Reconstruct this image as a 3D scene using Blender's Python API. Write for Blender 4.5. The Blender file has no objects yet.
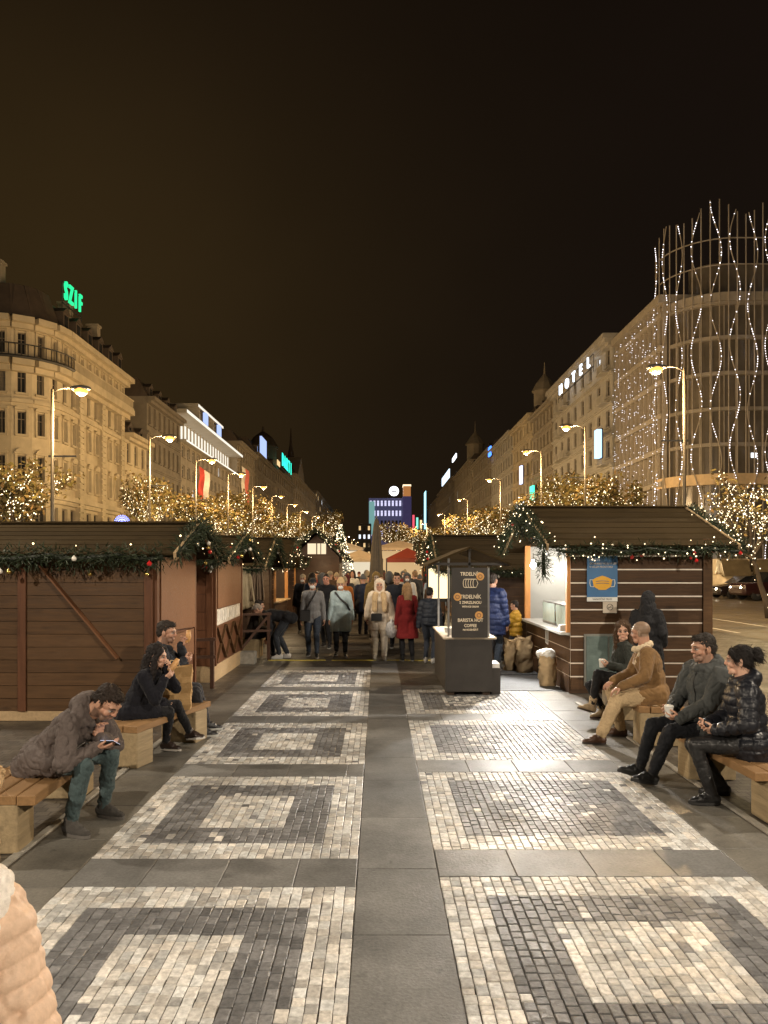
LAMP_NEAR, LAMP_FAR, EXPO = 5200, 2900, 0.22
import bpy, bmesh, math, random
import numpy as np
from mathutils import Vector, Matrix, noise as mnoise
R = math.radians
PI = math.pi
random.seed(7)
rng = np.random.default_rng(7)
S = bpy.context.scene
COL = S.collection

# ---------------------------------------------------------------- camera geometry
F, CX, HY, CAMH = 750.0, 378.0, 568.0, 1.9
def at(px, d, z=0.0): return Vector(((px - CX) / F * d, d, z))
def ground_d(py): return CAMH * F / (py - HY)
def zat(py, d): return CAMH - (py - HY) / F * d

# ---------------------------------------------------------------- tagging
def tag(o, label=None, cat=None, group=None, kind=None):
    if label: o['label'] = label
    if cat: o['category'] = cat
    if group: o['group'] = group
    if kind: o['kind'] = kind
    return o
def empty(name, loc=(0, 0, 0), rz=0, label=None, cat=None, group=None):
    o = bpy.data.objects.new(name, None); COL.objects.link(o)
    o.empty_display_size = 0.2
    o.location = loc; o.rotation_euler = (0, 0, rz)
    return tag(o, label, cat, group)
def kids(o): return [c for c in list(COL.objects) if c.parent == o]
KIDS = {}
def link(name, me, parent=None, loc=None, color=None):
    o = bpy.data.objects.new(name, me); COL.objects.link(o)
    if parent is not None:
        o.parent = parent; KIDS.setdefault(parent, []).append(o)
    if loc is not None: o.location = loc
    if color is not None: o.color = (*color, 1)
    return o
def copy_tree(o, parent=None, label=None):
    c = o.copy(); COL.objects.link(c)
    if parent is not None:
        c.parent = parent; KIDS.setdefault(parent, []).append(c)
    if label: c['label'] = label
    for ch in KIDS.get(o, []): copy_tree(ch, c)
    return c

# ---------------------------------------------------------------- materials
MATS = {}
def _mat(name):
    m = bpy.data.materials.new(name); m.use_nodes = True
    nt = m.node_tree
    return m, nt, nt.nodes['Principled BSDF']
def N(nt, t, **kw):
    n = nt.nodes.new(t)
    for k, v in kw.items():
        if k in n.inputs: n.inputs[k].default_value = v
        else: setattr(n, k, v)
    return n
def L(nt, a, b): nt.links.new(a, b)
def mathn(nt, op, a, b=None):
    n = nt.nodes.new('ShaderNodeMath'); n.operation = op
    for i, v in enumerate((a, b)):
        if v is None: continue
        if isinstance(v, (int, float)): n.inputs[i].default_value = v
        else: L(nt, v, n.inputs[i])
    return n.outputs[0]
def mixc(nt, f, a, b, bt='MIX'):
    n = nt.nodes.new('ShaderNodeMix'); n.data_type = 'RGBA'; n.blend_type = bt
    for sock, v in ((n.inputs[0], f), (n.inputs[6], a), (n.inputs[7], b)):
        if isinstance(v, (int, float)): sock.default_value = v
        elif isinstance(v, (tuple, list)): sock.default_value = (*v[:3], 1)
        else: L(nt, v, sock)
    return n.outputs[2]
def coords(nt, scale=(1, 1, 1)):
    tc = nt.nodes.new('ShaderNodeTexCoord'); mp = nt.nodes.new('ShaderNodeMapping')
    mp.inputs['Scale'].default_value = scale
    L(nt, tc.outputs['Object'], mp.inputs['Vector'])
    return mp.outputs[0]
def noisen(nt, vec, scale, detail=4, rough=0.6):
    n = N(nt, 'ShaderNodeTexNoise'); n.inputs['Scale'].default_value = scale
    n.inputs['Detail'].default_value = detail; n.inputs['Roughness'].default_value = rough
    L(nt, vec, n.inputs['Vector']); return n.outputs['Fac']
def bumpn(nt, h, strength, dist, bs):
    b = N(nt, 'ShaderNodeBump'); b.inputs['Strength'].default_value = strength
    b.inputs['Distance'].default_value = dist
    L(nt, h, b.inputs['Height']); L(nt, b.outputs[0], bs.inputs['Normal']); return b
def ramp(nt, f, a, b):
    n = N(nt, 'ShaderNodeMapRange'); n.inputs[1].default_value = a; n.inputs[2].default_value = b
    L(nt, f, n.inputs[0]); return n.outputs[0]
def simple(name, col, rough=0.6, scale=8, amt=0.25, bump=0.0, metal=0.0, spec=0.5, stretch=(1, 1, 1), coat=0.0, bscale=None):
    """a base colour broken by two noises, with a bump"""
    if name in MATS: return MATS[name]
    m, nt, bs = _mat(name)
    v = coords(nt, stretch)
    n1 = noisen(nt, v, scale); n2 = noisen(nt, v, scale * 0.23, 3)
    f = mathn(nt, 'MULTIPLY', mathn(nt, 'ADD', n1, n2), 0.5)
    f = ramp(nt, f, 0.33, 0.67)
    c0 = tuple(c * (1 - amt) for c in col); c1 = tuple(min(1, c * (1 + amt)) for c in col)
    L(nt, mixc(nt, f, c0, c1), bs.inputs['Base Color'])
    bs.inputs['Roughness'].default_value = rough; bs.inputs['Metallic'].default_value = metal
    bs.inputs['Specular IOR Level'].default_value = spec; bs.inputs['Coat Weight'].default_value = coat
    if bump: bumpn(nt, noisen(nt, v, bscale or scale * 2, 5), bump, 0.02, bs)
    MATS[name] = m; return m
def wood(name, col, axis='x', rough=0.55, amt=0.35, scale=1.0, bump=0.25, spec=0.22):
    """stained timber: grain stretched along one axis"""
    if name in MATS: return MATS[name]
    m, nt, bs = _mat(name)
    st = {'x': (1.2, 14, 14), 'y': (14, 1.2, 14), 'z': (14, 14, 1.2)}[axis]
    v = coords(nt, tuple(s * scale for s in st))
    g = noisen(nt, v, 2.2, 6, 0.65); bl = noisen(nt, coords(nt), 1.3, 3)
    isl = N(nt, 'ShaderNodeNewGeometry').outputs['Random Per Island']
    f = mathn(nt, 'ADD', mathn(nt, 'MULTIPLY', ramp(nt, g, 0.3, 0.7), 0.5), mathn(nt, 'MULTIPLY', ramp(nt, bl, 0.3, 0.7), 0.25))
    f = mathn(nt, 'ADD', f, mathn(nt, 'MULTIPLY', isl, 0.25))
    base = mixc(nt, f, tuple(c * (1 - amt) for c in col), tuple(c * (1 + amt) for c in col))
    kn = N(nt, 'ShaderNodeTexVoronoi'); kn.inputs['Scale'].default_value = 1.0; L(nt, coords(nt, {'x': (1.6, 7, 5), 'y': (7, 1.6, 5), 'z': (7, 5, 1.6)}[axis]), kn.inputs['Vector'])
    kd = N(nt, 'ShaderNodeMapRange'); kd.inputs[1].default_value = .16; kd.inputs[2].default_value = .05; L(nt, kn.outputs['Distance'], kd.inputs[0])      # knots
    wear = ramp(nt, noisen(nt, coords(nt, (.7, .7, 2.2)), 2.0, 6, .7), .56, .72)                                                                    # weather and scuffs
    base = mixc(nt, mathn(nt, 'MULTIPLY', kd.outputs[0], .6), base, tuple(c * .25 for c in col)); base = mixc(nt, mathn(nt, 'MULTIPLY', wear, .35), base, tuple(min(1, c * 1.5 + .02) for c in col))
    L(nt, base, bs.inputs['Base Color'])
    L(nt, ramp_out(nt, g, rough - 0.1, rough + 0.15), bs.inputs['Roughness'])
    bumpn(nt, g, bump, 0.01, bs); bs.inputs['Specular IOR Level'].default_value = spec
    MATS[name] = m; return m
def ramp_out(nt, f, lo, hi):
    n = N(nt, 'ShaderNodeMapRange'); n.inputs[1].default_value = 0.3; n.inputs[2].default_value = 0.7
    n.inputs[3].default_value = lo; n.inputs[4].default_value = hi
    L(nt, f, n.inputs[0]); return n.outputs[0]
def emit(name, col, strength, sample=False):
    if name in MATS: return MATS[name]
    m, nt, bs = _mat(name)
    bs.inputs['Base Color'].default_value = (0.02, 0.02, 0.02, 1)
    bs.inputs['Emission Color'].default_value = (*col, 1); bs.inputs['Emission Strength'].default_value = strength
    m.cycles.emission_sampling = 'AUTO' if sample else 'NONE'
    MATS[name] = m; return m
def cloth(name, rough=0.85, scale=60, bump=0.3, sheen=0.2, spec=0.25, amt=0.18, coat=0):
    """fabric whose dye is the object's own colour"""
    if name in MATS: return MATS[name]
    m, nt, bs = _mat(name)
    oi = N(nt, 'ShaderNodeObjectInfo'); v = coords(nt)
    n1 = noisen(nt, v, scale, 3); n2 = noisen(nt, v, 5, 4)
    f = ramp(nt, mathn(nt, 'MULTIPLY', mathn(nt, 'ADD', n1, n2), 0.5), 0.35, 0.65)
    k = mathn(nt, 'ADD', mathn(nt, 'MULTIPLY', f, 2 * amt), 1 - amt)
    vm = N(nt, 'ShaderNodeVectorMath', operation='SCALE')
    L(nt, oi.outputs['Color'], vm.inputs[0]); L(nt, k, vm.inputs['Scale'])
    L(nt, vm.outputs[0], bs.inputs['Base Color'])
    bs.inputs['Roughness'].default_value = rough; bs.inputs['Specular IOR Level'].default_value = spec
    bs.inputs['Sheen Weight'].default_value = sheen; bs.inputs['Coat Weight'].default_value = coat
    h = mathn(nt, 'ADD', mathn(nt, 'MULTIPLY', n1, 0.25), noisen(nt, v, 14, 4))
    bumpn(nt, h, bump, 0.015, bs)
    MATS[name] = m; return m
def attr_mat(name, attr='col', rough=0.5, scale=40, amt=0.1, bump=0.15, spec=0.5, sss=0.0, bdist=0.006, stain=0.0):
    """colour of the thing itself, stored per vertex (per stone, lips, brows), broken by noise"""
    if name in MATS: return MATS[name]
    m, nt, bs = _mat(name)
    a = N(nt, 'ShaderNodeAttribute', attribute_name=attr); v = coords(nt)
    n1 = noisen(nt, v, scale, 4)
    k = mathn(nt, 'ADD', mathn(nt, 'MULTIPLY', ramp(nt, n1, 0.3, 0.7), 2 * amt), 1 - amt)
    if stain:      # worn and stained patches
        st = ramp(nt, noisen(nt, v, 1.1, 6, .7), .38, .62); sp = ramp(nt, noisen(nt, v, 9, 3, .5), .66, .72)
        k = mathn(nt, 'MULTIPLY', k, mathn(nt, 'SUBTRACT', mathn(nt, 'ADD', mathn(nt, 'MULTIPLY', st, 2 * stain), 1 - stain), mathn(nt, 'MULTIPLY', sp, stain)))
    vm = N(nt, 'ShaderNodeVectorMath', operation='SCALE')
    L(nt, a.outputs['Color'], vm.inputs[0]); L(nt, k, vm.inputs['Scale'])
    L(nt, vm.outputs[0], bs.inputs['Base Color'])
    if isinstance(rough, tuple): L(nt, ramp_out(nt, noisen(nt, v, 2.5, 4), *rough), bs.inputs['Roughness'])
    else: bs.inputs['Roughness'].default_value = rough
    bs.inputs['Specular IOR Level'].default_value = spec
    if sss:
        bs.inputs['Subsurface Weight'].default_value = sss; bs.inputs['Subsurface Radius'].default_value = (0.01, 0.004, 0.002)
        bs.inputs['Subsurface Scale'].default_value = 1.0
    bumpn(nt, n1, bump, bdist, bs)
    MATS[name] = m; return m

# ---------------------------------------------------------------- mesh builder
class MB:
    def __init__(s): s.v = []; s.f = []; s.m = []; s.c = []; s.X = None
    def _p(s, p):
        p = Vector(p); return s.X @ p if s.X is not None else p
    def add(s, vs, fs, m=0, c=None):
        b = len(s.v); s.v += [tuple(s._p(p)) for p in vs]
        for f in fs: s.f.append([b + i for i in f]); s.m.append(m)
        s.c += [c or (1, 1, 1)] * len(vs)
    def box(s, x0, x1, y0, y1, z0, z1, m=0, c=None):
        vs = [(x, y, z) for z in (z0, z1) for y in (y0, y1) for x in (x0, x1)]
        s.add(vs, [(0, 2, 3, 1), (4, 5, 7, 6), (0, 1, 5, 4), (2, 6, 7, 3), (0, 4, 6, 2), (1, 3, 7, 5)], m, c)
    def cbox(s, x0, x1, y0, y1, z0, z1, ch=0.01, m=0, c=None, tilt=(0, 0)):
        """box with a chamfered top (paving stones)"""
        zz = lambda x, y: tilt[0] * (x - (x0 + x1) / 2) + tilt[1] * (y - (y0 + y1) / 2)
        vs = [(x, y, z0) for (x, y) in ((x0, y0), (x1, y0), (x1, y1), (x0, y1))]
        vs += [(x, y, z1 - ch * 0.7 + zz(x, y)) for (x, y) in ((x0, y0), (x1, y0), (x1, y1), (x0, y1))]
        vs += [(x, y, z1 + zz(x, y)) for (x, y) in ((x0 + ch, y0 + ch), (x1 - ch, y0 + ch), (x1 - ch, y1 - ch), (x0 + ch, y1 - ch))]
        fs = [(8, 9, 10, 11)]
        for i in range(4):
            j = (i + 1) % 4
            fs += [(i, j, 4 + j, 4 + i), (4 + i, 4 + j, 8 + j, 8 + i)]
        s.add(vs, fs, m, c)
    def bar(s, p0, p1, w, h, up=(0, 0, 1), m=0, c=None):
        p0, p1 = Vector(p0), Vector(p1); d = (p1 - p0).normalized(); up = Vector(up)
        if abs(d.dot(up)) > 0.98: up = Vector((0, 1, 0))
        a = d.cross(up).normalized() * w / 2; b = a.cross(d).normalized() * h / 2
        vs = [p + sa * a + sb * b for p in (p0, p1) for sa, sb in ((-1, -1), (1, -1), (1, 1), (-1, 1))]
        s.add(vs, [(3, 2, 1, 0), (4, 5, 6, 7), (0, 1, 5, 4), (1, 2, 6, 5), (2, 3, 7, 6), (3, 0, 4, 7)], m, c)
    def tube(s, pts, r, n=8, m=0, c=None, cap=True):
        pts = [Vector(p) for p in pts]; k = len(pts)
        rs = r if isinstance(r, (list, tuple)) else [r] * k
        vs, fs = [], []; prev = None
        for i, p in enumerate(pts):
            d = (pts[min(i + 1, k - 1)] - pts[max(i - 1, 0)]).normalized()
            u = prev if prev is not None else (Vector((0, 0, 1)) if abs(d.z) < 0.9 else Vector((1, 0, 0)))
            a = d.cross(u)
            if a.length < 1e-4: a = d.cross(Vector((0.3, 1, 0.2)))
            a.normalize(); b = a.cross(d).normalized(); prev = b
            for j in range(n):
                t = 2 * PI * j / n; vs.append(p + (a * math.cos(t) + b * math.sin(t)) * rs[i])
        for i in range(k - 1):
            for j in range(n):
                q = (j + 1) % n; fs.append((i * n + j, i * n + q, (i + 1) * n + q, (i + 1) * n + j))
        if cap: fs += [tuple(range(n - 1, -1, -1)), tuple((k - 1) * n + j for j in range(n))]
        s.add(vs, fs, m, c)
    def lathe(s, prof, n=16, c0=(0, 0, 0), m=0, c=None):
        vs, fs = [], []; k = len(prof)
        for r, z in prof:
            for j in range(n):
                t = 2 * PI * j / n; vs.append((c0[0] + r * math.cos(t), c0[1] + r * math.sin(t), c0[2] + z))
        for i in range(k - 1):
            for j in range(n):
                q = (j + 1) % n; fs.append((i * n + j, i * n + q, (i + 1) * n + q, (i + 1) * n + j))
        fs += [tuple(range(n - 1, -1, -1)), tuple((k - 1) * n + j for j in range(n))]
        s.add(vs, fs, m, c)
    def prism(s, poly, d0, d1, axes='xz', m=0, c=None):
        """poly in two axes, extruded along the third from d0 to d1"""
        def P(a, b, d):
            return {'xz': (a, d, b), 'xy': (a, b, d), 'yz': (d, a, b)}[axes]
        n = len(poly); vs = [P(a, b, d0) for a, b in poly] + [P(a, b, d1) for a, b in poly]
        fs = [tuple(range(n)), tuple(range(2 * n - 1, n - 1, -1))]
        fs += [((i + 1) % n, i, n + i, n + (i + 1) % n) for i in range(n)]
        s.add(vs, fs, m, c)
    def octa(s, p, r, m=0, c=None):
        p = Vector(p)
        vs = [p + Vector(q) * r for q in ((1, 0, 0), (-1, 0, 0), (0, 1, 0), (0, -1, 0), (0, 0, 1), (0, 0, -1))]
        s.add(vs, [(0, 2, 4), (2, 1, 4), (1, 3, 4), (3, 0, 4), (2, 0, 5), (1, 2, 5), (3, 1, 5), (0, 3, 5)], m, c)
    def ball(s, p, r, n=8, m=0, c=None):
        rr = r if isinstance(r, (tuple, list)) else (r, r, r)
        h = n // 2 + 1; vs, fs = [], []
        for i in range(h + 1):
            ph = PI * i / h
            for j in range(n):
                t = 2 * PI * j / n
                vs.append((p[0] + rr[0] * math.sin(ph) * math.cos(t), p[1] + rr[1] * math.sin(ph) * math.sin(t), p[2] - rr[2] * math.cos(ph)))
        for i in range(h):
            for j in range(n):
                q = (j + 1) % n; fs.append((i * n + j, i * n + q, (i + 1) * n + q, (i + 1) * n + j))
        s.add(vs, fs, m, c)
    def mesh(s, name, mats, smooth=False, attr=False):
        me = bpy.data.meshes.new(name); me.from_pydata(s.v, [], s.f)
        for m in (mats if isinstance(mats, (list, tuple)) else [mats]): me.materials.append(m)
        me.polygons.foreach_set('material_index', s.m)
        if smooth: me.polygons.foreach_set('use_smooth', [True] * len(s.f))
        if attr:
            a = me.color_attributes.new('col', 'FLOAT_COLOR', 'POINT')
            a.data.foreach_set('color', np.array([(*c, 1) for c in s.c], dtype=np.float32).ravel())
        me.update(); bm = bmesh.new(); bm.from_mesh(me)
        bmesh.ops.recalc_face_normals(bm, faces=bm.faces); bm.to_mesh(me); bm.free()
        return me
    def build(s, name, mats, parent=None, smooth=False, attr=False, loc=None, bevel=0, color=None):
        o = link(name, s.mesh(name, mats, smooth, attr), parent, loc, color)
        if bevel:
            b = o.modifiers.new('bevel', 'BEVEL'); b.width = bevel; b.segments = 2; b.limit_method = 'ANGLE'
        return o
TS = bpy.data.scenes.new('workshop')     # shapes are fused here, then it is removed
def workshop():
    with bpy.context.temp_override(scene=TS, view_layer=TS.view_layers[0]):
        return bpy.context.evaluated_depsgraph_get()
def text(name, body, size, m, parent=None, loc=(0, 0, 0), rot=(PI / 2, 0, 0), depth=0.004, ax='CENTER', sx=1.0, bold=0.0):
    cu = bpy.data.curves.new(name, 'FONT'); cu.body = body; cu.size = size; cu.extrude = depth
    cu.align_x = ax; cu.align_y = 'CENTER'; cu.offset = bold; cu.resolution_u = 3
    cu.materials.append(m)
    t = bpy.data.objects.new('tmp', cu); TS.collection.objects.link(t); dg = workshop()
    me = bpy.data.meshes.new_from_object(t.evaluated_get(dg)); bpy.data.objects.remove(t); bpy.data.curves.remove(cu); me.name = name
    o = link(name, me, parent, loc); o.rotation_euler = rot; o.scale = (sx, 1, 1)
    return o
# ---------------------------------------------------------------- people
def frame(f, up):
    """columns right, forward, up from a forward and a rough up"""
    f = Vector(f).normalized(); up = Vector(up); r = f.cross(up).normalized(); u = r.cross(f).normalized()
    return Matrix((r, f, u)).transposed()
class Blob:
    """closed tapered capsules and ellipsoids that get fused into one skin"""
    def __init__(s): s.v = []; s.f = []
    def ell(s, c, r, M=None, n=14):
        M = M or Matrix.Identity(3); c = Vector(c); h = n // 2 + 1; b = len(s.v)
        s.v.append(c + M @ Vector((0, 0, -r[2])))
        for i in range(1, h):
            ph = PI * i / h
            for j in range(n):
                t = 2 * PI * j / n
                s.v.append(c + M @ Vector((r[0] * math.sin(ph) * math.cos(t), r[1] * math.sin(ph) * math.sin(t), -r[2] * math.cos(ph))))
        s.v.append(c + M @ Vector((0, 0, r[2]))); e = len(s.v) - 1
        for j in range(n):
            q = (j + 1) % n
            s.f.append((b, b + 1 + q, b + 1 + j))
            for i in range(h - 2):
                s.f.append((b + 1 + i * n + j, b + 1 + i * n + q, b + 1 + (i + 1) * n + q, b + 1 + (i + 1) * n + j))
            s.f.append((b + 1 + (h - 2) * n + j, b + 1 + (h - 2) * n + q, e))
    def cap(s, p0, r0, p1, r1, n=12, flat=1.0, fax=None):
        """tapered capsule; flat squeezes it along the axis fax"""
        p0, p1 = Vector(p0), Vector(p1); d = p1 - p0; ln = d.length
        if ln < 1e-5: return s.ell(p0, (r0, r0, r0))
        d /= ln; a = d.orthogonal().normalized(); c = d.cross(a).normalized()
        if fax is not None:
            c = Vector(fax) - d * d.dot(Vector(fax)); c.normalize(); a = c.cross(d).normalized()
        b = len(s.v); rings = []
        for ph in (-60, -25, 0): rings.append((p0 + d * r0 * math.sin(R(ph)), r0 * math.cos(R(ph))))
        for ph in (0, 25, 60): rings.append((p1 + d * r1 * math.sin(R(ph)), r1 * math.cos(R(ph))))
        s.v.append(p0 - d * r0)
        for q, r in rings:
            for j in range(n):
                t = 2 * PI * j / n; s.v.append(q + a * r * math.cos(t) + c * r * flat * math.sin(t))
        s.v.append(p1 + d * r1); e = len(s.v) - 1; k = len(rings)
        for j in range(n):
            q = (j + 1) % n
            s.f.append((b, b + 1 + q, b + 1 + j))
            for i in range(k - 1):
                s.f.append((b + 1 + i * n + j, b + 1 + i * n + q, b + 1 + (i + 1) * n + q, b + 1 + (i + 1) * n + j))
            s.f.append((b + 1 + (k - 1) * n + j, b + 1 + (k - 1) * n + q, e))
    def chain(s, pts, rs, **k):
        for i in range(len(pts) - 1): s.cap(pts[i], rs[i], pts[i + 1], rs[i + 1], **k)
    def fuse(s, vox, smooth=3, wr=0.0, wscale=0.09):
        """one continuous skin; wr adds cloth folds"""
        me = bpy.data.meshes.new('tmp'); me.from_pydata([tuple(p) for p in s.v], [], s.f)
        o = bpy.data.objects.new('tmp', me); TS.collection.objects.link(o)
        m = o.modifiers.new('r', 'REMESH'); m.mode = 'VOXEL'; m.voxel_size = vox
        m = o.modifiers.new('s', 'SMOOTH'); m.factor = 0.5; m.iterations = smooth
        dg = workshop()
        out = bpy.data.meshes.new_from_object(o.evaluated_get(dg))
        bpy.data.objects.remove(o); bpy.data.meshes.remove(me)
        if wr:
            co, no = arr(out)
            off = np.array([mnoise.noise(Vector(p) / wscale) + 0.5 * mnoise.noise(Vector(p) * 2.3 / wscale) for p in co])
            rd = np.array([abs(mnoise.noise(Vector((p[0] * 1.6, p[1] * 1.6, p[2])) / (wscale * .8) + Vector((7, 3, 1)))) for p in co])
            put(out, co + no * ((off * .8 - np.clip(.16 - rd, 0, 1) * 4.5 + .25) * wr)[:, None])
        out.polygons.foreach_set('use_smooth', [True] * len(out.polygons))
        return out
def arr(me):
    n = len(me.vertices); co = np.empty(n * 3, np.float32); no = np.empty(n * 3, np.float32)
    me.vertices.foreach_get('co', co); me.vertices.foreach_get('normal', no)
    return co.reshape(-1, 3), no.reshape(-1, 3)
def put(me, co): me.vertices.foreach_set('co', co.astype(np.float32).ravel()); me.update()
def joinm(meshes, name):
    vs, fs, cols, b = [], [], [], 0
    for me in meshes:
        co, _ = arr(me); vs.append(co)
        fs += [[b + i for i in p.vertices] for p in me.polygons]
        c = np.ones(len(co) * 4, np.float32)
        if 'col' in me.color_attributes: me.color_attributes['col'].data.foreach_get('color', c)
        cols.append(c); b += len(co)
    out = bpy.data.meshes.new(name); out.from_pydata(np.concatenate(vs), [], fs)
    a = out.color_attributes.new('col', 'FLOAT_COLOR', 'POINT'); a.data.foreach_set('color', np.concatenate(cols))
    out.polygons.foreach_set('use_smooth', [True] * len(out.polygons))
    for me in meshes: bpy.data.meshes.remove(me)
    return out
def colour(me, fn):
    co, _ = arr(me); c = fn(co)
    a = me.color_attributes.new('col', 'FLOAT_COLOR', 'POINT')
    a.data.foreach_set('color', np.concatenate([c, np.ones((len(c), 1))], 1).astype(np.float32).ravel())
def ik(a, b, l1, l2, pole):
    a, b, pole = Vector(a), Vector(b), Vector(pole); d = b - a; D = min(d.length, (l1 + l2) * 0.995)
    u = d.normalized(); b = a + u * D
    x = (l1 * l1 - l2 * l2 + D * D) / (2 * D); h = math.sqrt(max(l1 * l1 - x * x, 0))
    p = pole - u * pole.dot(u)
    p = p.normalized() if p.length > 1e-5 else u.orthogonal().normalized()
    return a + u * x + p * h, b

class Fig:
    """A figure in its own frame: faces +y, its right hand at +x, feet at z = 0."""
    def __init__(s, pel=(0, 0, .93), lean=(0, 0, 1), twist=0, ankles=None, kpole=None, wrists=None, epole=None,
                 look=(0, 1, 0), headup=None, toes=None, headoff=(0, 0, 0), hands=None, k=1.0, vox=.008, female=False, headk=1.0):
        s.k, s.vox, s.female = k, vox, female
        K = lambda v: Vector(v) * k
        s.pel = K(pel); s.t = Vector(lean).normalized()
        c, sn = math.cos(twist), math.sin(twist)
        s.side = Vector((c, sn, 0)); s.side = (s.side - s.t * s.side.dot(s.t)).normalized()
        s.fw = s.t.cross(s.side).normalized()
        s.neck = s.pel + s.t * .50 * k
        sw = (.148 if female else .165) * k
        s.sh = [s.neck - s.t * .045 * k + s.side * sw * q for q in (-1, 1)]
        s.hip = [s.pel + Vector((.095 * k * q, 0, -.01 * k)) for q in (-1, 1)]
        if ankles is None: ankles = ((-.10, .02, .085), (.10, -.02, .085))
        kp = kpole or ((0, 1, .2), (0, 1, .2))
        s.knee, s.ank = [], []
        for i in (0, 1):
            kn, an = ik(s.hip[i], K(ankles[i]), .44 * k, .425 * k, kp[i]); s.knee.append(kn); s.ank.append(an)
        if wrists is None: wrists = ((-.27, .05, .80), (.27, .05, .80))
        ep = epole or ((-.4, -1, 0), (.4, -1, 0))
        s.elb, s.wri = [], []
        for i in (0, 1):
            e, w = ik(s.sh[i], K(wrists[i]), .29 * k, .255 * k, ep[i]); s.elb.append(e); s.wri.append(w)
        s.toes = [Vector(t).normalized() for t in (toes or ((-.12, 1, 0), (.12, 1, 0)))]
        s.hf = frame(look, headup or (s.t * .4 + Vector((0, 0, .6))))
        s.hc = s.neck + s.t * .05 * k + Vector(headoff) * k + s.hf @ Vector((0, .015, .125)) * k
        s.hk = 1.04 * k * headk
        s.hands = hands or (dict(), dict())
    def H(s, p): return s.hc + s.hf @ (Vector(p) * s.hk)
    # ---- skin
    def head_mesh(s, skin, hairc=None, beard=0.0, stubble=None, lips=(.40, .19, .145), brow=(.04, .025, .015), mask=None, eyes=True, vox=None):
        b = Blob(); k = s.hk; E = lambda c, r: b.ell(s.H(c), tuple(q * k for q in r), s.hf)
        C = lambda p, r0, q, r1: b.cap(s.H(p), r0 * k, s.H(q), r1 * k)
        E((0, -.012, .035), (.074, .094, .082)); E((0, .02, -.035), (.058, .068, .075)); E((0, .03, .02), (.066, .062, .055))
        C((-.03, .052, -.082), .026, (.03, .052, -.082), .026); E((0, .066, -.095), (.022, .02, .02))
        C((0, .088, .012), .009, (0, .101, -.022), .0125); C((-.012, .092, -.026), .0085, (.012, .092, -.026), .0085)
        C((-.042, .072, .026), .013, (-.012, .084, .022), .012); C((.042, .072, .026), .013, (.012, .084, .022), .012)
        for q in (-1, 1):
            E((q * .04, .058, -.028), (.026, .026, .026)); E((q * .077, -.008, -.008), (.010, .02, .033)); E((q * .031, .0755, .0), (.0145, .0125, .0115))
        C((-.02, .083, -.0565), .0065, (.02, .083, -.0565), .0065); C((-.016, .082, -.068), .008, (.016, .082, -.068), .008)
        C((0, -.02, -.03), .058, tuple((s.hf.transposed() @ ((s.neck - s.hc) / k))), .062)
        me = b.fuse(vox or max(.0045, s.vox * .55), 2)
        inv = np.array(s.hf.transposed()); hc = np.array(s.hc)
        def fn(co):
            p = (co - hc) @ inv.T / k; x, y, z = np.abs(p[:, 0]), p[:, 1], p[:, 2]
            c = np.tile(np.array(skin), (len(co), 1)).astype(float)
            w = np.exp(-(((x - .042) / .02) ** 2 + ((z + .03) / .02) ** 2)) * (y > .03); c *= (1 + np.outer(w, (.05, -.06, -.07)))
            w = np.exp(-((x / .018) ** 2 + ((z + .024) / .014) ** 2)) * (y > .085); c *= (1 + np.outer(w, (.1, -.1, -.12)))
            if stubble:
                w = np.clip((-.03 - z) / .03, 0, 1) * (y > -.03) * np.clip((.095 - np.hypot(x, (z + .06) * .2)) / .03, 0, 1) * (z > -.125)
                w = np.maximum(w, ((z < -.030) & (z > -.05) & (x < .03) & (y > .06)) * .8) * beard
                c = c * (1 - w[:, None]) + np.outer(w, stubble)
            def blend(w, col):
                nonlocal c
                w = np.clip(w, 0, 1)[:, None]; c = c * (1 - w) + np.array(col) * w
            blend((1.25 - np.hypot((x) / .020, (z + .0625) / .0095)) * 1.4 * (y > .06), lips)
            if eyes:
                blend((1.25 - np.hypot((x - .031) / .017, z / .0085)) * 3 * (y > .05), (.30, .26, .23))
                blend((1.2 - np.hypot((x - .030) / .0078, z / .0085)) * 3 * (y > .05), (.018, .012, .01))
                blend((1.2 - np.hypot((x - .031) / .02, (z - .0095) / .0035)) * 2 * (y > .05), (.03, .02, .015))
            blend((1.3 - np.hypot((x - .032) / .022, (z - .026 + (x - .032) ** 2 * 9) / .0055)) * 2 * (y > .045), brow)
            if hairc is not None:   # cropped hair
                w = np.clip((z - .035 - .35 * (y - .055) - .25 * np.clip(.03 - y, 0, 1) * -1) / .02, 0, 1)
                w = np.where(y < .0, np.clip((z + .055) / .02, 0, 1), w); w = np.where(y > .07, np.clip((z - .075) / .012, 0, 1), w)
                blend(w, hairc)
            return c
        colour(me, fn); return me
    def hand_mesh(s, i, skin, vox=None):
        o = s.hands[i]; k = s.k; q = -1 if i == 0 else 1
        d = Vector(o.get('d', (s.wri[i] - s.elb[i]))).normalized()
        n = Vector(o.get('n', (-q, 0.2, 0))); n = (n - d * n.dot(d)).normalized()      # palm side
        sd = Vector(o.get('thumb', (0, 1, 0.3))); sd = sd - d * sd.dot(d) - n * sd.dot(n)
        sd = sd.normalized() if sd.length > 1e-3 else d.cross(n)
        if abs(d.cross(n).dot(sd)) < .99: sd = d.cross(n) * (1 if d.cross(n).dot(sd) > 0 else -1)
        curl = o.get('curl', (18, 24, 20)); M = Matrix((sd, d, n)).transposed(); w = s.wri[i]; b = Blob()
        P = lambda x, y, z: w + M @ (Vector((x, y, z)) * k)
        b.cap(s.elb[i].lerp(w, .6), .036 * k, w, .027 * k, flat=.8, fax=n)
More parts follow.
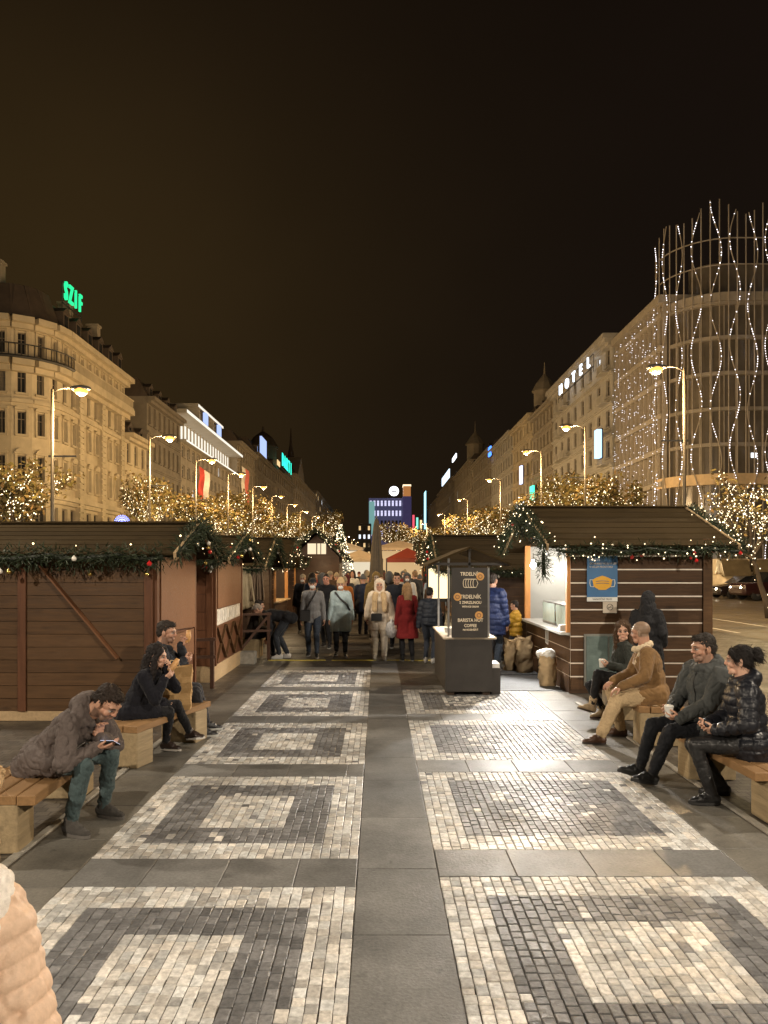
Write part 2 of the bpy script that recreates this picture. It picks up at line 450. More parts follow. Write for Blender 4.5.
        b.ell(P(.004, .045, 0), (.040 * k, .052 * k, .0155 * k), M)
        b.cap(P(-.026, .07, 0), .013 * k, P(.026, .078, 0), .0135 * k); b.cap(P(.02, .02, .006), .016 * k, P(.03, .05, .008), .013 * k)
        for x, f in ((.031, .93), (.0105, 1.03), (-.0105, .97), (-.031, .78)):
            p = P(x, .082, 0); a = 0; dirx = x * 2.2
            for j, (ln, r0, r1) in enumerate(((.043, .0088, .0082), (.027, .0082, .0076), (.021, .0076, .0066))):
                a += R(curl[j]); v = M @ Vector((dirx * (1 - j * .3), math.cos(a), math.sin(a)))
                p2 = p + v.normalized() * ln * f * k; b.cap(p, r0 * k, p2, r1 * k, n=8); p = p2
        tb = o.get('thumbv', (.62, .62, .42)); p = P(.03, .025, .004); v = (M @ Vector(tb)).normalized()
        p2 = p + v * .045 * k; b.cap(p, .012 * k, p2, .0105 * k, n=8)
        v2 = (M @ Vector((tb[0] * .35, tb[1] + .25, tb[2] + .1))).normalized(); b.cap(p2, .0105 * k, p2 + v2 * .032 * k, .0082 * k, n=8)
        me = b.fuse(vox or max(.0036, s.vox * .45), 1)
        tip = np.array(skin)
        colour(me, lambda co: np.tile(tip, (len(co), 1))); return me
    def body(s, root, skin, mat, hands=True, head=None, **hk):
        k = s.k; b = Blob()
        b.cap(s.pel, .11 * k, s.neck - s.t * .12 * k, .115 * k); b.cap(s.sh[0], .05 * k, s.sh[1], .05 * k); b.cap(s.neck - s.t * .1 * k, .07 * k, s.neck + s.t * .03 * k, .055 * k)
        for i in (0, 1):
            b.chain([s.sh[i], s.elb[i], s.wri[i]], [.045 * k, .036 * k, .027 * k])
            b.chain([s.hip[i], s.knee[i], s.ank[i]], [.075 * k, .05 * k, .035 * k]); b.cap(s.ank[i] - Vector((0, 0, .04 * k)), .028 * k, s.ank[i] - Vector((0, 0, .045 * k)) + s.toes[i] * .11 * k, .024 * k)
        me = b.fuse(max(.014, s.vox * 1.4), 2); sk = np.array(skin); colour(me, lambda co: np.tile(sk, (len(co), 1)))
        parts = [me, s.head_mesh(skin, **(hk))]
        if hands: parts += [s.hand_mesh(0, skin), s.hand_mesh(1, skin)]
        me = joinm(parts, 'body'); me.materials.append(mat)
        return link('body', me, root)
    # ---- clothes
    def put_on(s, name, blob, root, mat, col, vox=None, smooth=3, wr=.0, ws=.09, post=None):
        me = blob.fuse(vox or s.vox, smooth, wr, ws)
        if post: post(me)
        me.name = name; me.materials.append(mat); return link(name, me, root, color=col)
    def jacket(s, root, mat, col, puff=0., hem=0.10, skirt=None, name='jacket', hood=None, collar=.03, quilt=0, vox=None, wr=.012, ws=.085, cuff=None, flare=0., sleeve=1.0, waist=1.0, qamp=.20, fuzz=.0022):
        """hem: how far below the pelvis it reaches; skirt: how far it wraps along the thighs"""
        k = s.k; b = Blob(); t, sd, fw = s.t, s.side, s.fw; M = Matrix((sd, fw, t)).transposed(); g = puff
        w = .145 if s.female else .165
        b.cap(s.sh[0], (.064 + g * .7) * k, s.sh[1], (.064 + g * .7) * k); b.cap(s.sh[0] + sd * .06 * k + t * .035 * k, .05 * k, s.sh[1] - sd * .06 * k + t * .035 * k, .05 * k)
        b.ell(s.pel + t * .33 * k, ((w + g) * k, (.122 + g) * k, .19 * k), M); b.ell(s.pel + t * .36 * k + fw * .02 * k, ((w - .01 + g) * k, (.115 + g) * k, .14 * k), M)
        b.ell(s.pel + t * .17 * k, ((w - .01 + g) * k * waist, (.122 + g) * k * waist, .19 * k), M); b.ell(s.pel + t * .02 * k, ((w + .0 + g + flare * .4) * k, (.132 + g + flare * .3) * k, .13 * k), M)
        b.cap(s.neck - t * .10 * k, .105 * k, s.neck - t * .005 * k, .075 * k)
        if hem > .05:
            dn = Vector((0, 0, -1)) if skirt is None else -t
            for q in (-1, 1): b.cap(s.pel + sd * q * .06 * k, (.12 + g) * k, s.pel + sd * q * (.07 + flare) * k + dn * hem * k, (.105 + g + flare) * k)
            b.cap(s.pel - sd * .07 * k + dn * hem * k, (.105 + g + flare) * k, s.pel + sd * .07 * k + dn * hem * k, (.105 + g + flare) * k)
        if hem > .15 and not skirt:
            for i in (0, 1): b.cap(s.hip[i], (.115 + g) * k, s.hip[i].lerp(s.knee[i], min(1, hem / .40)), (.105 + g + flare * .5) * k)
        if skirt:
            for i in (0, 1):
                e = s.hip[i].lerp(s.knee[i], skirt); b.cap(s.hip[i], (.115 + g) * k, e, (.098 + g * .7) * k)
            b.cap(s.hip[0].lerp(s.knee[0], skirt * .8), (.085 + g) * k, s.hip[1].lerp(s.knee[1], skirt * .8), (.085 + g) * k)
        for i in (0, 1):
            wr_ = s.wri[i] + (s.wri[i] - s.elb[i]).normalized() * .01 * k
            b.chain([s.sh[i], s.elb[i], wr_], [(.064 + g * .8) * k * sleeve, (.050 + g * .75) * k * sleeve, (.040 + g * .5) * k * sleeve])
        if collar: 
            for j in range(10):
                a0, a1 = 2 * PI * j / 10, 2 * PI * (j + 1) / 10
                p = lambda a: s.neck + t * (.015 + .018 * -math.sin(a)) * k + sd * math.cos(a) * .068 * k + fw * (math.sin(a) * .068 + .012) * k
                b.cap(p(a0), collar * k, p(a1), collar * k, n=8)
        if hood == 'down':
            c = s.neck - fw * .085 * k + t * .03 * k
            b.ell(c, (.125 * k, .065 * k, .085 * k), M); b.cap(c - sd * .09 * k + fw * .06 * k, .045 * k, c + sd * .09 * k + fw * .06 * k, .045 * k)
            b.cap(s.neck - sd * .085 * k + fw * .06 * k - t * .01 * k, .035 * k, s.neck - sd * .10 * k - fw * .04 * k + t * .03 * k, .05 * k)
            b.cap(s.neck + sd * .085 * k + fw * .06 * k - t * .01 * k, .035 * k, s.neck + sd * .10 * k - fw * .04 * k + t * .03 * k, .05 * k)
        if hood == 'up':
            b.ell(s.H((0, -.03, .03)), (.105 * k, .115 * k, .125 * k), s.hf); b.cap(s.H((0, -.06, -.02)), .10 * k, s.neck - fw * .03 * k, .11 * k)
            b.cap(s.H((-.07, .0, -.06)), .05 * k, s.neck - sd * .07 * k, .07 * k); b.cap(s.H((.07, .0, -.06)), .05 * k, s.neck + sd * .07 * k, .07 * k)
        def post(me):
            if skirt is None and hem > .05:      # a clean straight hem
                co, no = arr(me); zl = (s.pel.z - (hem + .05) * k); co[:, 2] = np.where((co[:, 2] < zl) & (np.hypot(co[:, 0] - s.pel.x, co[:, 1] - s.pel.y) < .30 * k), zl + (co[:, 2] - zl) * .08, co[:, 2]); put(me, co)
            if not quilt: return
            co, no = arr(me); segs = [(np.array(s.pel - t * .3 * k), np.array(s.neck), 0)]
            for i in (0, 1): segs += [(np.array(s.sh[i]), np.array(s.elb[i]), 0.), (np.array(s.elb[i]), np.array(s.wri[i]), .29 * k)]
            best = np.full(len(co), 9.); par = np.zeros(len(co))
            for n_, (a, e, o_) in enumerate(segs):
                d = e - a; u = np.clip(((co - a) @ d) / (d @ d), 0, 1.1); dist = np.linalg.norm(co - a - u[:, None] * d, axis=1) - (.15 * k if n_ == 0 else .07 * k)
                m = dist < best; best[m] = dist[m]; par[m] = (u * np.linalg.norm(d) + o_)[m]
            wob = np.array([mnoise.noise(Vector(p) * 6) for p in co]) * quilt * .22
            a = np.abs(np.sin(PI * (par + wob) / quilt)); fine = np.array([mnoise.noise(Vector(p) * 38) + .6 * mnoise.noise(Vector(p) * 75) for p in co]) * fuzz
            put(me, co + no * ((a ** .38 - .8) * quilt * qamp + fine * (1.2 - a))[:, None])
        return s.put_on(name, b, root, mat, col, vox=vox, wr=wr, ws=ws, post=post)
    def trousers(s, root, mat, col, fit=1.0, name='trousers', wr=.010, low=.05, calf=1.0):
        k = s.k; b = Blob()
        b.ell(s.pel, (.158 * k, .118 * k, .12 * k)); b.cap(s.hip[0], .10 * k, s.hip[1], .10 * k)
        for i in (0, 1):
            d = (s.ank[i] - s.knee[i]).normalized(); e = s.ank[i] + d * (.03 - low) * k
            b.chain([s.hip[i], s.hip[i].lerp(s.knee[i], .5), s.knee[i], s.knee[i].lerp(e, .35), e],
                    [.098 * k, .088 * k * fit, .067 * k * fit, .064 * k * fit * calf, .049 * k * fit * calf])
        return s.put_on(name, b, root, mat, col, wr=wr, ws=.07)
    def shoes(s, root, mat, col, sole=None, boot=0.0, name='shoe', pitch=(0, 0), solecol=(.5, .5, .48), heel=0):
        k = s.k
        for i in (0, 1):
            b = Blob(); d = s.toes[i]; up = Vector((0, 0, 1)); up = (up - d * up.dot(d)).normalized(); a = s.ank[i]
            F_ = Matrix((d.cross(up), d, up)).transposed(); P = lambda x, y, z: a + F_ @ (Vector((x, y, z)) * k)
            b.cap(P(0, -.03, -.035), .043 * k, P(0, .08, -.045), .045 * k); b.cap(P(0, .07, -.048), .045 * k, P(0, .155, -.058), .032 * k, flat=.75, fax=up)
            b.cap(P(0, .0, -.02), .045 * k, P(0, .05, -.025), .042 * k)
            sh = (s.knee[i] - a).normalized(); b.cap(a, .046 * k, a + sh * max(.02, boot) * k, (.047 + boot * .05) * k)
            me = b.fuse(max(.005, s.vox * .75), 2, .004, .05)
            co, no = arr(me); rel = (co - np.array(a)) @ np.array(F_)
            low = rel[:, 2] < -.073 * k; co = co + np.outer(np.where(low, -.073 * k - rel[:, 2], 0), np.array(up)); put(me, co)
            me.materials.append(mat); me.name = name; o = link(name, me, root, color=col)
            if sole is not None:
                q = MB(); pts = []
                for j in range(20):
                    th = 2 * PI * j / 20; y = .062 + .128 * math.sin(th); wd = .043 + .006 * math.sin(th); pts.append((wd * math.cos(th) * (1.0 if y > -.03 else 1), y))
                vs = [P(x, y, -.085) for x, y in pts] + [P(x, y, -.062) for x, y in pts]
                q.add(vs, [tuple(range(19, -1, -1)), tuple(range(20, 40))] + [(j, (j + 1) % 20, 20 + (j + 1) % 20, 20 + j) for j in range(20)])
                q.build('sole', sole, o, color=solecol)
    def hair(s, root, mat, col, style='short', name='hair', vox=None):
        b = Blob(); k = s.hk; E = lambda c, r: b.ell(s.H(c), tuple(q * k for q in r), s.hf)
        C = lambda p, r0, q, r1, **kw: b.cap(s.H(p), r0 * k, s.H(q), r1 * k, **kw)
        if style == 'short':
            E((0, -.022, .048), (.080, .092, .082)); E((0, -.055, .0), (.070, .056, .07)); E((0, .03, .085), (.062, .055, .034)); 
            for q in (-1, 1): C((q * .068, .0, .03), .014, (q * .07, -.004, .0), .010)
        elif style == 'long':
            E((0, -.022, .045), (.084, .096, .085)); E((0, -.06, -.01), (.078, .055, .1))
            for q in (-1, 1):
                C((q * .05, .05, .07), .03, (q * .078, .015, .0), .026); C((q * .078, .01, .0), .028, (q * .082, .015, -.12), .034); C((q * .082, .015, -.12), .034, (q * .085, .02, -.22), .026)
            C((0, -.07, -.05), .07, (0, -.085, -.2), .06); C((-.04, -.07, -.15), .05, (-.05, -.085, -.25), .03); C((.04, -.07, -.15), .05, (.05, -.085, -.25), .03)
        elif style == 'bun':
            E((0, -.022, .045), (.082, .096, .085)); E((0, -.05, .0), (.076, .056, .07)); E((0, -.125, .05), (.052, .05, .055)); C((.02, -.13, .08), .03, (-.03, -.14, .03), .035)
            for q in (-1, 1): C((q * .05, .05, .07), .028, (q * .075, .01, .02), .02)
        elif style == 'beanie':
            E((0, -.012, .058), (.084, .104, .088)); E((0, -.02, .11), (.055, .065, .06))
            for j in range(14):
                a0, a1 = 2 * PI * j / 14, 2 * PI * (j + 1) / 14
                p = lambda a: (math.cos(a) * .078, math.sin(a) * .097 - .012, .036 + .012 * math.sin(a)); C(p(a0), .017, p(a1), .017, n=8)
        elif style == 'cap':
            E((0, -.012, .05), (.083, .103, .078)); b.cap(s.H((-.03, .08, .045)), .02 * k, s.H((.03, .08, .045)), .02 * k); b.ell(s.H((0, .115, .04)), (.06 * k, .055 * k, .008 * k), s.hf)
        elif style == 'hood':
            E((0, -.03, .035), (.100, .108, .112)); C((0, -.06, -.03), .09, (0, -.06, -.13), .085)
            for q in (-1, 1): C((q * .07, .03, .06), .04, (q * .075, .02, -.08), .035); C((q * .075, .02, -.08), .035, (q * .05, .03, -.14), .05)
            C((-.06, .05, .085), .03, (.06, .05, .085), .03)
        me = b.fuse(vox or max(.005, s.vox * .7), 2, .010 if style in ('short', 'long', 'bun') else .002, .020)
        if style in ('short', 'long', 'bun') and s.vox < .0105:      # loose strands over the mass of hair
            co, no = arr(me); r = random.Random(5); q = MB(); nst = 900 if style == 'short' else 1500; dn = -s.hf.col[2] * .8 - s.hf.col[1] * .5; hcv = s.hc
            for _ in range(nst):
                i = r.randrange(len(co)); p, n_ = Vector(co[i]), Vector(no[i]); tang = dn - n_ * dn.dot(n_)
                if style == 'short' and (p - hcv).dot(s.hf.col[2]) > .05: tang = s.hf.col[1] * .8 + s.hf.col[0] * r.uniform(-.5, .5)
                if tang.length < .1: continue
                d = (tang.normalized() + n_ * r.uniform(.05, .55) + Vector((r.gauss(0, .25), r.gauss(0, .25), r.gauss(0, .25)))).normalized(); ln = (.022 if style == 'short' else .05) * r.uniform(.6, 1.4); w_ = d.cross(n_).normalized() * .0016
                m1 = p + d * ln * .55; m2 = p + d * ln - n_ * ln * .18; q.add([p - n_ * .003 - w_, p - n_ * .003 + w_, m1 + w_ * .9, m1 - w_ * .9, m2], [(0, 1, 2, 3), (3, 2, 4)])
            me = joinm([me, q.mesh('strands', mat)], name)
        me.materials.append(mat); me.name = name; return link(name, me, root, color=col)
    def seam(s, root, jk, m, col, t0=.02, t1=.47, side=0., name='zip', r=.006):
        """a zip line laid on the front of the jacket"""
        from mathutils.bvhtree import BVHTree
        bv = BVHTree.FromPolygons([v.co for v in jk.data.vertices], [tuple(p.vertices) for p in jk.data.polygons]); pts = []
        for i in range(15):
            o = s.pel + s.t * (t0 + (t1 - t0) * i / 14) * s.k + s.side * side * s.k + s.fw * .6; h = bv.ray_cast(o, -s.fw)
            if h[0] is not None and (h[0] - o).length < .75 and (not pts or (pts[-1] - h[0]).length < .075): pts.append(h[0] + s.fw * r * .3)
        if len(pts) > 3: b = MB(); b.tube(pts, r, 6); return b.build(name, m, root, True, color=col)
# ---------------------------------------------------------------- ground
def ground_materials():
    m, nt, bs = _mat('asphalt'); v = coords(nt)
    n1 = noisen(nt, v, 60, 4); n2 = noisen(nt, v, 0.7, 5)
    L(nt, mixc(nt, ramp(nt, n2, .3, .7), (.085, .068, .048), (.14, .112, .078)), bs.inputs['Base Color'])
    L(nt, ramp_out(nt, n2, .35, .65), bs.inputs['Roughness']); bumpn(nt, n1, .35, .01, bs); MATS['asphalt'] = m
    # small dark setts laid in rows, for the margins beside the pattern
    m, nt, bs = _mat('setts'); v = coords(nt)
    wob = N(nt, 'ShaderNodeTexNoise'); wob.inputs['Scale'].default_value = 3; L(nt, v, wob.inputs['Vector'])
    ad = N(nt, 'ShaderNodeVectorMath', operation='MULTIPLY_ADD'); L(nt, wob.outputs['Color'], ad.inputs[0]); ad.inputs[1].default_value = (.05, .05, 0); L(nt, v, ad.inputs[2])
    br = N(nt, 'ShaderNodeTexBrick'); L(nt, ad.outputs[0], br.inputs['Vector'])
    br.inputs['Scale'].default_value = 1; br.inputs['Brick Width'].default_value = .11; br.inputs['Row Height'].default_value = .095
    br.inputs['Mortar Size'].default_value = .006; br.inputs['Mortar Smooth'].default_value = .4
    br.inputs['Color1'].default_value = (.07, .058, .045, 1); br.inputs['Color2'].default_value = (.125, .105, .08, 1); br.inputs['Mortar'].default_value = (.03, .025, .02, 1)
    big = noisen(nt, v, .8, 4)
    L(nt, mixc(nt, mathn(nt, 'MULTIPLY', ramp(nt, big, .35, .65), .6), br.outputs['Color'], (.055, .048, .04)), bs.inputs['Base Color'])
    L(nt, ramp_out(nt, noisen(nt, v, 2, 4), .32, .6), bs.inputs['Roughness'])
    h = mathn(nt, 'ADD', mathn(nt, 'MULTIPLY', br.outputs['Fac'], -1), mathn(nt, 'MULTIPLY', noisen(nt, v, 40, 3), .5)); bumpn(nt, h, .5, .012, bs)
    MATS['setts'] = m
ground_materials()
stone_w = attr_mat('mosaic_stone', rough=(.36, .62), scale=34, amt=.30, bump=.5, spec=.5, bdist=.012, stain=.20)
slab_m = attr_mat('granite_slab', rough=(.40, .60), scale=55, amt=.2, bump=.4, spec=.5, bdist=.008, stain=.28)
def sheet(name, x0, x1, y0, y1, z, m, nx=1, ny=1):
    b = MB(); b.add([(x0, y0, z), (x1, y0, z), (x1, y1, z), (x0, y1, z)], [(0, 1, 2, 3)])
    return tag(b.build(name, m), kind='structure')
sheet('ground', -600, 600, -60, 1100, -.024, MATS['asphalt'])
sheet('road', 10.2, 23.0, -30, 520, -.012, MATS['asphalt'])
sheet('road', -23.0, -10.2, -30, 520, -.012, MATS['asphalt'])
mk = simple('road_paint', (.62, .60, .55), .6, 20, .3)
b = MB(); z = -.006
for y0, y1, x in [(-5, 120, 12.6)]: b.add([(x - .06, y0, z), (x + .06, y0, z), (x + .06, y1, z), (x - .06, y1, z)], [(0, 1, 2, 3)])
for i in range(-3, 12):
    y = 22.0 + i * 9; b.add([(10.55, y, z), (10.67, y, z), (10.67, y + 5, z), (10.55, y + 5, z)], [(0, 1, 2, 3)])
tag(b.build('road_markings', mk), kind='structure')
sheet('plaza_ground', -10.1, 10.1, -12, 260, -.004, MATS['setts'])
# slabs: centre strip, bands between the panels, edge courses
XL0, XL1, XR0, XR1 = -1.875, -.13, .375, 2.30
def slabcol():
    g = rng.uniform(.135, .185); return (g * 1.02, g, g * .95)
b = MB(); y = .35
while y < 15.2:
    ln = rng.uniform(.75, 1.15); b.cbox(XL1 + .004, XR0 - .004, y, y + ln - .005, -.05, .004 + rng.uniform(-.001, .001), .004, 0, slabcol()); y += ln
PER, PLEN = 2.36, 1.92
pan_l = [4.90 + PER * i for i in range(-2, 4)]; pan_r = [5.05 + PER * i for i in range(-2, 3)]
for (x0, x1, st, last) in ((XL0, XL1, pan_l, 15.2), (XR0, XR1, pan_r, 12.2)):
    for p in st:
        x = x0
        while x < x1 - .05:
            w = min(rng.uniform(.42, .56), x1 - x)
            if x1 - x - w < .15: w = x1 - x
            b.cbox(x + .003, x + w - .003, p + PLEN + .004, p + PER - .004, -.05, .004 + rng.uniform(-.001, .001), .004, 0, slabcol()); x += w
for x0, x1, ye in ((XL0 - .46, XL0, 15.2), (XR1, XR1 + .46, 13.5)):
    y = .3
    while y < ye:
        ln = rng.uniform(.55, .9); b.cbox(x0 + .003, x1 - .003, y, y + ln - .005, -.05, .003 + rng.uniform(-.0015, .001), .004, 0, tuple(q * w_ for q, w_ in zip(slabcol(), (.86, .82, .74)))); y += ln
tag(b.build('plaza_slabs', slab_m, attr=True), kind='structure')
# wide dark paving beyond the yellow line, laid in courses across the aisle
b = MB(); y = 15.6
while y < 42:
    dp = rng.uniform(.45, .6); x = -2.7
    while x < 2.9:
        w = rng.uniform(.6, 1.1); g = rng.uniform(.05, .10); b.cbox(x, x + w - .008, y, y + dp - .01, -.05, .002 + rng.uniform(-.003, .003), .006, 0, (g * 1.15, g, g * .8)); x += w
    y += dp
tag(b.build('aisle_paving', slab_m, attr=True), kind='structure')
# mosaic panels: every sett is a stone
def mosaic(x0, x1, y0, y1, near, core=1.0):
    b = MB(); bx, dx, by, dy = .25, .31, .27, .31; j = lambda q: rng.uniform(-q, q)
    xe = [x0, x0 + bx, x0 + bx + dx, x1 - bx - dx, x1 - bx, x1]; ye = [y0, y0 + by, y0 + by + dy, y1 - by - dy, y1 - by, y1]
    for zi in range(5):
        n = max(1, int(round((xe[zi + 1] - xe[zi]) / .0585))); sx = (xe[zi + 1] - xe[zi]) / n
        depth = min(zi, 4 - zi)                                         # 0 outer, 1 dark ring, 2 heart
        cuts = [ye[0]] + (([ye[1]] + ([ye[2], ye[3]] if depth == 2 else []) + [ye[4]]) if depth else []) + [ye[5]]
        for i in range(n):
            xa = xe[zi] + i * sx
            for ca, cb in zip(cuts, cuts[1:]):
                m = (ca + cb) / 2; my = 0 if (m < ye[1] or m > ye[4]) else 1 if (m < ye[2] or m > ye[3]) else 2
                lv = min(depth, my) if depth < 2 or my < 2 else 2
                y = ca - rng.uniform(0, .05); 
                while y < cb - .012:
                    ln = rng.uniform(.052, .10); ya, yb = max(y, ca), min(y + ln, cb); y += ln
                    if cb - yb < .018: yb = cb; y = cb
                    if yb - ya < .012: continue
                    white = lv == 0 or (lv == 2 and rng.random() < core)
                    if rng.random() < .015: white = not white
                    xc, yc = xa + sx / 2, (ya + yb) / 2
                    if white: g = rng.uniform(.34, .70) * (1 + .2 * mnoise.noise(Vector((xc * 2.1, yc * 2.1, 3)))); wt = rng.uniform(-.03, .05); c = (g * (1 + wt), g * .975, g * (.925 - wt))
                    else: g = rng.uniform(.10, .21); c = (g, g * .99, g)
                    b.cbox(xa + .0028 + j(.002), xa + sx - .0028 + j(.002), ya + .0028 + j(.0015), yb - .0028 + j(.0015), -.04, .005 + rng.uniform(-.0022, .0018), rng.uniform(.003, .006), 0, c, (j(.035), j(.035)))
    return tag(b.build('mosaic_paving', stone_w, attr=True), kind='structure')
for p in pan_l: mosaic(XL0, XL1, p, p + PLEN, p < 8)
for i, p in enumerate(pan_r): mosaic(XR0, XR1, p, p + PLEN, p < 8, (1, 1, .22, .45, .6)[i])
# pale stone edging where the benches stand, yellow tape line across the aisle
kerb = simple('edging_stone', (.30, .28, .24), .6, 12, .3, .3)
b = MB()
for x0, x1, y0, y1 in ((-2.42, -2.36, 4.2, 9.2), (2.78, 2.84, 4.2, 10.5)):
    y = y0
    while y < y1: b.cbox(x0, x1, y, y + .795, -.04, .012, .006); y += .8
tag(b.build('edging_strip', kerb), kind='structure')
yl = simple('yellow_tape', (.72, .60, .10), .5, 9, .4)
b = MB(); 
for i in range(30):
    x = -2.25 + i * .13; 
    if i not in (9, 17): b.box(x, x + .131, 15.36 + .02 * math.sin(i), 15.44 + .02 * math.sin(i), .0, .012)
tag(b.build('yellow_line', yl), kind='structure')
# ---------------------------------------------------------------- market stalls
W_BROWN = wood('planks_brown', (.092, .049, .022), 'x', .5, .5)
W_RED = wood('planks_red_brown', (.115, .048, .023), 'z', .5, .48)
W_DARK = wood('planks_dark', (.060, .034, .020), 'x', .5)
W_PALE = wood('timber_pale', (.42, .30, .17), 'y', .6, .3)
W_ORANGE = wood('post_timber', (.55, .25, .08), 'z', .5, .3)
W_SHUT = wood('shutter_board', (.165, .074, .034), 'x', .55, .25)
W_ROOF = wood('roof_boards', (.036, .024, .0105), 'x', .9, .5, .5, .7, .08)
W_ROOF2 = wood('roof_boards_dark', (.030, .021, .0105), 'x', .9, .45, 1.0, .4, .08)
W_BENCH = wood('bench_boards', (.25, .145, .065), 'y', .5, .4)
W_BLOCK = wood('block_wood', (.33, .25, .145), 'y', .75, .45, .6, .9)
DARKIN = simple('stall_inside', (.05, .03, .018), .8, 6, .3)
WHITEIN = simple('stall_white_lining', (.30, .30, .275), .5, 6, .08)
LEAF = attr_mat('needles', rough=.65, scale=30, amt=.3, bump=0.0, spec=.3)
BULB = emit('warm_bulb', (1, .72, .36), 5); BULBW = emit('white_bulb', (.95, .95, 1), 9); BULBP = emit('pale_bulb', (1, .80, .50), 4)
B_RED = simple('bauble_red', (.5, .02, .02), .12, 5, .1, coat=.6); B_GOLD = simple('bauble_gold', (.7, .5, .15), .2, 5, .1, metal=.9); B_WHITE = simple('bauble_white', (.8, .76, .68), .25, 5, .1, coat=.4)
def garland(paths, label, thick=.13, lights=34, baubles=10, seed=1, group='pine garlands on the stalls', droop=.0, bulb=None, blen=.085, cols=(B_RED, B_GOLD, B_WHITE), dens=1.0, bb=.030):
    r = random.Random(seed); base = Vector(paths[0][0]); root = empty('garland', base, 0, label, 'garland', group)
    g = MB(); li = MB(); spots = []
    for path in paths:
        pts = [Vector(p) - base for p in path]
        for a, e in zip(pts, pts[1:]):
            n = max(2, int((e - a).length / .022 * dens)); d = (e - a).normalized()
            g.tube([a - Vector((0, 0, droop)), a.lerp(e, .5) - Vector((0, 0, droop + .01)), e - Vector((0, 0, droop))], thick * .16, 6, 0, (.012, .016, .008))
            for i in range(n):
                t = (i + r.random()) / n; p = a.lerp(e, t) - Vector((0, 0, droop * 4 * t * (1 - t)))
                spots.append(p)
                for _ in range(11):
                    o = Vector((r.gauss(0, 1), r.gauss(0, 1), r.gauss(0, 1))).normalized(); q = p + o * thick * r.uniform(.05, .75)
                    tip = q + (o + d * r.uniform(-.6, .6) + Vector((0, 0, -.25))).normalized() * blen * r.uniform(.6, 1.2)
                    w = (tip - q).cross(Vector((r.random() - .5, r.random() - .5, r.random() - .5))).normalized() * .0075
                    k = r.uniform(.6, 1.4); g.add([q - w, q + w, tip + w * .3, tip - w * .3], [(0, 1, 2, 3)], 0, (.022 * k, .032 * k, .013 * k))
    g.build('greenery', LEAF, root, attr=True)
    for i in range(lights):
        p = r.choice(spots); o = Vector((r.gauss(0, 1), r.gauss(0, 1), r.gauss(0, .8))).normalized(); li.octa(p + o * thick * r.uniform(.9, 1.25), r.uniform(.008, .0145))
    if lights: tag(li.build('fairy_lights', bulb or BULB, root), kind='stuff')
    cache = {}
    for i in range(baubles):
        p = r.choice(spots); o = Vector((r.gauss(0, 1), r.gauss(0, 1), -abs(r.gauss(0, .8)))).normalized(); m = r.choice(cols)
        if m not in cache:
            q = MB(); q.ball((0, 0, 0), bb, 10); q.tube([(0, 0, bb * .9), (0, 0, bb * 1.3)], bb * .25, 6); cache[m] = q.mesh('bauble', m, True)
        link('bauble', cache[m], root, p + o * thick * 1.15)
    return root
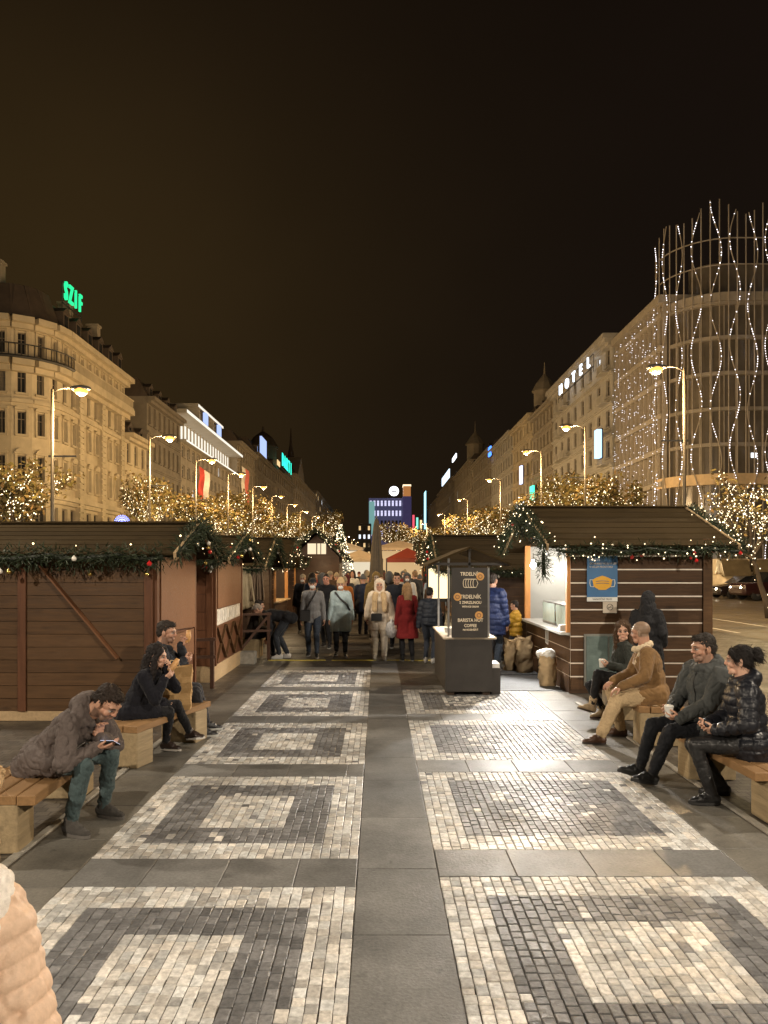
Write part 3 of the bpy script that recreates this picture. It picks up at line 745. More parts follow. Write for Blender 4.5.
def stall(side, X, y0, y1, w, zc, zr, label, over=.3, cat='market stall', wallm=W_BROWN, sidem=W_RED, roofm=W_ROOF, board=.145, gap=.006, gapm=None, plinth=.12, plm=None,
          open_=False, counter=.88, group='wooden market stalls', axis='x', brace=None, roofrows=7, lining=None, roofx=None, near=True):
    """side -1 left, +1 right of the aisle; X distance of the aisle face; w width away from the aisle. Ridge runs across the aisle direction."""
    root = empty('market_stall', (side * X, y0, 0), 0, label, cat, group); s = side; D = y1 - y0; t = .05
    def bx(b, u0, u1, *a, **k): b.box(*sorted((s * u0, s * u1)), *a, **k)
    b = MB(); bx(b, -.02, w + .02, -.02, D + .02, 0, plinth); b.build('plinth', plm or W_PALE, root)
    b = MB()
    bx(b, 0, w, D - t, D, plinth, zc); bx(b, w - t, w, .0, D - t, plinth, zc); bx(b, 0, w - t, .02, D - t, plinth, plinth + .03)
    b.build('back_wall', lining or DARKIN, root)
    # camera-side wall: boards on a thin lining
    b = MB(); bx(b, .03, w - t, .002, .03, plinth, zc, m=1); z = plinth
    if gapm: bx(b, .001, w - .002, -.0235, .0015, plinth + board - gap, zc - .03, m=1)
    z = plinth
    while z < zc - .02:
        h = min(board, zc - z); bx(b, .0, w, -.028 if gapm else -.022, -.002 if not gapm else -.024, z, z + h - gap); z += board
    mats = [wallm, gapm or DARKIN]
    b.build('front_wall', mats, root)
    for u in ((w - .05,) if open_ else (.05, w - .05)) + tuple(brace or ()):
        b = MB(); bx(b, u - .05, u + .05, -.05, -.025, plinth, zc); b.build('corner_post', sidem, root)
    # aisle face
    lw = MB(); z = plinth; top = counter if open_ else zc
    n = max(1, int((top - plinth) / board))
    for i in range(n):
        h = (top - plinth) / n; bx(lw, -.02, .0, .0, D, plinth + i * h, plinth + (i + 1) * h - gap)
    bx(lw, .002, .03, .03, D - t, plinth, top, m=1)
    lw.build('side_wall', [sidem if not gapm else wallm, gapm or DARKIN], root)
    if open_:
        b = MB(); bx(b, -.14, .30, .02, D - .02, counter, counter + .04); b.build('counter', simple('counter_white', (.55, .55, .52), .4, 8, .15) if lining else W_PALE, root)
    for v in (.04, D - .04):
        b = MB(); bx(b, -.05, .05, v - .045, v + .045, counter + .04 if open_ else plinth, zc); b.build('post', W_ORANGE if open_ else sidem, root)
    # gable triangles
    for u in (.0, w - .04):
        b = MB(); x0, x1 = sorted((s * u, s * (u + .04))); b.prism([(0, zc), (D, zc), (D / 2, zr - .06)], x0, x1, 'yz'); b.build('gable', wallm, root)
    # roof: two slopes of overlapping boards
    ru0, ru1 = roofx or (-over * 1.3, w + over)
    for sl, (ya, yb) in enumerate(((-over, D / 2), (D + over, D / 2))):
        b = MB(); za = zc - over * (zr - zc) / (D / 2); dz, dy = zr - za, yb - ya; n_ = Vector((0, -dz * math.copysign(1, dy), abs(dy))).normalized()
        for i in range(roofrows):
            f0, f1 = i / roofrows, (i + 1.12) / roofrows if i < roofrows - 1 else 1
            p0 = Vector((0, ya + dy * f0, za + dz * f0)) + n_ * .017; p1 = Vector((0, ya + dy * f1, za + dz * f1)) + n_ * .010
            vs = []
            for u in (ru0, ru1):
                for p in (p0, p1): vs += [(s * u, p.y, p.z), tuple(Vector((s * u, p.y, p.z)) - n_ * .022)]
            b.add(vs, [(0, 2, 6, 4), (1, 5, 7, 3), (0, 4, 5, 1), (2, 3, 7, 6), (0, 1, 3, 2), (4, 6, 7, 5)])
        p0 = Vector((0, ya + .03 * math.copysign(1, dy), za)) - n_ * .03; p1 = Vector((0, yb, zr)) - n_ * .03
        vs = [(s * u, p.y, p.z) for u in (ru0 + .02, ru1 - .02) for p in (p0, p1)]; b.add(vs, [(0, 1, 3, 2)])
        b.build('roof', roofm, root)
        for u in (ru0, ru1):
            rk = MB(); rk.bar((s * u, ya, za - .02), (s * u, yb, zr - .02), .035, .10, up=n_); rk.build('rake_board', W_PALE if near else W_DARK, root)
    b = MB(); bx(b, ru0 - .01, ru1 + .01, D / 2 - .07, D / 2 + .07, zr + .012, zr + .04); b.build('ridge_cap', roofm, root)
    return root
def eave_pts(side, X, y0, y1, w, zc, zr, over, n=8, u0=None, u1=None, dz=0):
    za = zc - over * (zr - zc) / ((y1 - y0) / 2); u0 = -over * 1.3 if u0 is None else u0; u1 = w + over if u1 is None else u1
    return [(side * (X + u0 + (u1 - u0) * i / n), y0 - over - .03, za - .03 + dz - .03 * math.sin(i * 2.1)) for i in range(n + 1)]
def rake_pts(side, X, y0, y1, zc, zr, over, u=None, far=True):
    za = zc - over * (zr - zc) / ((y1 - y0) / 2); u = -over * 1.3 - .03 if u is None else u; x = side * (X + u); ym = (y0 + y1) / 2
    p = [(x, y0 - over, za), (x, (y0 - over + ym) / 2, (za + zr) / 2), (x, ym, zr)]
    return p + ([(x, (y1 + over + ym) / 2, (za + zr) / 2), (x, y1 + over, za)] if far else [])

# --- near left stall: closed, dark red-brown boards
LS = dict(side=-1, X=2.80, y0=9.35, y1=11.35, w=5.0, zc=2.15, zr=2.50, over=.26)
st1 = stall(**LS, label='closed brown plank stall with shutter panel and slanting brace, nearest on the left', brace=(1.62,), board=.16)
b = MB(); b.bar((-1.52, -.062, 2.10), (-.42, -.062, .78), .02, .11, up=(0, 1, 0)); b.build('brace', W_SHUT, st1)
b = MB(); b.prism([(.12, 1.10), (1.86, 1.02), (1.86, 2.0), (.12, 2.0)], .035, .065, 'yz'); o = b.build('shutter', W_SHUT, st1); o['label'] = 'light brown shutter panel hung on the stall side'
b = MB(); b.box(.025, .05, .12, 1.86, .62, 1.0); b.build('side_panel', W_SHUT, st1)
garland([eave_pts(**LS, n=14, u0=-.2, u1=3.6), rake_pts(**{k: LS[k] for k in ('side', 'X', 'y0', 'y1', 'zc', 'zr', 'over')})], 'thick dark pine garland with few baubles along the nearest left stall roof', .21, 14, 15, 3, dens=1.5)
LS2 = dict(side=-1, X=2.74, y0=12.45, y1=14.9, w=3.0, zc=2.10, zr=2.46, over=.24)
st2 = stall(**LS2, label='closed red-brown stall with crossed timber lower side on pale plinth', wallm=W_RED, sidem=W_RED, plinth=.27, board=.3)
b = MB(); b.box(.025, .055, .15, 2.25, 1.22, 1.93); o = b.build('shutter', W_SHUT, st2)
b = MB(); b.prism([(.15, .93), (2.25, .97), (2.25, 1.21), (.15, 1.20)], .022, .034, 'yz')
for i in range(14): b.box(.034, .040, .17 + i * .148, .17 + i * .148 + rng.uniform(.06, .11), .98 + rng.uniform(0, .04), 1.16 + rng.uniform(0, .03), 1)
b.build('paper_strip', [simple('crumpled_paper', (.55, .50, .42), .7, 14, .4, .6), simple('foil_paper', (.70, .66, .58), .35, 9, .4, .6)], st2)
for v0, v1 in ((.1, .85), (.85, 1.6), (1.6, 2.35)):
    b = MB(); b.bar((.03, v0, .32), (.03, v1, .9), .02, .06, up=(1, 0, 0)); b.bar((.042, v0, .9), (.042, v1, .32), .02, .06, up=(1, 0, 0)); b.build('cross_timber', W_BROWN, st2)
garland([rake_pts(**{k: LS2[k] for k in ('side', 'X', 'y0', 'y1', 'zc', 'zr', 'over')}), eave_pts(**LS2, n=4, u0=-.2, u1=.6)], 'pine garland with red and pale baubles round the second left stall gable', .15, 14, 16, 5)
LS3 = dict(side=-1, X=2.9, y0=17.2, y1=20.0, w=3.4, zc=2.05, zr=2.62, over=.28)
st3 = stall(**LS3, label='dim olive-brown stall with cloths hung on its front', wallm=W_DARK, sidem=W_DARK, plinth=.2)
garland([eave_pts(**LS3, n=6, u0=-.3, u1=1.4, dz=-.02), rake_pts(**{k: LS3[k] for k in ('side', 'X', 'y0', 'y1', 'zc', 'zr', 'over')})], 'dark pine garland along the stall with hanging cloths', .13, 14, 4, 8)
# --- near right stall: open counter, pale lines between the boards
RS = dict(side=1, X=2.92, y0=11.4, y1=14.7, w=2.10, zc=2.34, zr=2.94, over=.32)
LINE = simple('pale_edge_line', (.85, .78, .68), .5, 9, .15)
st4 = stall(**RS, label='brown stall with pale lines between boards and open lit counter', wallm=wood('planks_chocolate', (.078, .042, .021), 'x', .5, .5), board=.203, gap=.02, gapm=LINE, plinth=.06, plm=W_DARK, open_=True, counter=.88, lining=WHITEIN, roofm=W_ROOF)
b = MB(); b.box(2.0, 2.14, -.06, .06, .0, 2.30); b.build('corner_post', W_BROWN, st4)
garland([eave_pts(**RS, n=10, u0=-.3, u1=2.45, dz=-.03)], 'pine garland with many white bulbs and red bows along the right stall eave', .15, 60, 7, 11, bulb=BULBP, cols=(B_RED,), bb=.028)
garland([rake_pts(**{k: RS[k] for k in ('side', 'X', 'y0', 'y1', 'zc', 'zr', 'over')}), [(2.44, 11.05, 2.12), (2.46, 11.15, 1.80)], [(2.44, 12.6, 2.8), (2.3, 12.3, 2.6), (2.3, 12.0, 2.45)]], 'bushy pine garland with white bulbs round the right stall gable over the counter', .18, 90, 2, 12, bulb=BULBP, cols=(B_RED,), dens=1.5)
garland([rake_pts(**{k: RS[k] for k in ('side', 'X', 'y0', 'y1', 'zc', 'zr', 'over')}, u=2.50, far=False)], 'short pine garland with bright bulbs on the roadside edge of the right stall roof', .13, 44, 0, 14, bulb=BULBP)
# things on and in the counter
GLASS = simple('sneeze_glass', (.60, .72, .66), .15, 6, .1); STEEL = simple('steel', (.5, .5, .5), .3, 10, .1, metal=.9); PAPER = simple('white_paper', (.75, .74, .70), .6, 10, .1)
for i, (v, n_) in enumerate(((.35, 'pale green glass display case near the front corner of the lit counter'), (1.35, 'pale green glass display case farther along the lit counter'))):
    r_ = empty('display_case', (3.0, 11.4 + v, .925), 0, n_, 'display case', 'display cases on the stall counter')
    b = MB(); b.box(0, .30, 0, .9, 0, .04); b.box(0, .30, 0, .9, .36, .38); b.build('case_frame', STEEL, r_)
    b = MB()
    for k_ in range(9): b.box(.0, .012, .01 + k_ * .1, .095 + k_ * .1, .04, .36)
    b.box(.29, .30, 0, .9, .04, .36); b.build('case_glass', GLASS, r_)
    b = MB()
    for k_ in range(6): b.lathe([(.045, 0), (.05, .06), (.048, .14), (.03, .16)], 10, (.14, .1 + k_ * .14, .042))
    b.build('pastry', simple('pastry', (.5, .27, .1), .5, 20, .4), r_)
b = MB(); b.prism([(0, 0), (1.0, 0), (.85, .62), (.30, .70)], 0, .03, 'yz'); o = b.build('grey_tarp', simple('grey_tarp', (.16, .16, .15), .6, 6, .3, .3)); o.location = (3.42, 11.5, 1.33); tag(o, 'grey sheet hung inside the lit stall behind the counter', 'sheet')
for k_, (v, h) in enumerate(((.10, .10), (.18, .05))):
    b = MB(); b.cbox(0, .16, 0, .12, 0, h, .01); o = b.build('napkin_box', PAPER, loc=(2.82, 11.45 + v * 1.6, .921)); tag(o, ('tall' if k_ == 0 else 'low') + ' white napkin box on the lit counter corner', 'napkin box')
b = MB(); b.tube([(0, 0, 0), (0, 0, -.12)], .006); b.build('cord', DARKIN)
lampo = bpy.data.objects['cord']; lampo.location = (2.68, 12.95, 2.16)
tag(lampo, 'bare white bulb hanging on a cord under the right stall eave', 'bulb'); lampo.name = 'hanging_bulb'
b = MB(); b.lathe([(.02, 0), (.022, -.03), (.05, -.08), (.052, -.11), (.02, -.15)], 12, (0, 0, -.12)); b.build('globe', emit('bulb_glass', (1, .95, .85), 40), lampo, True)
SHELF_Z = (1.25, 1.58)
for q, z_ in enumerate(SHELF_Z):
    b = MB(); b.box(1.75, 1.98, .25, 3.1, z_, z_ + .025); o = b.build('shelf', W_PALE, st4)
    for j in range(16):
        hh = rng.uniform(.10, .22); c_ = ((.35, .16, .06), (.6, .55, .45), (.16, .05, .03), (.30, .26, .1))[rng.integers(4)]; b = MB(); y_ = .32 + j * .17; b.lathe([(.05, 0), (.055, hh * .7), (.03, hh * .85), (.032, hh)], 10, (1.86, y_, z_ + .027)); b.build('jar', simple('jar_%d' % int(c_[0] * 100), c_, .35, 8, .3), o)
b = MB(); b.prism([(.3, .93), (1.3, .93), (1.2, 1.5), (.5, 1.62)], 1.0, 1.05, 'yz'); b.build('wrapped_machine', simple('steel_dull', (.22, .22, .22), .4, 6, .2, metal=.5), st4)
# utility hatch and electrics on the right stall
b = MB(); b.box(.20, .92, -.06, -.026, .12, .90); b.build('hatch_frame', simple('hatch_frame', (.20, .20, .18), .5, 8, .2), st4)
b = MB(); b.box(.23, .55, -.072, -.058, .15, .87); b.box(.58, .89, -.072, -.058, .15, .87); o = b.build('hatch', simple('hatch_green', (.11, .15, .14), .35, 5, .5, .3), st4); o['label'] = 'grey-green double hatch low on the stall front'
b = MB(); b.tube([(-.03, 1.5, .86), (-.03, 1.5, .62), (-.03, 1.36, .60), (-.03, 1.36, .86)], .010, 6); b.build('conduit', PAPER, st4)
# poster with the mask, and the notice below it
PB = simple('poster_blue', (.055, .17, .36), .35, 4, .12); PY = simple('mask_yellow', (.80, .42, .03), .4, 5, .08); PW = simple('print_white', (.8, .8, .76), .5, 9, .05); PL = simple('print_black', (.03, .03, .035), .5, 9, .05)
po = empty('poster', (3.16, 11.335, 1.46), 0, 'blue poster with a yellow face mask on the right stall front', 'poster')
b = MB(); b.box(0, .46, 0, .012, .0, .62); b.build('sheet', PB, po)
b = MB(); b.box(0, .46, -.001, .012, -.065, -.001); b.build('footer_strip', PW, po)
b = MB(); pts = [(-.15, .04), (-.13, -.06), (-.05, -.11), (.05, -.11), (.13, -.06), (.15, .04), (.09, .075), (0, .105), (-.09, .075)]
b.prism([(x + .23, z_ + .22) for x, z_ in pts], -.006, -.0005, 'xz'); b.build('mask_shape', PY, po)
for s_ in (-1, 1):
    b = MB(); b.tube([(.23 + s_ * .145, -.004, .26), (.23 + s_ * .185, -.004, .265), (.23 + s_ * .19, -.004, .21), (.23 + s_ * .178, -.004, .16), (.23 + s_ * .13, -.004, .155)], .006, 6); b.build('ear_loop', PW, po)
for dz in (.235, .20):
    b = MB(); b.tube([(.23 + q, -.008, dz + .012 * math.cos(q * 14)) for q in (-.1, -.05, 0, .05, .1)], .004, 6); b.build('mask_fold', simple('fold_blue', (.08, .16, .30), .5), po)
for i, (tx, z_, sz, al) in enumerate((('NOSTE', .565, .058, 'LEFT'), ('OCHRANU NOSU A ÚST', .505, .042, 'LEFT'), ('V CELÉM PROSTORU', .455, .042, 'LEFT'))):
    text('headline', tx, sz, PW if i == 0 else simple('print_sand', (.75, .60, .40), .5), po, (.035, -.002, z_), ax=al, depth=.001, sx=.9)
text('footer_text', 'VÁNOČNÍ TRHY', .04, PL, po, (.23, -.003, -.033), depth=.001)
nt_ = empty('notice', (3.40, 11.335, 1.22), 0, 'small white paper notice with a crossed out symbol under the poster', 'notice')
b = MB(); b.box(0, .21, 0, .01, 0, .17); b.build('sheet', simple('notice_paper', (.60, .52, .42), .6, 9, .1), nt_)
b = MB(); b.tube([(.105 + .045 * math.cos(a * .5236), -.003, .09 + .045 * math.sin(a * .5236)) for a in range(13)], .004, 6); b.bar((.07, -.004, .06), (.14, -.004, .12), .008, .004); b.bar((.075, -.002, .085), (.135, -.002, .085), .01, .004); b.build('symbol', PL, nt_)

# --- kiosk counter with the menu board
KB = simple('kiosk_black', (.028, .024, .021), .45, 6, .25, .1)
ks = empty('kiosk_counter', (1.0, 11.15, 0), 0, 'black serving counter with pale top in the middle of the aisle', 'counter')
b = MB(); b.cbox(0, .70, 0, 2.1, .06, .84, .006); b.build('cabinet', KB, ks)
b = MB(); b.box(.03, .14, .05, 2.0, 0, .06); b.box(.56, .67, .05, 2.0, 0, .06); b.build('feet', DARKIN, ks)
b = MB(); b.box(-.03, .76, -.03, 2.12, .842, .868); b.build('countertop', simple('pale_counter', (.55, .47, .36), .4, 8, .15), ks)
b = MB(); b.box(.70, .83, .05, .5, .02, .40); b.build('step_box', KB, ks)
b = MB(); b.box(.705, .82, .08, .47, .405, .47); o = b.build('paper_tray', PAPER); o.location = (1.0, 11.15, 0); tag(o, 'white paper tray on the low black box beside the counter', 'tray')
for v in (.1, 1.95):
    b = MB(); b.bar((.06, v + .02, .87), (.06, v + .02, 2.05), .03, .03); b.build('canopy_post', STEEL, ks)
    b = MB(); b.bar((.66, v + .02, .87), (.66, v + .02, 1.92), .03, .03); b.build('canopy_post', STEEL, ks)
b = MB()
for xs in (-1, 1): b.add([(.36 + xs * .62, -.1, 1.96), (.36 + xs * .62, 2.2, 1.96), (.36, 2.2, 2.22), (.36, -.1, 2.22), (.36 + xs * .62, -.1, 1.93), (.36 + xs * .62, 2.2, 1.93), (.36, 2.2, 2.19), (.36, -.1, 2.19)], [(0, 1, 2, 3), (4, 7, 6, 5), (0, 3, 7, 4), (0, 4, 5, 1), (1, 5, 6, 2)])
b.build('canopy', W_ROOF, ks)
b = MB(); b.bar((.36, .0, 2.2), (.36, .0, 1.9), .03, .03); b.bar((-.2, .0, 1.96), (.92, .0, 1.96), .03, .04); b.build('canopy_frame', KB, ks)
mb_ = empty('menu_board', (1.085, 11.04, .875), 0, 'black menu board with cream lettering standing on the serving counter', 'menu board')
b = MB(); b.cbox(0, .53, 0, .03, 0, 1.03, .003); b.build('panel', KB, mb_)
CR = simple('cream_print', (.72, .62, .46), .5, 9, .08); OR = simple('orange_sticker', (.62, .33, .10), .45, 9, .15)
for tx, z_, sz in (('TRDELNÍK', .935, .075), ('TRDELNÍK', .60, .078), ('S ZMRZLINOU', .515, .058), ('WITH ICE CREAM', .455, .036), ('BARISTA HOT', .255, .070), ('COFFEE', .175, .062), ('NA ROZEHŘÁTÍ', .115, .036)):
    text('lettering', tx, sz, CR, mb_, (.275, -.003, z_), depth=.0015, sx=.86, bold=.0012)
b = MB()
for k_ in range(5): b.tube([(.19 + k_ * .036 + .022 * math.cos(a * .5236) * (1), -.004, .80 + .062 * math.sin(a * .5236)) for a in range(2, 11)], .0045, 6)
b.tube([(.19, -.004, .862), (.36, -.004, .862), (.385, -.004, .80), (.36, -.004, .738), (.19, -.004, .738)], .0045, 6); b.build('roll_drawing', CR, mb_)
for x, z_ in ((.42, .90), (.085, .60), (.40, .33)):
    b = MB(); b.prism([(x + .058 * math.cos(a * .314), z_ + .058 * math.sin(a * .314)) for a in range(20)], -.007, -.0005, 'xz'); o = b.build('price_sticker', OR, mb_)
    b = MB(); b.tube([(x + .028 * math.cos(a * .6283), -.009, z_ + .028 * math.sin(a * .6283)) for a in range(11)], .007, 6); b.build('sticker_print', simple('sticker_brown', (.25, .12, .05), .5), o)
for i, (x, v, h, nm) in enumerate(((.12, .35, .10, 'paper cup stack near the front of the serving counter'), (.10, .85, .07, 'low paper cup stack at the back of the serving counter'))):
    b = MB(); b.lathe([(.030, 0), (.042, h), (.043, h + .01)], 12); o = b.build('cup_stack', PAPER, loc=(1.0 + x, 11.15 + v, .87)); tag(o, nm, 'cups')
# --- paper sacks and mats beside the right stall
SACK = simple('kraft_sack', (.50, .36, .20), .75, 7, .22, .9, bscale=12)
def sack(x, y, h, w, rz, label, fill):
    root = empty('paper_sack', (x, y, 0), rz, label, 'paper sack', 'tall paper sacks by the right stall')
    b = MB(); n, k_ = 20, 12; vs, fs = [], []; r = random.Random(int(x * 100))
    for i in range(k_ + 1):
        f = i / k_; rad = w * (.47 + .06 * math.sin(f * 3) - .02 * f)
        for j in range(n):
            t = 2 * PI * j / n; c, s_ = math.cos(t), math.sin(t); q = 1 / max(abs(c), abs(s_)) ** .6
            wr = .022 * math.sin(f * 23 + 3 * math.sin(t * 2 + f * 9)) + r.uniform(-.012, .012)
            vs.append(((rad * q + wr) * c, (rad * .75 * q + wr) * s_, f * h * (1 + (.05 * math.sin(t * 2 + x) if i == k_ else 0))))
    for i in range(k_):
        for j in range(n): fs.append((i * n + j, i * n + (j + 1) % n, (i + 1) * n + (j + 1) % n, (i + 1) * n + j))
    fs.append(tuple(range(n - 1, -1, -1))); b.add(vs, fs)
    if fill is None: b.add([tuple(Vector(q) * .98 + Vector((0, 0, -.02))) for q in vs[-n:]], [tuple(range(n))])
    b.build('bag_body', SACK, root, True)
    if fill is None: return
    f = Blob(); 
    for q in range(6): f.ell((r.uniform(-.09, .09), r.uniform(-.06, .06), h - .03 + r.uniform(0, .05)), (.10, .08, .07))
    me = f.fuse(.014, 2, .02, .05); me.materials.append(fill); link('contents', me, root)
sack(2.64, 13.55, .66, .27, .1, 'upright brown paper sack standing on the mat in front of another', None)
sack(2.44, 13.78, .60, .24, .4, 'leaning brown paper sack half hidden behind another sack', None)
sack(2.72, 12.05, .52, .25, -.3, 'open brown paper sack with white paper on top by the counter wall', PAPER)
MAT_ = simple('rubber_mat', (.10, .105, .11), .7, 30, .25, .4)
for (x0, x1, y0, y1, z, nm) in ((1.62, 2.84, 11.55, 13.25, .010, 'grey rubber mat in front of the open counter'), (1.85, 2.86, 13.3, 14.6, .018, 'darker grey rubber mat under the paper sacks')):
    b = MB(); b.cbox(x0, x1, y0, y1, .004, z + .004, .004); o = b.build('floor_mat', MAT_); tag(o, nm, 'mat', 'mats by the right stall')
# --- second right stall and its neighbours farther down
RS2 = dict(side=1, X=2.05, y0=16.6, y1=19.6, w=2.7, zc=2.0, zr=2.66, over=.35)
st5 = stall(**RS2, label='dark stall with low olive roof behind the serving counter', wallm=W_DARK, sidem=W_DARK, roofm=W_ROOF2, open_=True, board=.2, gap=.014, gapm=W_BROWN, roofx=(-.75, 3.0), plinth=.08, plm=W_DARK)
garland([rake_pts(**{k: RS2[k] for k in ('side', 'X', 'y0', 'y1', 'zc', 'zr', 'over')}, u=-.78), eave_pts(**RS2, n=5, u0=-.7, u1=1.2)], 'dark pine garland on the low olive roof behind the serving counter', .13, 50, 10, 21, bulb=BULBP, cols=(B_RED, B_RED, B_WHITE))
SH = [emit('stall_glow_warm', (1, .66, .32), .55), emit('stall_glow_white', (1, .86, .62), .7)]
def lit_row(root, s, w, D, zc, k):
    """goods before a glowing panel that stands in for a lit stall interior"""
    b = MB(); b.box(*sorted((s * (w * .5), s * (w * .5 + .03))), .15, D - .15, 1.0, zc - .05); b.build('glow_back', SH[k % 2], root)
    g = MB(); r = random.Random(k)
    for i in range(14): g.lathe([(.05, 0), (.06, .08), (.03, .16)], 8, (s * (w * .35), .2 + i * (D - .4) / 14, .93 + (.35 if i % 2 else 0)))
    g.build('goods', simple('stall_goods', (.30, .13, .06), .5, 3, .7), root)
gable_lab = ['with the most garland lights', 'with a warm lit inside', 'with pale lit shelves', 'half hidden by the crowd', 'small and far down the aisle', 'farthest along the aisle']
far_st = []
for s in (-1, 1):
    for i in range(6):
        y0 = 21.6 + i * 5.2 + (1.2 if s > 0 else 0); D = 3.0; w = 2.8; X = (3.0, 2.9)[s > 0]; zc, zr = 2.1 + .08 * i, 2.8 + .16 * i
        lab = ('left' if s < 0 else 'right') + ' row market stall ' + gable_lab[i] + ', ' + ['first', 'second', 'third', 'fourth', 'fifth', 'last'][i] + ' of its far row'
        r_ = stall(s, X, y0, y0 + D, w, zc, zr, lab, over=.35, wallm=W_DARK if i % 2 else W_BROWN, sidem=W_DARK, roofm=W_ROOF2, open_=True, roofrows=5, near=False)
        lit_row(r_, s, w, D, zc, i + (s > 0)); far_st.append((s, X, y0, D, zc, zr, r_))
        garland([rake_pts(s, X, y0, y0 + D, zc, zr, .35), eave_pts(s, X, y0, y0 + D, w, zc, zr, .35, n=5)], ('left' if s < 0 else 'right') + ' row garland with dense bulbs on the ' + ['first', 'second', 'third', 'fourth', 'fifth', 'last'][i] + ' far stall', .13, 70, 6, 40 + i + 10 * (s > 0), dens=.6, bulb=BULBP)
# ---------------------------------------------------------------- buildings
class Fac:
    """facade frame: u along the front, w outward, v up"""
    def __init__(s, O, U, W): s.O = Vector(O); s.U = Vector(U).normalized(); s.W = Vector(W).normalized()
    def M(s, base=(0, 0, 0)):
        m = Matrix.Identity(4)
        for i in range(3): m[i][0] = s.U[i]; m[i][1] = s.W[i]; m[i][2] = (0, 0, 1)[i]; m[i][3] = s.O[i] - base[i]
        return m
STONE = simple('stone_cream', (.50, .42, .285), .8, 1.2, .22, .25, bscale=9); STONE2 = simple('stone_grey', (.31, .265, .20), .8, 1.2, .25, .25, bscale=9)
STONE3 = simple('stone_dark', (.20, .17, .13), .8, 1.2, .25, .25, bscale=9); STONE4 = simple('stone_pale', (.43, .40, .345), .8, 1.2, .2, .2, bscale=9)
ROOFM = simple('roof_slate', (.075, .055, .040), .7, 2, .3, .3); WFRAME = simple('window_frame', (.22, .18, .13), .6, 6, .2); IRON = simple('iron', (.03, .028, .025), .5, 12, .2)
PANE = simple('dark_pane', (.030, .030, .030), .08, .6, .5, .04, spec=.6)
PANE_B = simple('curtained_pane', (.16, .14, .11), .3, 1.5, .4); PANE_C = simple('dim_pane', (.065, .060, .052), .12, 1, .4)
PANEW = emit('lit_pane_warm', (1, .68, .32), .9); PANEC = emit('lit_pane_cool', (.85, .92, 1), 1.3)
_wm = {}
def window_mesh(w, h, lit=0, frame=None, bars=1):
    key = (round(w, 2), round(h, 2), lit, frame, bars)
    if key in _wm: return _wm[key]
    b = MB(); t = min(.09, w * .1)
    b.box(0, w, -.02, .0, 0, h, 1)
    b.box(0, t, 0, .06, 0, h); b.box(w - t, w, 0, .06, 0, h); b.box(t, w - t, 0, .06, 0, t); b.box(t, w - t, 0, .06, h - t, h)
    if bars: b.box(w / 2 - t * .4, w / 2 + t * .4, 0, .05, t, h - t)
    if bars and h > 1.4: b.box(t, w - t, 0, .045, h * .66, h * .66 + t * .8)
    me = b.mesh('window', [frame or WFRAME, (PANE, PANEW, PANEC, PANE_B, PANE_C)[lit]]); _wm[key] = me; return me
_sm = {}
def surround_mesh(w, h, ped, sill, o, wall):
    key = (round(w, 2), round(h, 2), ped, sill, o, wall.name)
    if key in _sm: return _sm[key]
    t = MB(); x0, x1, e = -.12, w + .12, h
    if ped:
        t.box(x0 - .1, x1 + .1, o + .002, o + .22, e + .12, e + .26)
        if ped == 'tri': t.prism([(x0 - .12, e + .262), (x1 + .12, e + .262), (w / 2, e + .262 + (x1 - x0) * .30)], o + .002, o + .24, 'xz')
        if ped == 'arc': t.prism([(w / 2 + (x1 - x0) * .55 * math.cos(q * PI / 8), e + .262 + (x1 - x0) * .34 * math.sin(q * PI / 8)) for q in range(9)], o + .002, o + .24, 'xz')
        t.box(x0 - .05, x0 + .12, o + .002, o + .10, 0, e + .118); t.box(x1 - .12, x1 + .05, o + .002, o + .10, 0, e + .118)
    if sill: t.box(x0 - .05, x1 + .05, o + .002, o + .18, -.16, 0)
    _sm[key] = t.mesh('surround', wall); return _sm[key]
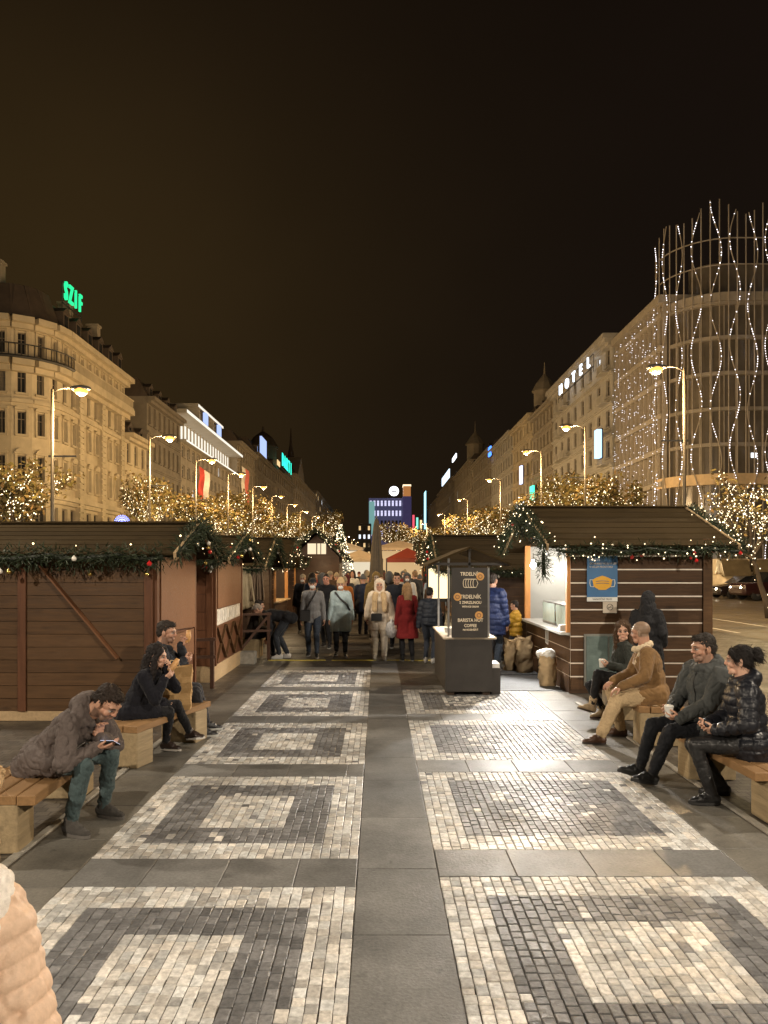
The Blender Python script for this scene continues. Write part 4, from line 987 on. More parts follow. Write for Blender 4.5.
def facade(root, fac, ln, floors, bays, wall, depth=10, rec=.28, seed=0, litp=.04, frame=None, name='wall', back=True):
    """floors: dicts z0 z1 wz0 wz1 wf(rac of bay) + optional ped ('tri','arc','flat') sill cor(nice height, depth) pair"""
    r = random.Random(seed); base = root.location; M = fac.M(base); b = MB(); b.X = M
    top = floors[-1]['z1']; bw = ln / bays
    if back: b.box(0, ln, -depth, -rec, 0, top)
    for fl in floors:
        z0, z1, a, e = fl['z0'], fl['z1'], fl['wz0'], fl['wz1']; wf = fl.get('wf', .5); n = fl.get('pair', 1)
        b.box(0, ln, -rec, 0, z0, a); b.box(0, ln, -rec, 0, e, z1); segs = []
        for i in range(bays):
            ww = bw * wf / n; gp = bw * .06 if n > 1 else 0; x = i * bw + bw / 2 - (ww * n + gp * (n - 1)) / 2
            for j in range(n): segs.append((x + j * (ww + gp), x + j * (ww + gp) + ww))
        p = 0
        for x0, x1 in segs: b.box(p, x0, -rec, 0, a, e); p = x1
        b.box(p, ln, -rec, 0, a, e)
        for i, (x0, x1) in enumerate(segs):
            q = r.random(); lit = fl.get('lit', 0) or (1 if q < litp else 2 if q < litp * 1.3 else 3 if q > .93 else 4 if q > .6 else 0)
            o = link('window', window_mesh(x1 - x0, e - a, lit, frame), root)
            o.matrix_local = M @ Matrix.Translation((x0, -rec + .03, a))
            if fl.get('ped') or fl.get('sill'): link('surround', surround_mesh(x1 - x0, e - a, fl.get('ped'), fl.get('sill'), rec - .03, wall), o)
            if fl.get('bal') and i in fl['bal']: bm_ = MB(); bm_.X = M; balcony(bm_, x0 - .42, x1 + .42, a - .9, 1.0); bm_.build('balcony', wall, root)
        if fl.get('cor'): h, d = fl['cor']; cn = MB(); cn.X = M; cn.box(-.05, ln + .05, .004, d, z1 - h, z1); cn.box(-.05, ln + .05, .004, d * .55, z1 - h * 1.8, z1 - h - .002); cn.build('cornice', wall, root)
    b.build(name, wall, root)
def balcony(tr, x0, x1, z, d):
    tr.box(x0, x1, .002, d, z, z + .15); tr.box(x0, x1, d - .08, d, z + .85, z + .95)
    for i in range(int((x1 - x0) / .25)): tr.box(x0 + i * .25, x0 + i * .25 + .09, d - .07, d - .01, z + .152, z + .848)
def slope_roof(root, fac, ln, z, h, inset, depth, m, dorm=0, name='roof', seed=1):
    M = fac.M(root.location); b = MB(); b.X = M
    vs = [(0, .1, z), (ln, .1, z), (ln, -depth, z), (0, -depth, z), (0, -inset, z + h), (ln, -inset, z + h), (ln, -depth + inset, z + h), (0, -depth + inset, z + h)]
    b.add(vs, [(0, 1, 5, 4), (1, 2, 6, 5), (2, 3, 7, 6), (3, 0, 4, 7), (4, 5, 6, 7), (0, 3, 2, 1)]); o = b.build(name, m, root)
    for i in range(dorm):
        u = (i + .5) * ln / dorm; d = MB(); d.X = M
        d.box(u - .55, u + .55, -inset * .9, -.05, z + .25, z + h * .62); d.prism([(u - .7, z + h * .62 + .002), (u + .7, z + h * .62 + .002), (u, z + h * .62 + .5)], -inset, .05, 'xz'); d.box(u - .32, u + .32, -.045, -.02, z + .45, z + h * .56, 1); d.build('dormer', [m, PANE], o)
    return o
def sign_text(label, body, size, mtl, pos, rot, cat='sign', depth=.08, name='lit_sign', group=None, sx=1.0, frame=True, gap=None):
    root = empty(name, pos, 0, label, cat, group)
    d_ = (0, 1, 0) if rot[2] > 0 else (0, -1, 0); gp = gap or size * .62 * sx
    for i, ch in enumerate(body): q = (i - (len(body) - 1) / 2) * gp; text('letter', ch, size, mtl, root, (0, d_[1] * q, 0), rot, depth, sx=sx, bold=.012 * size)
    if frame:
        b = MB(); w = gp * len(body) * .5; M = Matrix.Translation((0, 0, 0)) @ __import__('mathutils').Euler(rot).to_matrix().to_4x4(); b.X = M
        b.box(-w, w, -size * .52, -size * .46, -.10, -.04); b.box(-w, w, size * .3, size * .34, -.10, -.04)
        for q in range(3): b.box(-w + q * w - .04, -w + q * w + .04, -size * .8, size * .3, -.14, -.10)
        b.build('sign_rail', IRON, root)
    return root
ROTL = (PI / 2, 0, PI / 2)      # faces +x, reads left to right from the square
ROTR = (PI / 2, 0, -PI / 2)     # faces -x
def left(name, label, d0, d1, X=-25., group='palace fronts on the left side'):
    root = empty(name, (X, d0, 0), 0, label, 'building', group); return root, Fac((X, d0, 0), (0, 1, 0), (1, 0, 0))
def right(name, label, d0, d1, X=25., group='palace fronts on the right side'):
    root = empty(name, (X, d0, 0), 0, label, 'building', group); return root, Fac((X, d0, 0), (0, 1, 0), (-1, 0, 0))
# the big corner palace on the left
fl = [dict(z0=0, z1=7.6, wz0=2.7, wz1=6.6, wf=.62, cor=(.4, .5), lit=0), dict(z0=7.6, z1=11.3, wz0=8.4, wz1=10.3, wf=.42, ped='arc', sill=1, pair=1), dict(z0=11.3, z1=14.5, wz0=11.9, wz1=13.6, wf=.42, ped='tri', sill=1, cor=(.3, .4)),
      dict(z0=14.5, z1=17.4, wz0=15.0, wz1=16.7, wf=.42, sill=1, cor=(.5, 1.0)), dict(z0=17.4, z1=20.5, wz0=17.9, wz1=19.5, wf=.40, ped='arc', cor=(.45, 1.0))]
root, f = left('corner_palace', 'cream corner palace with pedimented windows and mansard roof, below the green sign', 59, 74)
facade(root, f, 15, fl, 9, STONE, 12, seed=1, litp=.0)
slope_roof(root, f, 15, 20.5, 2.9, 1.6, 12, ROOFM, 6)
b = MB(); b.X = f.M(root.location); balcony(b, .2, 14.8, 17.402, 1.0)
for u in (3.3, 8.3, 13.3): b.box(u - .35, u + .35, .002, .35, 0, 17.0)
for k_ in range(34):
    for u in (3.3, 8.3, 13.3): b.box(u - .42, u + .42, .352, .45, .3 + k_ * .48, .3 + k_ * .48 + .36)
b.build('balustrade', STONE, root)
cen = Vector((-28.6, 59.0, 0)); rad = 3.6
for i in range(4):
    a0, a1 = -i * PI / 8, -(i + 1) * PI / 8; p0 = cen + Vector((rad * math.cos(a0), rad * math.sin(a0), 0)); p1 = cen + Vector((rad * math.cos(a1), rad * math.sin(a1), 0))
    f2 = Fac(p0, p1 - p0, ((p0 + p1) / 2 - cen)); facade(root, f2, (p1 - p0).length, fl, 1, STONE, 2.4, seed=2 + i, litp=0); slope_roof(root, f2, (p1 - p0).length, 20.5, 2.9, 1.0, 2.4, ROOFM, 0)
f2 = Fac((-28.6, 55.4, 0), (-1, 0, 0), (0, -1, 0)); facade(root, f2, 8, fl, 4, STONE, 12, seed=9, litp=0); slope_roof(root, f2, 8, 20.5, 2.9, 1.6, 12, ROOFM, 2)
b = MB(); 
for i in range(18):
    a = -i * PI / 34; b.bar((cen.x + 25 + 4.7 * math.cos(a), 4.7 * math.sin(a), 17.45), (cen.x + 25 + 4.7 * math.cos(a), 4.7 * math.sin(a), 18.35), .05, .05)
for zz, rr in ((17.42, .25), (18.35, .1)): b.tube([(cen.x + 25 + 4.7 * math.cos(-i * PI / 34), 4.7 * math.sin(-i * PI / 34), zz) for i in range(18)], rr * .5, 6)
b.build('corner_balcony', IRON, root)
for x, y in ((-29, 57), (-27.5, 66), (-27.3, 72)):
    b = MB(); b.box(x + 25 - .5, x + 25 + .5, y - 59 - .4, y - 59 + .4, 23.2, 25.0); b.box(x + 25 - .6, x + 25 + .6, y - 59 - .5, y - 59 + .5, 25.002, 25.2); b.build('chimney', STONE2, root)
GREEN = emit('sign_green', (.02, 1, .36), 1.0)
p = at(72, 62.0); pz = zat(297, 62)
sign_text('green lit rooftop letters on the corner palace', 'SZIF', 2.1, GREEN, (-25.3, 62.3, pz), ROTL, sx=.60, gap=.98)
def row(fn, specs, X, group):
    for (nm, lab, d0, d1, h, nf, bays, wall, rf, kw) in specs:
        root, f = fn(nm, lab, d0, d1, X, group); ground = min(6.5, h * .27); fh = (h - ground) / nf
        fl = [dict(z0=0, z1=ground, wz0=1.2, wz1=ground - 1.2, wf=.6, cor=(.3, .4), lit=kw.get('shop', 0))]
        for i in range(nf):
            z0 = ground + i * fh; fl.append(dict(z0=z0, z1=z0 + fh, wz0=z0 + fh * .22, wz1=z0 + fh * .78, wf=kw.get('wf', .45), ped=kw.get('ped') if i < 2 else None, sill=1, bal=kw.get('bal') if i else None, cor=(.4, .9) if i == nf - 1 else (.2, .25)))
        facade(root, f, d1 - d0, fl, bays, wall, 10, seed=int(d0), litp=kw.get('litp', .05))
        if rf: slope_roof(root, f, d1 - d0, h, rf, rf * .55, 10, ROOFM, kw.get('dorm', 0))
        yield root, f
GL, GR = 'palace fronts on the left side', 'palace fronts on the right side'
sp = [('palace_house', 'narrow cream house next to the corner palace', 74.1, 81, 15.3, 3, 3, STONE, 1.4, dict(ped='tri', dorm=2, litp=0)),
      ('palace_house', 'dim grey house between the narrow cream house and the hotel with the lit attic', 81.1, 94.5, 20.5, 4, 7, STONE3, 2.0, dict(dorm=4, litp=0)),]
L1 = list(row(left, sp, -25., GL))
# hotel with lit attic
root, f = left('attic_hotel', 'hotel with a white floodlit colonnaded attic and stepped gable on the left', 95, 133)
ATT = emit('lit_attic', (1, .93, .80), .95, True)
fl = [dict(z0=0, z1=5.2, wz0=1, wz1=4.4, wf=.6, cor=(.3, .4), lit=1)] + [dict(z0=5.2 + i * 2.6, z1=7.8 + i * 2.6, wz0=5.8 + i * 2.6, wz1=7.3 + i * 2.6, wf=.5, sill=1) for i in range(5)]
facade(root, f, 38, fl, 14, STONE2, 12, seed=33, litp=.03, frame=STONE4)
b = MB(); b.X = f.M(root.location)
b.box(0, 38, -12, -1.6, 18.2, 22); b.box(-.4, 38.4, -2, .9, 21.5, 22.0); b.box(-.3, 38.3, .002, .8, 17.9, 18.2); b.box(11, 27, -8, -1, 22.002, 24.6); b.box(10.6, 27.4, -8, -.3, 24.602, 25.1)
for i in range(20): b.box(.4 + i * 1.93, .95 + i * 1.93, -1.598, -1.27, 18.202, 21.5)
for u in (11, 15.5, 20, 24.5): b.box(u, u + .8, -1, -.3, 22.002, 24.6)
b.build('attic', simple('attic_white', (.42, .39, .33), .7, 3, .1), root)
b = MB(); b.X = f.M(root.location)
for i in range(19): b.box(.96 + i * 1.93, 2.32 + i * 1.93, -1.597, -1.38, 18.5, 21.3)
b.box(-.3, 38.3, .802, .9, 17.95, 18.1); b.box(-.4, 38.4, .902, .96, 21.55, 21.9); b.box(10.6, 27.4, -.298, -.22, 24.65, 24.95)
b.build('attic_glow_panels', ATT, root)  # glowing panels and strips stand in for the floodlit wall and cornices
BLU = emit('sign_blue', (.45, .58, 1), 1.0)
for u in (13.8, 23.0):
    b = MB(); b.X = f.M((0, 0, 0)); b.box(u - .8, u + .8, -.2, .2, 22.3, 24.3); b.box(u - .9, u + .9, -.25, -.21, 22.2, 24.4, 1); o = b.build('roof_sign', [BLU, IRON]); tag(o, 'small blue-white lit sign on the stepped gable, ' + ('nearer' if u < 20 else 'farther') + ' of the two', 'sign', 'signs on the stepped gable')
sp = [('palace_house', 'dim pale house with tall windows just past the lit attic hotel', 133.1, 152, 24.5, 5, 7, STONE2, 2, dict(litp=.03)),
      ('palace_house', 'dim house under the small blue roof sign', 152.1, 182, 25.5, 5, 9, STONE3, 3, dict(litp=.02, dorm=4)),
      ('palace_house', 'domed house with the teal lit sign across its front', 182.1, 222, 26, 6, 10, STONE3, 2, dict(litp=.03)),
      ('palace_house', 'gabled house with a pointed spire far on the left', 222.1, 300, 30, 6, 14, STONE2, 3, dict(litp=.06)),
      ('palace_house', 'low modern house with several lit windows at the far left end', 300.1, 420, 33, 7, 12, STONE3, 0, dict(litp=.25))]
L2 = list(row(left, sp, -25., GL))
r2 = L2[2][0]
b = MB(); b.lathe([(3.7, 26), (3.7, 32), (4.1, 32.05), (4.1, 32.5), (3.6, 33.4), (2.6, 35), (1.1, 36.2), (.4, 36.6), (.2, 38)], 18, (-6, 20, 2)); b.build('dome', ROOFM, r2)
for i in range(3):
    b = MB(); b.box(-1.9, -1.7, 17.6 + i * 2, 18.5 + i * 2, 29.4, 30.8); b.build('window', PANEW, r2)
b = MB(); b.lathe([(2.4, 33), (2.4, 36), (1.6, 38), (.5, 44), (.1, 50)], 10, (-5, 36, 0)); b.build('spire', ROOFM, L2[3][0])
b = MB(); b.prism([(10, 30.0), (34, 30.0), (22, 38)], -6, .05, 'yz'); b.build('gable', STONE2, L2[3][0])
sign_text('teal lit word sign on the domed house', 'BARTI', 4.6, emit('sign_teal', (.03, .9, .65), 1.6), (-24.6, 203, zat(463, 203) - .6), ROTL, sx=1.1, gap=4.6)
b = MB(); b.box(-24.9, -24.5, 158, 165, zat(446, 160) - 2.5, zat(446, 160) + 1.8); b.box(-25.0, -24.902, 157.8, 165.2, zat(446, 160) - 2.7, zat(446, 160) + 2, 1); tag(b.build('roof_sign', [BLU, IRON]), 'blue lit roof sign above the dim house on the left', 'sign')
# right: modern glass building with curved corner
PALEL = simple('pale_concrete', (.40, .35, .28), .7, 2, .15, .1)
GLS = simple('curtain_glass', (.17, .145, .112), .22, .35, .45, .05, spec=.6)
MULL = simple('mullion_metal', (.48, .42, .34), .5, 6, .15)
root = empty('glass_building', (25, 66, 0), 0, 'modern glass corner building with wavy strings of lights on its curved lattice', 'building')
f = Fac((25, 66, 0), (0, 1, 0), (-1, 0, 0)); M = f.M(root.location)
zs = [0, 5.4, 9.3, 12.3, 15.3, 18.3, 21.3, 24.2]
b = MB(); b.X = M; b.box(0, 13, -12, -.4, 0, 25.2); b.build('glass_wall', GLS, root)
b = MB(); b.X = M
for z_ in zs[1:]: b.box(0, 13, -.398, .12, z_ - .22, z_ + .22)
b.box(-.2, 13.2, -12.2, .4, 25.202, 25.9); b.build('floor_band', PALEL, root)
b = MB(); b.X = M
for i in range(12): b.box(i * 1.18 - .05, i * 1.18 + .05, -.396, -.02, 5.7, 25.2)
b.build('mullion', MULL, root)
b = MB(); b.X = M; b.box(-.1, 13.2, .01, .6, 4.6, 5.6); b.build('canopy_band', simple('canopy_stone', (.75, .55, .32), .6, 3, .15), root)
# street-level openings and warm rooms behind the podium
b = MB(); b.X = M
for i in range(5): b.box(.4 + i * 2.6, 2.4 + i * 2.6, -.395, -.37, .4, 3.9)
o = b.build('shop_front', emit('shop_glow', (1, .72, .38), .35), root)
# curved corner: the front leaves the square, rounds a corner of 5 m and runs across the side street
def path(q, off=0.0):
    """point at arc length q along the glass front, pushed outward by off (building coordinates)"""
    rr, c = 5.0, Vector((5.0, 1.5, 0))
    if q < PI / 2 * rr: a = PI + q / rr; return c + Vector((math.cos(a), math.sin(a), 0)) * (rr + off)
    u = q - PI / 2 * rr; bend = .008 * u * u
    return c + Vector((u, -rr - off + bend * .35, 0))
def ring(b, o0, o1, z0, z1, q0=-.0, q1=30., n=46):
    Q = [q0 + (q1 - q0) * i / n for i in range(n + 1)]
    for p, q in zip(Q, Q[1:]):
        vs = [(*path(t, o).to_2d(), z_) for z_ in (z0, z1) for t in (p, q) for o in (o0, o1)]
        b.add(vs, [(0, 1, 5, 4), (2, 6, 7, 3), (1, 3, 7, 5), (0, 4, 6, 2), (4, 5, 7, 6), (0, 2, 3, 1)])
b = MB(); ring(b, -1.6, -.7, 0, 24.3); b.build('glass_front', GLS, root)
for z_ in zs[2:]: b = MB(); ring(b, -.698, -.35, z_ - .15, z_ + .15); b.build('floor_ring', PALEL, root)
b = MB()
for k_ in range(26): p_, p2 = path(k_ * 1.1 + .3, -.66), path(k_ * 1.1 + .3, -.50); b.bar((p_.x, p_.y, 9.9), (p_.x, p_.y, 24.3), .06, .14, up=(p2.x - p_.x, p2.y - p_.y, 0))
b.build('mullion', MULL, root)
b = MB(); ring(b, -1.4, -.1, 24.302, 25.0); b.build('roof_ring', PALEL, root)
b = MB(); ring(b, -3.4, -2.7, 25.002, 28.4, 1.0); b.build('set_back_storey', GLS, root)
for z_ in (27.4, 29.6): b = MB(); ring(b, -.42, -.34, z_ - .04, z_ + .04); b.build('hoop', MULL, root)
b = MB(); ring(b, -.9, .1, 8.9, 9.8); b.build('canopy_ring', MATS['canopy_stone'], root)
b = MB()
for k_ in range(9): p_ = path(9.5 + k_ * 1.5, -.66); b.box(p_.x - .22, p_.x + .22, p_.y - .03, p_.y + .03, 11.2, 11.6)
b.build('lit_ceiling', emit('office_light', (.9, .95, 1), 1.6), root)
pole_top = lambda q: 32.1 + .7 * math.sin(q * 1.3) - max(0, 3.2 - q) * .55
tiny_w = emit('cold_string_bulb', (.93, .91, 1), 5)
for k_ in range(40):
    q = k_ * .71; p_ = path(q, 0); b = MB(); b.tube([(p_.x, p_.y, z_) for z_ in (.0, 12, 24, pole_top(q))], .05, 5); b.build('lattice_pole', MULL, root)
for k_ in range(18):
    q0 = .3 + k_ * 1.45; pts = []; n = 70; ph = (0, PI * .85)[k_ % 2] + .25 * math.sin(k_ * 2.3); amp = .42 if q0 > 4 else .3
    for i in range(n + 1):
        z_ = 2.5 + (pole_top(q0) - 2.6) * i / n; p_ = path(q0 + amp * math.sin(z_ * .72 + ph), .18); pts.append((p_.x, p_.y, z_))
    b = MB(); b.tube(pts, .045, 5); o = b.build('wavy_rod', MULL, root); b = MB(); r = random.Random(k_)
    for i in range(n * 2):
        if r.random() < (.62 if math.sin(i * .11 + k_ * 1.7) > -.5 else .18):
            p0, p1 = Vector(pts[i // 2]), Vector(pts[min(i // 2 + 1, n)]); b.octa(p0.lerp(p1, (i % 2) / 2) + Vector((-.05, -.08, 0)), r.uniform(.028, .046))
    tag(b.build('string_bulbs', tiny_w, o), kind='stuff')
b = MB(); r = random.Random(5)
for i in range(22):
    ph = r.uniform(0, 6)
    for j in range(95):
        if r.random() < (.30 if math.sin(j * .25 + ph) > -.2 else .06): b.octa((-.33 + r.uniform(-.03, .03), .3 + i * .59 + .10 * math.sin(j * .5 + ph), 6 + j * .2), r.uniform(.028, .045))
tag(b.build('curtain_bulbs', emit('curtain_bulb', (.93, .91, 1), 2.6), root), kind='stuff')
# hotel and the other fronts on the right
sp = [('palace_hotel', 'hotel with balconies and white letters along its roof', 79.9, 107, 26.4, 6, 8, STONE4, 0, dict(wf=.38, bal=(0, 5, 6), litp=.02, shop=1)),
      ('palace_house', 'plain grey house just past the hotel with white letters', 107.1, 121, 26.0, 6, 6, STONE2, 1.4, dict(litp=.02, dorm=3)),
      ('palace_house', 'cream house with towers and the green round sign', 121.1, 139, 27, 6, 6, STONE, 1.2, dict(ped='tri', litp=.02)),
      ('palace_house', 'pale house with a stepped roofline behind a blue star light', 139.1, 165, 27.5, 6, 9, STONE4, .8, dict(litp=.02)),
      ('palace_house', 'dim house with a long white rooftop sign on the right', 165.1, 200, 28.5, 6, 10, STONE2, 1.8, dict(litp=.03, dorm=4)),
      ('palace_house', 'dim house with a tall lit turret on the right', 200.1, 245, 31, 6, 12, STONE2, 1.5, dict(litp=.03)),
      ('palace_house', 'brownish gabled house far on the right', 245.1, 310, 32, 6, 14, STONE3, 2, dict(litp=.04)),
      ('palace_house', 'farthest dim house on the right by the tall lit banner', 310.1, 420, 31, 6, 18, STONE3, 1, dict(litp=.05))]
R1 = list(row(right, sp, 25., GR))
sgn_w = emit('sign_white', (.85, .92, 1), 2.2)
sign_text('white lit rooftop letters on the hotel with balconies', 'HOTEL', 1.7, sgn_w, (23.6, 90.5, 24.9), ROTR, sx=1.2, gap=3.2)
b = MB(); b.X = R1[0][1].M(R1[0][0].location); b.box(-.2, 27.3, -9, 1.1, 26.402, 26.9); b.box(3, 24, -8, -4.6, 26.902, 28.0); b.build('roof_storey', STONE4, R1[0][0])
for (k_, (u, h0, h1, rad)) in enumerate(((5, 29, 31.5, 1.8),)):
    b = MB(); b.lathe([(rad, h0), (rad, h1), (rad * 1.2, h1 + .05), (rad * .8, h1 + 1.4), (.2, h1 + 3), (.05, h1 + 5)], 10, (3, u, 0)); b.build('turret', STONE2, R1[2][0])
for (hh, u, h0, h1, rad) in ((5, 20, 33, 38, 2.4),):
    b = MB(); b.lathe([(rad, h0), (rad, h1), (rad * 1.25, h1 + .05), (rad * .7, h1 + 2), (.2, h1 + 4), (.06, h1 + 7)], 10, (3.5, u, 0)); b.build('turret', STONE2, R1[hh][0])
def panel(name, label, px, d, y0, y1, w, m, X=24.6, cat='sign', t=.3):
    root = empty(name, (X, d, zat(y1, d)), 0, label, cat); h = zat(y0, d) - zat(y1, d); b = MB(); b.box(-t, 0, -w / 2, w / 2, 0, h); b.build('lit_face', m, root); b = MB(); b.box(.002, .12, -w / 2 - .1, w / 2 + .1, -.1, h + .1); b.build('sign_case', IRON, root); return root
panel('lit_sign', 'tall blue-white vertical sign between the glass building and the hotel', 613, 79.6, 430, 458, 1.0, emit('sign_iceblue', (.42, .66, 1), 1.8), 23.6, t=.5)
panel('lit_sign', 'round-topped green sign low on the cream towered house', 537, 118, 486, 500, 2.2, emit('sign_seagreen', (.06, .85, .5), 2.0), 24.4)
panel('lit_sign', 'bright white shop sign above the tree tops on the right', 525, 128, 503, 509, 8.5, sgn_w)
panel('lit_sign', 'violet-white vertical sign on the grey house by the hotel', 529, 124, 466, 484, 1.4, emit('sign_violet', (.6, .65, 1), 2.0), 23.8)
panel('lit_sign', 'small blue star shaped light on the pale stepped house', 492, 164, 447, 456, 3.2, emit('sign_deepblue', (.06, .22, 1), 2.6))
panel('lit_sign', 'long white rooftop sign, nearer of the two on the right skyline', 445, 278, 474, 482, 30, emit('sign_soft', (.7, .85, 1), 1.6), 25.2)
panel('lit_sign', 'short white rooftop sign high on the right skyline', 454, 246, 456, 460, 12, sgn_w, 25.2)
panel('lit_sign', 'tall cyan lit banner at the far end of the right row', 426, 380, 492, 530, 12, emit('sign_cyan', (.4, .85, 1), 1.6), 24)
# end of the square: blue lit store, white round sign, tower
root = empty('department_store', (-1, 452, 0), 0, 'blue lit department store closing the far end of the square', 'building')
fE = Fac((-5.5, 452, 0), (1, 0, 0), (0, -1, 0)); BW = simple('store_front', (.10, .11, .32), .5, 1, .2)
fl = [dict(z0=0, z1=20, wz0=4, wz1=16, wf=.7)] + [dict(z0=20 + i * 6, z1=26 + i * 6, wz0=21.2 + i * 6, wz1=24.6 + i * 6, wf=.58, lit=2 if i != 1 else 0) for i in range(4)]
EB = simple('store_facade', (.16, .17, .34), .4, 1, .15); bs_ = EB.node_tree.nodes['Principled BSDF']; bs_.inputs['Emission Color'].default_value = (.16, .17, .38, 1); bs_.inputs['Emission Strength'].default_value = .20; EB.cycles.emission_sampling = 'NONE'  # wall emits faintly, blue illumination put into its material
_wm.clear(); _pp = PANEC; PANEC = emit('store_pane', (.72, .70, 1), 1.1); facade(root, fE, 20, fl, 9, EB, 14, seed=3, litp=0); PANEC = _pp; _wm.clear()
b = MB(); b.box(-4.4, -1, -.6, -.2, 22, 42); b.build('lit_banner', emit('banner_mint', (.30, .62, .60), .5), root)
root = empty('round_sign', (9.6, 451, 44.2), 0, 'round white glowing sign on the roof of the far blue store', 'sign')
b = MB(); b.prism([(2.9 * math.cos(a * PI / 12), 3.9 + 2.9 * math.sin(a * PI / 12)) for a in range(24)], -.5, .3, 'xz'); b.build('disc', emit('sign_disc', (.95, .95, 1), 3.0), root); b = MB(); b.box(-1.5, 1.5, -.58, -.502, 3.4, 4.3); b.build('emblem_bar', simple('sign_grey', (.25, .25, .3), .5), root); b = MB(); b.box(-3, 3, -.3, .2, 0, 1.4); b.build('sign_foot', IRON, root)
root = empty('corner_tower', (15.6, 440, 0), 0, 'violet lit corner tower with an orange glowing top at the far end', 'building')
EV = simple('tower_violet', (.12, .10, .22), .5, 1, .2); bs_ = EV.node_tree.nodes['Principled BSDF']; bs_.inputs['Emission Color'].default_value = (.12, .10, .30, 1); bs_.inputs['Emission Strength'].default_value = .2; EV.cycles.emission_sampling = 'NONE'  # violet light on the wall put into the material as faint emission
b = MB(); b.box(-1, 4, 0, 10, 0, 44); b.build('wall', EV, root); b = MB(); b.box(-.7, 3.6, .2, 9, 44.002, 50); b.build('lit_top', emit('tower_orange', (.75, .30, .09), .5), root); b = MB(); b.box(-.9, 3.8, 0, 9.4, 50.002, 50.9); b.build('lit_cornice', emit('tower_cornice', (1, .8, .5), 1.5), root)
for i, (x, c) in enumerate(((4.6, (.7, .08, .12)), (6.8, (.2, .7, .55)), (9.0, (.8, .6, .3)))):
    b = MB(); b.box(x, x + 1.2, -.6, -.1, 22 + i, 33 - i * 1.5); b.build('neon_strip', emit('neon_%d' % i, c, 1.4), root)
root = empty('far_house', (-12, 440, 0), 0, 'small grey-blue house left of the far blue store', 'building'); fE = Fac((-12, 440, 0), (1, 0, 0), (0, -1, 0)); facade(root, fE, 8, [dict(z0=0, z1=8, wz0=2, wz1=6, wf=.6, lit=2)] + [dict(z0=8 + i * 5, z1=13 + i * 5, wz0=9 + i * 5, wz1=11.6 + i * 5, wf=.5) for i in range(4)], 3, STONE3, 10, seed=8, litp=.4)
# ---------------------------------------------------------------- trees with strings of lights
BARK = simple('bark', (.085, .065, .045), .85, 9, .3, .6, stretch=(1, 1, .3)); LEAVES = attr_mat('leaf_brown', rough=.7, scale=12, amt=.25, bump=0, spec=.2)
STR = emit('tree_string_bulb', (1, .82, .52), 5)
def tree_protos():
    out = []
    for v in range(3):
        r = random.Random(90 + v); tr, lf, li = MB(), MB(), MB()
        def limb(p, d, ln, rad, lev):
            pts = [p]; q = p; dd = d.copy()
            for i in range(4): dd = (dd + Vector((r.gauss(0, .13), r.gauss(0, .13), r.gauss(.05, .08)))).normalized(); q = q + dd * ln / 4; pts.append(q)
            tr.tube(pts, [rad * (1 - .17 * i) for i in range(5)], 6 if lev < 2 else 4)
            n_l = (9, 12, 10, 7)[lev] - (v == 2) * 2
            for i in range(n_l):
                t = (i + r.uniform(.1, .9)) / n_l * 3.99; a = pts[int(t)].lerp(pts[int(t) + 1], t % 1); o = Vector((r.gauss(0, 1), r.gauss(0, 1), r.gauss(0, 1))).normalized(); li.octa(a + o * (rad + .03 + (.05 * r.random() if lev > 1 else 0)), r.uniform(.012, .025))
            if lev >= 2:
                for i in range(((60, 46, 9)[v]) if lev == 3 else (14, 11, 3)[v]):
                    t = r.random() * 3.99; a = pts[int(t)].lerp(pts[int(t) + 1], t % 1) + Vector((r.gauss(0, .16), r.gauss(0, .16), r.gauss(0, .14)))
                    e1 = Vector((r.gauss(0, 1), r.gauss(0, 1), r.gauss(0, .5))).normalized(); e2 = e1.cross(Vector((r.gauss(0, 1), r.gauss(0, 1), 1))).normalized(); sz = r.uniform(.055, .115); k = r.uniform(.6, 1.5)
                    lf.add([a - e1 * sz, a + e2 * sz * .55, a + e1 * sz, a - e2 * sz * .55], [(0, 1, 2, 3)], 0, (.20 * k, .15 * k * r.uniform(.85, 1.15), .055 * k))
            if lev < 3:
                for i in range((0, 3, 4, 0)[lev] if lev else 5):
                    t = r.uniform(1.6, 4) if lev else r.uniform(3.2, 4); t = min(t, 3.99); a = pts[int(t)].lerp(pts[int(t) + 1], t % 1); az = r.uniform(0, 2 * PI) if lev else i * 2 * PI / 5 + r.uniform(-.4, .4)
                    side = Vector((math.cos(az), math.sin(az), r.uniform(.25, .8) if lev else r.uniform(.45, .95))).normalized(); limb(a, (dd * .5 + side).normalized(), ln * (.68 if lev else .62) * r.uniform(.8, 1.15), rad * .55, lev + 1)
        limb(Vector((0, 0, 0)), Vector((0, 0, 1)), 2.3, .13, 0)
        out.append((tr.mesh('trunk', BARK, True), lf.mesh('crown', LEAVES, attr=True), li.mesh('fairy_lights', STR)))
    return out
TP = tree_protos()
def lit_tree(x, y, h, wd, v, label, group):
    root = empty('lit_tree', (x, y, 0), random.uniform(0, 6.28), label, 'tree', group); hs = h / 4.7; ws = wd / 3.3
    for me in TP[v]:
        o = link(me.name.split('.')[0], me, root); o.scale = (ws, ws, hs)
        if o.name.startswith('fairy'): tag(o, kind='stuff')
    return root
ordw = 'first second third fourth fifth sixth seventh eighth ninth tenth eleventh twelfth thirteenth fourteenth fifteenth sixteenth seventeenth eighteenth'.split()
TREES = []
